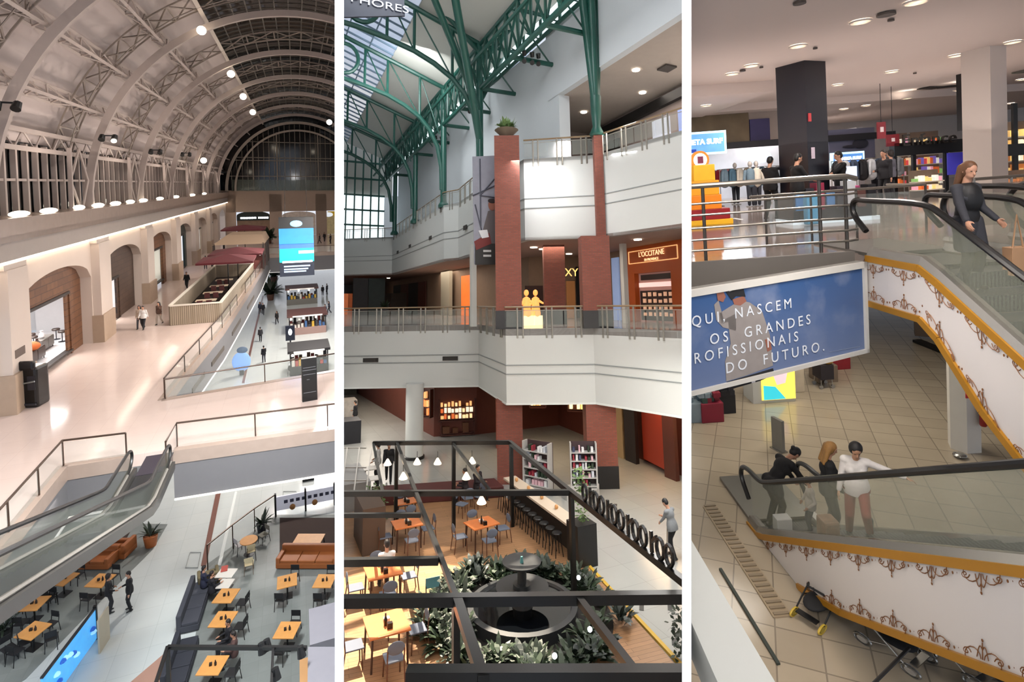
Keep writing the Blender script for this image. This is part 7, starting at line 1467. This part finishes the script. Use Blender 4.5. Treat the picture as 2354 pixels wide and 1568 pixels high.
# yellow and red displays at the partition, round emblem
def stack(px, py, lab, cl, w_, hs_, z=MF, emit=.1, dep=.6):
    q = P3.oz(px, py, z); o = thing('display_stand', lab, 'display stand', (q.x, q.y, z)); zz_ = 0
    for k, (h_, c, ww) in enumerate(zip(hs_, cl, w_)): MB().bx(-ww/2, ww/2, 0, dep-.05*k, zz_, zz_+h_).build('tier', mat('display '+c, c, .5, emit=emit, var=.2), o, bev=.02); zz_ += h_
    return o, q
stack(1625, 518, 'yellow and orange tiered display stand on a dark red base', ['f0b428', '8c1c20', 'e88418', 'f0a020', 'f0b428'], [1.5, 1.35, .9, .8, .6], [.15, .3, .4, .4, .45], emit=.35)
stack(1596, 512, 'pale red striped display stand half hidden by the white partition', ['c83c30', 'e8d4cc', 'c85040'], [.8, .7, .6], [.4, .5, .4], emit=.15)
q = P3.oy(1608, 368, 15.5); o = thing('round_sign', 'round lit emblem with orange rim above the yellow display', 'sign', tuple(q)); MB().lathe([(.26, -.05), (.26, .05)], n=24, ax=(0, 1, 0)).build('rim', mat('orange rim', 'e8862c', .4, emit=.5), o); MB().lathe([(.19, -.07), (.19, .0)], n=24, ax=(0, 1, 0)).build('emblem', mat('white emblem', 'f0f0f4', .4, emit=1.), o); MB().bx(-.08, .08, -.08, -.07, -.1, .1).build('mark', mat('red blue mark', '8a3a58', .4), o)
stack(1705, 505, 'x', ['e8eef0'], [.1], [.01])[0]['label'] = 'tiny white floor tile beside the black clad woman'
q = P3.oz(1808, 492, MF); o = thing('poster_stand', 'white standing poster board behind the black clad woman', 'poster stand', (q.x, q.y, MF)); MB().box((0, 0, .75), (.75, .04, 1.25), R=Matrix.Rotation(.08, 3, 'Y')).build('board', mat('white poster board', 'd4dce4', .5, emit=.25, var=.2, scale=4), o); MB().box((.1, -.03, .7), (.3, .02, .4)).build('printed_patch', mat('pink print', 'c88ca0', .5), o); [MB().tube((x, .0, 0), (x, .0, .2), .02).build('foot', stlr, o) for x in (-.3, .3)]
tb = thing('display_table', 'display table of blue and dark goods in front of the navy black column', 'display table', tuple(P3.oz(1905, 512, MF))); MB().bx(-.9, 1.3, 0, .9, .0, .1).build('base', mat('white lit base', 'dcecf4', .4, emit=.5), tb); MB().bx(-.85, 1.25, .05, .85, .1, .8).build('cabinet', mat('dark cabinet', '241f24', .5), tb)
for k in range(8): c = ['3f78b0', '23242c', '8a2440', '3f78b0', '2a2530', 'c8ccd0', '5a3a34', '1a1a1e'][k]; MB().bx(-.8+.26*k, -.6+.26*k, .0, .3, .35+.1*(k % 2), .78+.12*(k % 3)).build('goods', mat('goods '+c, c, .6), tb)
for k, (x, y, c) in enumerate(((1868, 505, '4a9cc8'), (1912, 470, '8a2440'), (1962, 470, 'b8487c'))): q = P3.oz(x, y+12, MF); s = MB(); s.bx(q.x-.17, q.x+.17, q.y-.1, q.y+.1, MF+.02, MF+.75); tag(s.build('shopping_bag', mat('bag '+c, c, .6), bev=.03), ['sky blue boxy bag at the foot of the navy black column', 'dark red bag on the display side of the staff', 'pink bag below the white framed screen'][k], 'bag')
# far shop with black header and script sign
a, b = P3.oy(2056, 330, 21), P3.oy(2246, 346, 21); s = MB(); s.bx(a.x, b.x, 21, 21.3, b.z, a.z); tag(s.build('header_board', blk), 'black header carrying the curly script sign', 'header')
q = P3.oy(2136, 320, 20.8); o = tag(txt('Enfance', .62, frame_M(tuple(q), (1, 0, 0), (0, 0, 1)), mat('dark script letters', '2e2a24', .4), 'script_sign', ext=.04, sx=1.1), 'dark curly script lettering standing on the black header', 'sign')
for (x, Y) in ((2102, 21.1), (2176, 21.1), (2058, 21.1)): a = P3.oy(x, 340, Y); s = MB(); s.bx(a.x-.06, a.x+.06, Y, Y+.12, MF, a.z); tag(s.build('black_post', blk), 'black upright post of the script sign shop, %s' % {2102: 'thin middle one', 2176: 'beside the purple panel', 2058: 'beside the red hanging signs'}[x], 'post')
def disp3(px0, px1, py, Y, z1, lab, seed, colr, em=.5, rows=4, cols_=9):
    a, b = P3.oy(px0, py, Y), P3.oy(px1, py, Y); o = thing('display_shelf', lab, 'shelf', (a.x, Y, MF)); W_ = b.x-a.x; rnd = random.Random(seed)
    MB().bx(0, W_, .3, .35, 0, z1).build('back_panel', mat('shop shelf back', '6c5a4c', .6, emit=.12, var=.3), o)
    for r in range(rows):
        z = .25+(z1-.4)*r/rows; MB().bx(0, W_, 0, .3, z, z+.04).build('shelf_board', mat('pale shelf', 'c8bca8', .5, emit=.15), o)
        for c in range(cols_):
            if rnd.random() < .1: continue
            x = .03+(W_-.06)*c/cols_; h_ = (z1-.4)/rows*(.35+.4*rnd.random()); cc = rnd.choice(colr); MB().bx(x, x+(W_-.06)/cols_*.75, .03, .25, z+.04, z+.04+h_).build('goods', mat('shelf goods '+cc, cc, .5, emit=em, var=.3), o)
    return o
bright = ['f0d8b0', 'e87838', 'f4c878', 'd84c50', '88b868', 'e8a0b0', 'f8f0e0', 'c86030', '7c68b8']
disp3(2068, 2100, 440, 24, 2.6, 'bright toy shelves behind the thin black post, closer to the red signs', 1, bright, .5, 5, 5); disp3(2106, 2172, 440, 24, 2.6, 'bright toy shelves between both black posts', 2, bright, .6, 5, 9)
disp3(2105, 2172, 450, 20, 1.0, 'low shelf of toys in front of the bright toy shelves', 3, bright, .3, 2, 8); disp3(2306, 2400, 440, 19, 2.5, 'warm yellow lit shelves beyond the pale column', 4, ['f4e0a8', 'e8c878', 'c8a060', 'fff4d0', 'a86838'], .8, 5, 9); disp3(2300, 2400, 455, 16, .9, 'low shelf of warm goods beyond the pale column', 5, ['c88050', 'e8c878', '8a6a48'], .3, 2, 9)
for x in (2336,): a = P3.oy(x, 340, 18.8); s = MB(); s.bx(a.x-.07, a.x+.07, 18.8, 18.9, MF, 8.6); tag(s.build('black_post', blk), 'black upright before the warm yellow shelves', 'post')
a, b = P3.oy(2300, 333, 18.7), P3.oy(2420, 345, 18.7); s = MB(); s.bx(a.x, b.x, 18.7, 18.9, b.z-.1, a.z); tag(s.build('header_board', blk), 'black header above the warm yellow shelves', 'header')
wallart(2176, 352, 2240, 398, 20.5, mat('violet blue lit board', '3c38a0', .4, emit=.35, var=.4, scale=1.5), 'violet blue lit board behind the rider head', 'lit_board')
for k, (x0, y0, x1, y1, Y) in enumerate(((2017, 281, 2037, 318, 20), (2038, 310, 2068, 335, 21))):
    a, b = P3.oy(x0, y0, Y), P3.oy(x1, y1, Y); o = thing('hanging_sign', ['tall dark red hanging sign with pale arrow', 'broad dark red hanging sign beside the black header'][k], 'sign', ((a.x+b.x)/2, Y, b.z)); MB().bx(-(b.x-a.x)/2, (b.x-a.x)/2, 0, .06, 0, a.z-b.z).build('board', mat('dark red board', '7c1f28', .5), o); MB().bx(-.06, .06, -.02, 0, (a.z-b.z)*.4, (a.z-b.z)*.7).build('arrow', mat('pale arrow', 'd8c8c8', .5), o); MB().tube((0, .03, a.z-b.z), (0, .03, CE-b.z), .01, 5).build('cord', blk, o)
# low furniture on the upper floor by the escalators
q = P3.oz(2150, 520, MF)
# lower hall -------------------------------------------------------------
q = P3.oz(2240, 1042, 0); o = thing('white_pillar', 'white hexagonal pillar on the lower floor carrying red fire signs', 'pillar', (q.x, q.y+.28, 0)); MB().lathe([(.33, 0), (.33, 5.1)], n=6).build('shaft', mat('white pillar paint', 'd4d0c8', .5), o)
hs = P3.above(q, 905)
for x in (-.13, .13): MB().box((x, -.31, hs), (.14, .02, .17)).build('red_sign', mat('red fire sign', 'c02830', .5), o); MB().box((x, -.325, hs), (.05, .01, .08)).build('symbol', mat('white symbol', 'e8e4e0', .5), o)
ex = thing('fire_extinguisher', 'red fire extinguisher hanging on the white hexagonal pillar', 'fire extinguisher', (q.x+.12, q.y-.12, P3.above(q, 975))); MB().lathe([(.06, 0), (.075, .03), (.075, .38), (.03, .46)], n=14).build('cylinder', mat('fire red', '8c2420', .4), ex, True); MB().bx(-.03, .03, -.03, .03, .46, .52).build('valve', blk, ex)
q = P3.oz(2228, 1045, 0); s = MB(); s.ell((q.x-.3, q.y-.1, .06), (.14, .14, .05)); tag(s.build('floor_dome', stl, smooth=True), 'small shiny dome on the tiles beside the white pillar', 'floor dome')
q = P3.oz(1790, 1035, 0); o = thing('info_totem', 'slim grey totem standing on the tiles behind the bending person', 'totem', (q.x, q.y, 0), .3); MB().bx(-.04, .04, -.17, .17, 0.03, .8).build('panel', mat('grey totem', '77746e', .4), o); MB().bx(.04, .05, -.16, .16, .06, .78).build('white_face', mat('white totem face', 'd0d0d4', .5), o); MB().bx(-.1, .1, -.19, .19, 0, .03).build('base', stl, o)
q = P3.oz(1790, 925, 0); o = thing('lit_display', 'cube display glowing yellow and cyan below the billboard', 'display', (q.x, q.y, 0)); MB().bx(-.75, .5, 0, .7, 0, 1.15).build('cabinet', mat('white cabinet', 'c8c8c4', .5), o); MB().bx(-.5, .5, -.03, 0, .1, 1.1).build('screen', mat('yellow screen', 'f0d860', .4, emit=1.0), o); MB().prism([(-.45, -.04, .12), (.2, -.04, .12), (-.1, -.04, .5), (-.45, -.04, .55)], (0, -.01, 0)).build('cyan_shape', mat('cyan shape', '38c8d8', .4, emit=.8), o); MB().prism([(-.2, -.04, 1.0), (.3, -.04, 1.05), (.2, -.04, .6), (-.05, -.04, .55)], (0, -.01, 0)).build('pink_shape', mat('pink shape', 'f0c8d0', .4, emit=.8), o)
stack(1828, 903, 'pale counter block beside the glowing cube display', ['d0c0a8', '8c1c20'], [.6, .55], [.75, .12], 0, 0)
stack(1742, 918, 'small black bin below the billboard edge', ['1c1c20'], [.45], [.6], 0, 0, .4)
for k, (x, y, cl) in enumerate(((1612, 972, ['8a98a0', '5c7480', 'c8ccd0']), (1640, 972, ['8c2438', 'c8ccd0', '7a2430', '3a5048']), (1668, 952, ['1c1c20', '2a2a30']), (1905, 880, ['7c6a58', '3a2c28']), (1935, 850, ['8c1c24', 'd8d4cc']))):
    o, q = stack(x, y, ['x', 'x', 'x', 'x', 'x'][k], [cl[0]], [.62], [.55], 0, 0); o['label'] = ['goods table with grey blue packages at the partition, lower floor', 'goods table with red and white packages below the billboard', 'goods table with black bags below the billboard', 'low brown goods table near the red bag', 'red boxed display table under the corner of the billboard'][k]
    rnd = random.Random(k+40)
    for j in range(14): c = cl[j % len(cl)]; x_, y_ = rnd.uniform(-.28, .28), rnd.uniform(.02, .5); z_ = .55+(.14 if j > 7 else 0); MB().bx(x_-.07, x_+.07, y_-.07, y_+.07, z_, z_+.13).build('package', mat('goods '+c, c, .6, var=.3, scale=10), o)
q = P3.oz(1893, 888, 0); o = thing('shopping_cart', 'small cart with black and tan bags below the billboard edge', 'cart', (q.x, q.y, 0)); MB().bx(-.2, .2, -.25, .25, .3, .75).build('basket', mat('dark basket', '2a2428', .6), o); MB().ell((.12, -.1, .9), (.16, .14, .17)).build('bag', mat('tan bag', 'c89848', .6), o); MB().ell((-.12, .1, .85), (.14, .14, .14)).build('bag', blk, o); MB().ell((.25, .2, .95), (.1, .1, .1)).build('bag', blk, o)
for x in (-.18, .18):
    for y in (-.2, .2): MB().tube((x, y-.02, .06), (x, y+.02, .06), .06, 12).build('wheel', stl, o); MB().tube((x, y, .08), (x*.9, y*.9, .32), .015, 6).build('leg', stl, o)
s = MB(); a, b = P3.oz(2107, 786, 0), P3.oz(2212, 828, 0); s.beam(a+V((0, 0, .05)), b+V((0, 0, .05)), .3, .1); tag(s.build('floor_kerb', blk), 'black kerb on the lower floor beneath the descending escalator', 'kerb')
s = MB(); a, b = P3.oz(2120, 783, .1), P3.oz(2200, 795, .1); s.beam(a+V((.3, .8, .6)), b+V((.3, 1.2, .6)), .5, 1.2); tag(s.build('shop_counter', mat('dim brown counter', '4a3a2c', .5, emit=.1)), 'dim brown counter glimpsed through the gap under the descending escalator', 'counter')
s = MB(); s.prism([tuple(P3.oz(x, y, 0)) for x, y in ((1985, 700), (2110, 780), (2010, 800), (1985, 805))], (0, 0, 4)) if False else s.bx(5.6, 13.5, 21.4, 21.7, 0, MF-.35); struct(s.build('wall_lower_back', mat('pale lower wall', 'b3a49a', .7)))
# ribbed guide strip on the tiles beside the escalator
s = MB(); pts = [(1668, 1150), (1700, 1235), (1800, 1402), (1822, 1395), (1712, 1232), (1682, 1148)]
a0, a1 = P3.oz(1632, 1165, 0), P3.oz(1800, 1420, 0); d = (a1-a0); n = V((-d.y, d.x, 0)).normalized()
o = thing('guide_strip', 'raised ribbed strip on the tiles along the foot of the escalator', 'floor strip', tuple(a0)); MB().beam(V((0, 0, .01)), d+V((0, 0, .01)), .3, .02).build('base', mat('beige strip base', '9c8a70', .5), o); r = MB(); L = d.length; k = 0
while k*.12 < L: c = d.normalized()*k*.12; r.beam(c-n*.12+V((0, 0, .03)), c+n*.12+V((0, 0, .03)), .05, .015); k += 1
r.build('ribs', mat('beige ribs', '84745e', .5), o)
# white ledge close to the viewer with dark line
s = MB(); P_ = [(1500, 1100), (1640, 1330), (1782, 1568), (1830, 1650), (1500, 1650)]; s.prism([P3.oz(x, y, 3.4) for x, y in ((1500, 1090), (1640, 1328), (1782, 1568), (1840, 1665), (1692, 1665), (1589, 1430), (1500, 1250))], (0, 0, -.35))
tag(s.build('ledge', mat('white curved ledge', 'bfc2bd', .4, var=.03)), 'broad white sloping ledge in the bottom corner by the white partition', 'ledge')
a, b = P3.oz(1656, 1310, 0.), P3.oz(1790, 1530, 0.); s = MB(); s.beam(a+V((0, 0, .02)), b+V((0, 0, .02)), .05, .03); tag(s.build('floor_groove', mat('dark green joint', '2e3630', .5)), 'dark narrow strip on the tiles beside the white ledge', 'floor strip')
# strollers beneath the escalator
def stroller(px, py, lab, fr_m, cl_m, wheel_m, wr, rz):
    q = P3.oz(px, py, 0)+V((.5, .3, 0)); o = thing('stroller', lab, 'stroller', (q.x, q.y, 0), rz); o.matrix_world = o.matrix_world @ Matrix.Diagonal((.8, .8, .42, 1))
    for x in (-.27, .27):
        for y in (-.4, .38):
            w_ = MB(); w_.path([(x, y+wr*cos(t), wr+wr*sin(t)) for t in [k*2*pi/16 for k in range(16)]], wr*.16, 6, closed=True); w_.build('wheel', wheel_m, o, True); h_ = MB(); h_.tube((x-.02, y, wr), (x+.02, y, wr), wr*.62, 14); h_.build('hub', mat('hub '+lab[:5], 'b8b4ac' if 'chrome' in lab else 'c8b24a', .3, .5), o)
        MB().path([(x, -.4, wr), (x, -.1, .5), (x, .35, .98)], .017, 6).build('frame_tube', fr_m, o, True); MB().path([(x, .38, wr), (x, -.05, .52)], .017, 6).build('frame_tube', fr_m, o, True)
    MB().path([(-.27, .35, .98), (-.2, .4, 1.02), (.2, .4, 1.02), (.27, .35, .98)], .022, 8).build('push_bar', fr_m, o, True); s = MB(); s.ell((0, -.05, .55), (.22, .34, .14), 16, 10); s.ell((0, .18, .72), (.22, .14, .22), 14, 10); s.build('seat', cl_m, o, True)
    c = MB(); c.path([(-.23, .05, .85), (-.15, -.1, 1.0), (.15, -.1, 1.0), (.23, .05, .85)], .03, 8); c.build('canopy_edge', cl_m, o, True); MB().box((0, -.42, .3), (.4, .12, .04)).build('footrest', fr_m, o)
black_c = mat('black stroller cloth', '121214', .8)
stroller(1833, 1452, 'black stroller with yellow wheels beneath the ornate escalator', blk, black_c, mat('yellow wheel', 'c8a83c', .5), .13, -1.0)
stroller(2005, 1545, 'chrome framed black stroller beneath the ornate escalator', stl, black_c, stl, .15, .5); stroller(2160, 1580, 'second chrome wheeled stroller cut by the bottom of the picture', stl, black_c, stl, .19, .35)
s = MB(); s.tube(P3.oz(1990, 1590, .9), P3.oz(2090, 1490, .9), .02, 8); tag(s.build('black_bar', blk), 'black bar leaning across between the two chrome strollers', 'bar')
# people of hall three ------------------------------------------------------
def at3(Y, off=.57): return V((XXL(Y)+off, Y, zzL(Y)-.05))
p1 = at3(8.2, .6)
person('lady_white', tuple(p1+V((0, 0, .0))), 2.6, 'woman in white blouse and rust red trousers holding the escalator handrail', skin='b08468', topc='c9c4c0', botc='6e2018', hairc='0f0c0c', shoec='16181a', eyes=True, topname='blouse',
       pose=dict(rh=(-.0, .0, 0), lh=(-.70, .05, 1.30), lf=(-.17, .20, .30), rf=(.13, -.08, .1), boots=1, headtilt=(.28, -.05), headyaw=.2, lean=.05, elbow=[(-.6, -1, -.3), (.6, -1, -.3)], **{}) | dict(rh=(.27, .12, .86)), vox=.014, hands=True, top='shirt', hair='bob', sex='f', sc=.9)
person('blonde', tuple(at3(8.75, .5)), -1.8, 'woman with long blond hair in black top riding the escalator', skin='b98a70', topc='0f1013', botc='1b1c22', hairc='8a6434', eyes=True, topname='jacket', pose=dict(lh=(-.24, .12, .92), rh=(.22, .2, 1.0), headtilt=(.2, 0), headyaw=.1), vox=.015, hands=True, hair='long', sex='f', sc=.92)
person('bender', tuple(at3(10.2, .3)), -1.3, 'person in black hooded jacket bending over a child on the escalator', skin='a87a60', topc='121012', botc='17161a', hairc='0e0b0b', topname='hooded_jacket', pose=dict(lean=.75, hipz=.9, lh=(-.12, .62, .78), rh=(.2, .66, .82), headtilt=(.35, 0), coatlen=.35), vox=.015, hands=True, top='coat', hair='tied', sex='f', sc=1.0)
person('child', tuple(at3(9.45, .6)), 1.2, 'small child in pale clothes between the bending person and the blond woman', skin='a87a60', topc='b5aca0', botc='44454e', hairc='17110e', pose=dict(lh=(-.3, .1, 1.0), rh=(.26, .2, .9), headtilt=(.2, 0)), vox=.02, sc=.6)
q = at3(9.75, .25); s = MB(); s.bx(q.x-.16, q.x+.12, q.y-.12, q.y+.08, q.z+.02, q.z+.38); tag(s.build('shopping_bag', mat('white paper bag', 'c4c4c0', .6), bev=.02), 'white paper bag on the steps beside the child', 'bag'); q = at3(8.3, .2); s = MB(); s.bx(q.x-.14, q.x+.1, q.y-.16, q.y+.1, q.z+.02, q.z+.4); tag(s.build('shopping_bag', mat('brown floral bag', '7c6450', .6, var=.5, scale=14), bev=.03), 'brown patterned bag on the steps before the blond woman', 'bag')
Yr = 7.25; person('rider', (XXU(Yr)+.36, Yr, zzU(Yr)-.22), -2.95, 'woman in dark sleeveless vest riding down with hand on rail', skin='b98a70', topc='303137', botc='17171b', hairc='5c3c24', shoec='1a1512', eyes=True, topname='coat',
       pose=dict(lh=(-.24, .22, .98), rh=(.36, .3, .98), headtilt=(.1, 0), headyaw=-.25, coatlen=.8), vox=.015, hands=True, top='coat', hair='long', sex='f', sc=.95)
v = [o for o in scn.objects if o.type == 'EMPTY' and str(o.get('label', '')).startswith('woman in dark sleeveless')][0]
fr3 = PEOPLE['rider']['frame']; hd, hu, hf, hs_, nk, up_, fw_, rt_, sh_, hip_ = fr3; s = MB(); R = Matrix((rt_, fw_, up_)).transposed()
s.ell(hip_+up_*.1, (.17, .13, .22), 16, 10, R); s.ell(hip_+up_*.36+fw_*.02, (.175, .165, .23), 16, 10, R); cap(s, sh_[0]*.8+sh_[1]*.2, sh_[1]*.8+sh_[0]*.2, .075); vm = remesh(s, .016, 2); vm.materials.append(mat('black quilted vest', '0e0e11', .6, var=.2, scale=30)); link('vest', vm, v)
q = V((XXU(Yr)+.95, Yr-.1, zzU(Yr)-.1)); s = MB(); s.bx(q.x-.13, q.x+.13, q.y-.05, q.y+.1, q.z+.05, q.z+.42); s.path([(q.x-.08, q.y, q.z+.42), (q.x-.02, q.y, q.z+.85), (q.x+.06, q.y, q.z+.42)], .012, 6); tag(s.build('shopping_bag', mat('tan paper bag', 'b08a68', .6), bev=.015), 'tan paper bag hanging beside the rider in the dark vest', 'bag')
def p3(px, py, key, rz, lab, topc, **kw): return person(key, tuple(P3.oz(px, py, MF)), rz, lab, topc=topc, **kw)
p3(1774, 506, 'staffw', -.9, 'woman dressed in black looking down at her hands behind the rail', '0c0c0f', botc='0e0e12', hairc='0c0a0a', eyes=True, pose=dict(lh=(-.08, .36, 1.08), rh=(.16, .34, 1.1), lf=(-.14, -.05, .1), rf=(.1, .12, .1), headtilt=(.15, 0), sleeve=.5), vox=.02, hair='short', sex='f')
p3(1836, 515, 'staffm', -1.55, 'man in black shirt turned toward the navy black column holding a paper', '0b0b0e', botc='15151c', hairc='0a0808', eyes=True, pose=dict(lh=(-.05, .42, 1.12), rh=(.15, .40, 1.1), sleeve=.5, headtilt=(.12, 0)), vox=.02, hair='short')
dup_src = None
person('staffm', tuple(P3.oz(1936, 500, MF)), 1.4, 'man in black shirt facing the navy black column from the sign side', topc='0c0c0f', botc='121217', hairc='0a0808', eyes=True)
person('stand', tuple(P3.oz(2035, 470, MF)), 2., 'far customer in dark clothes beyond the rack of mixed clothes', topc='18181d', botc='16161a'); person('standf', tuple(P3.oz(2050, 462, MF)), .5, 'far customer in grey top beside the red hanging signs', topc='5a5a64', botc='1a1a20')
# lamps and added fills of hall three
for (x, y) in ((1, 5), (5, 5), (2.5, 12), (7, 12), (3, 19), (9, 19), (14, 16), (6, 26.5), (13, 28), (3, 31), (10, 32), (18, 30)): area('ceiling lamp', (x, y, CE-.42 if y in (19, 28, 31, 32, 30) else CE-.05), .8, 235, (1., .9, .84))
area('lower ceiling lamp', (4, 14, MF-.42), 2.5, 210, (1., .93, .82), sy=4); area('lower ceiling lamp', (9, 15, MF-.42), 2.5, 200, (1., .93, .82), sy=4); 
for (x, y) in ((4, 16), (9, 14), (14, 19), (3, 23)): area('added ceiling fill', (x, y, 7.6), 6, 60, (1., .88, .82), tgt=(x+.01, y, 12))  # unseen fills added in mid-air to brighten the ceiling
[area('shop lamp', (x, 26.6, 8.2), 1.5, 160, (.95, .97, 1.), sy=1.5) for x in (1, 6, 11)]
area('stair lamp', (4.2, 6.5, 6.2), 1.2, 42, (1., .92, .84)); area('underside lamp', (3.2, 7.5, 3.6), 1., 22, (1., .9, .78))

# ================================================================== trim each hall where it meets the parting walls
bpy.context.view_layer.update()
def place_of(o):
    while o.parent: o = o.parent
    return PLACE_OF.get(o.name)
def planes(P):
    out = []
    if P.lo > 0: d = V((wdir(P.lo, 0).x, 1, 0)).normalized(); out.append((CAM.copy(), V((-d.y, d.x, 0))))   # keep right of it
    if P.hi < 5000: d = V((wdir(P.hi, 0).x, 1, 0)).normalized(); out.append((CAM.copy(), V((d.y, -d.x, 0))))
    return out
gone = []
CUTC = {}
for o in list(scn.objects):
    if o.type != 'MESH': continue
    P = place_of(o)
    if P is None or P is PW: continue
    for co, no in planes(P):
        bb = [o.matrix_world @ V(c) for c in o.bound_box]; d = [(b-co).dot(no) for b in bb]
        if max(d) <= -.0: continue
        if min(d) > 0 and not any((b.y) < -50 for b in bb): gone.append(o); break
        mi = o.matrix_world.inverted(); lc = mi @ co; ln = (o.matrix_world.to_3x3().transposed() @ no).normalized()
        me = o.data.copy() if o.data.users > 1 else o.data
        sl = [(s.link, s.material) for s in o.material_slots]
        o.data = me; bm = bmesh.new(); bm.from_mesh(me)
        bmesh.ops.bisect_plane(bm, geom=bm.verts[:]+bm.edges[:]+bm.faces[:], plane_co=lc, plane_no=ln, clear_outer=True, dist=1e-6)
        bm.to_mesh(me); bm.free()
        for s, (lk, mt) in zip(o.material_slots, sl): s.link = lk; s.material = mt
        if not me.polygons: gone.append(o); break
par = set()
for o in gone:
    if o.parent: par.add(o.parent)
for o in gone:
    if o.name in scn.objects and not o.children: bpy.data.objects.remove(o)
bpy.context.view_layer.update()
for _ in range(2):
    for o in list(scn.objects):
        if o.type == 'EMPTY' and not o.children: bpy.data.objects.remove(o)
    bpy.context.view_layer.update()
# trimmed repeats share their group but the cut one keeps its own mesh
scn.cycles.use_denoising = True; scn.cycles.max_bounces = 4; scn.cycles.diffuse_bounces = 2; scn.cycles.glossy_bounces = 2; scn.cycles.transparent_max_bounces = 8; scn.cycles.transmission_bounces = 2
scn.cycles.caustics_reflective = False; scn.cycles.caustics_refractive = False; scn.cycles.sample_clamp_indirect = 4
scn.cycles.use_adaptive_sampling = True; scn.cycles.adaptive_min_samples = 16; scn.cycles.adaptive_threshold = .12
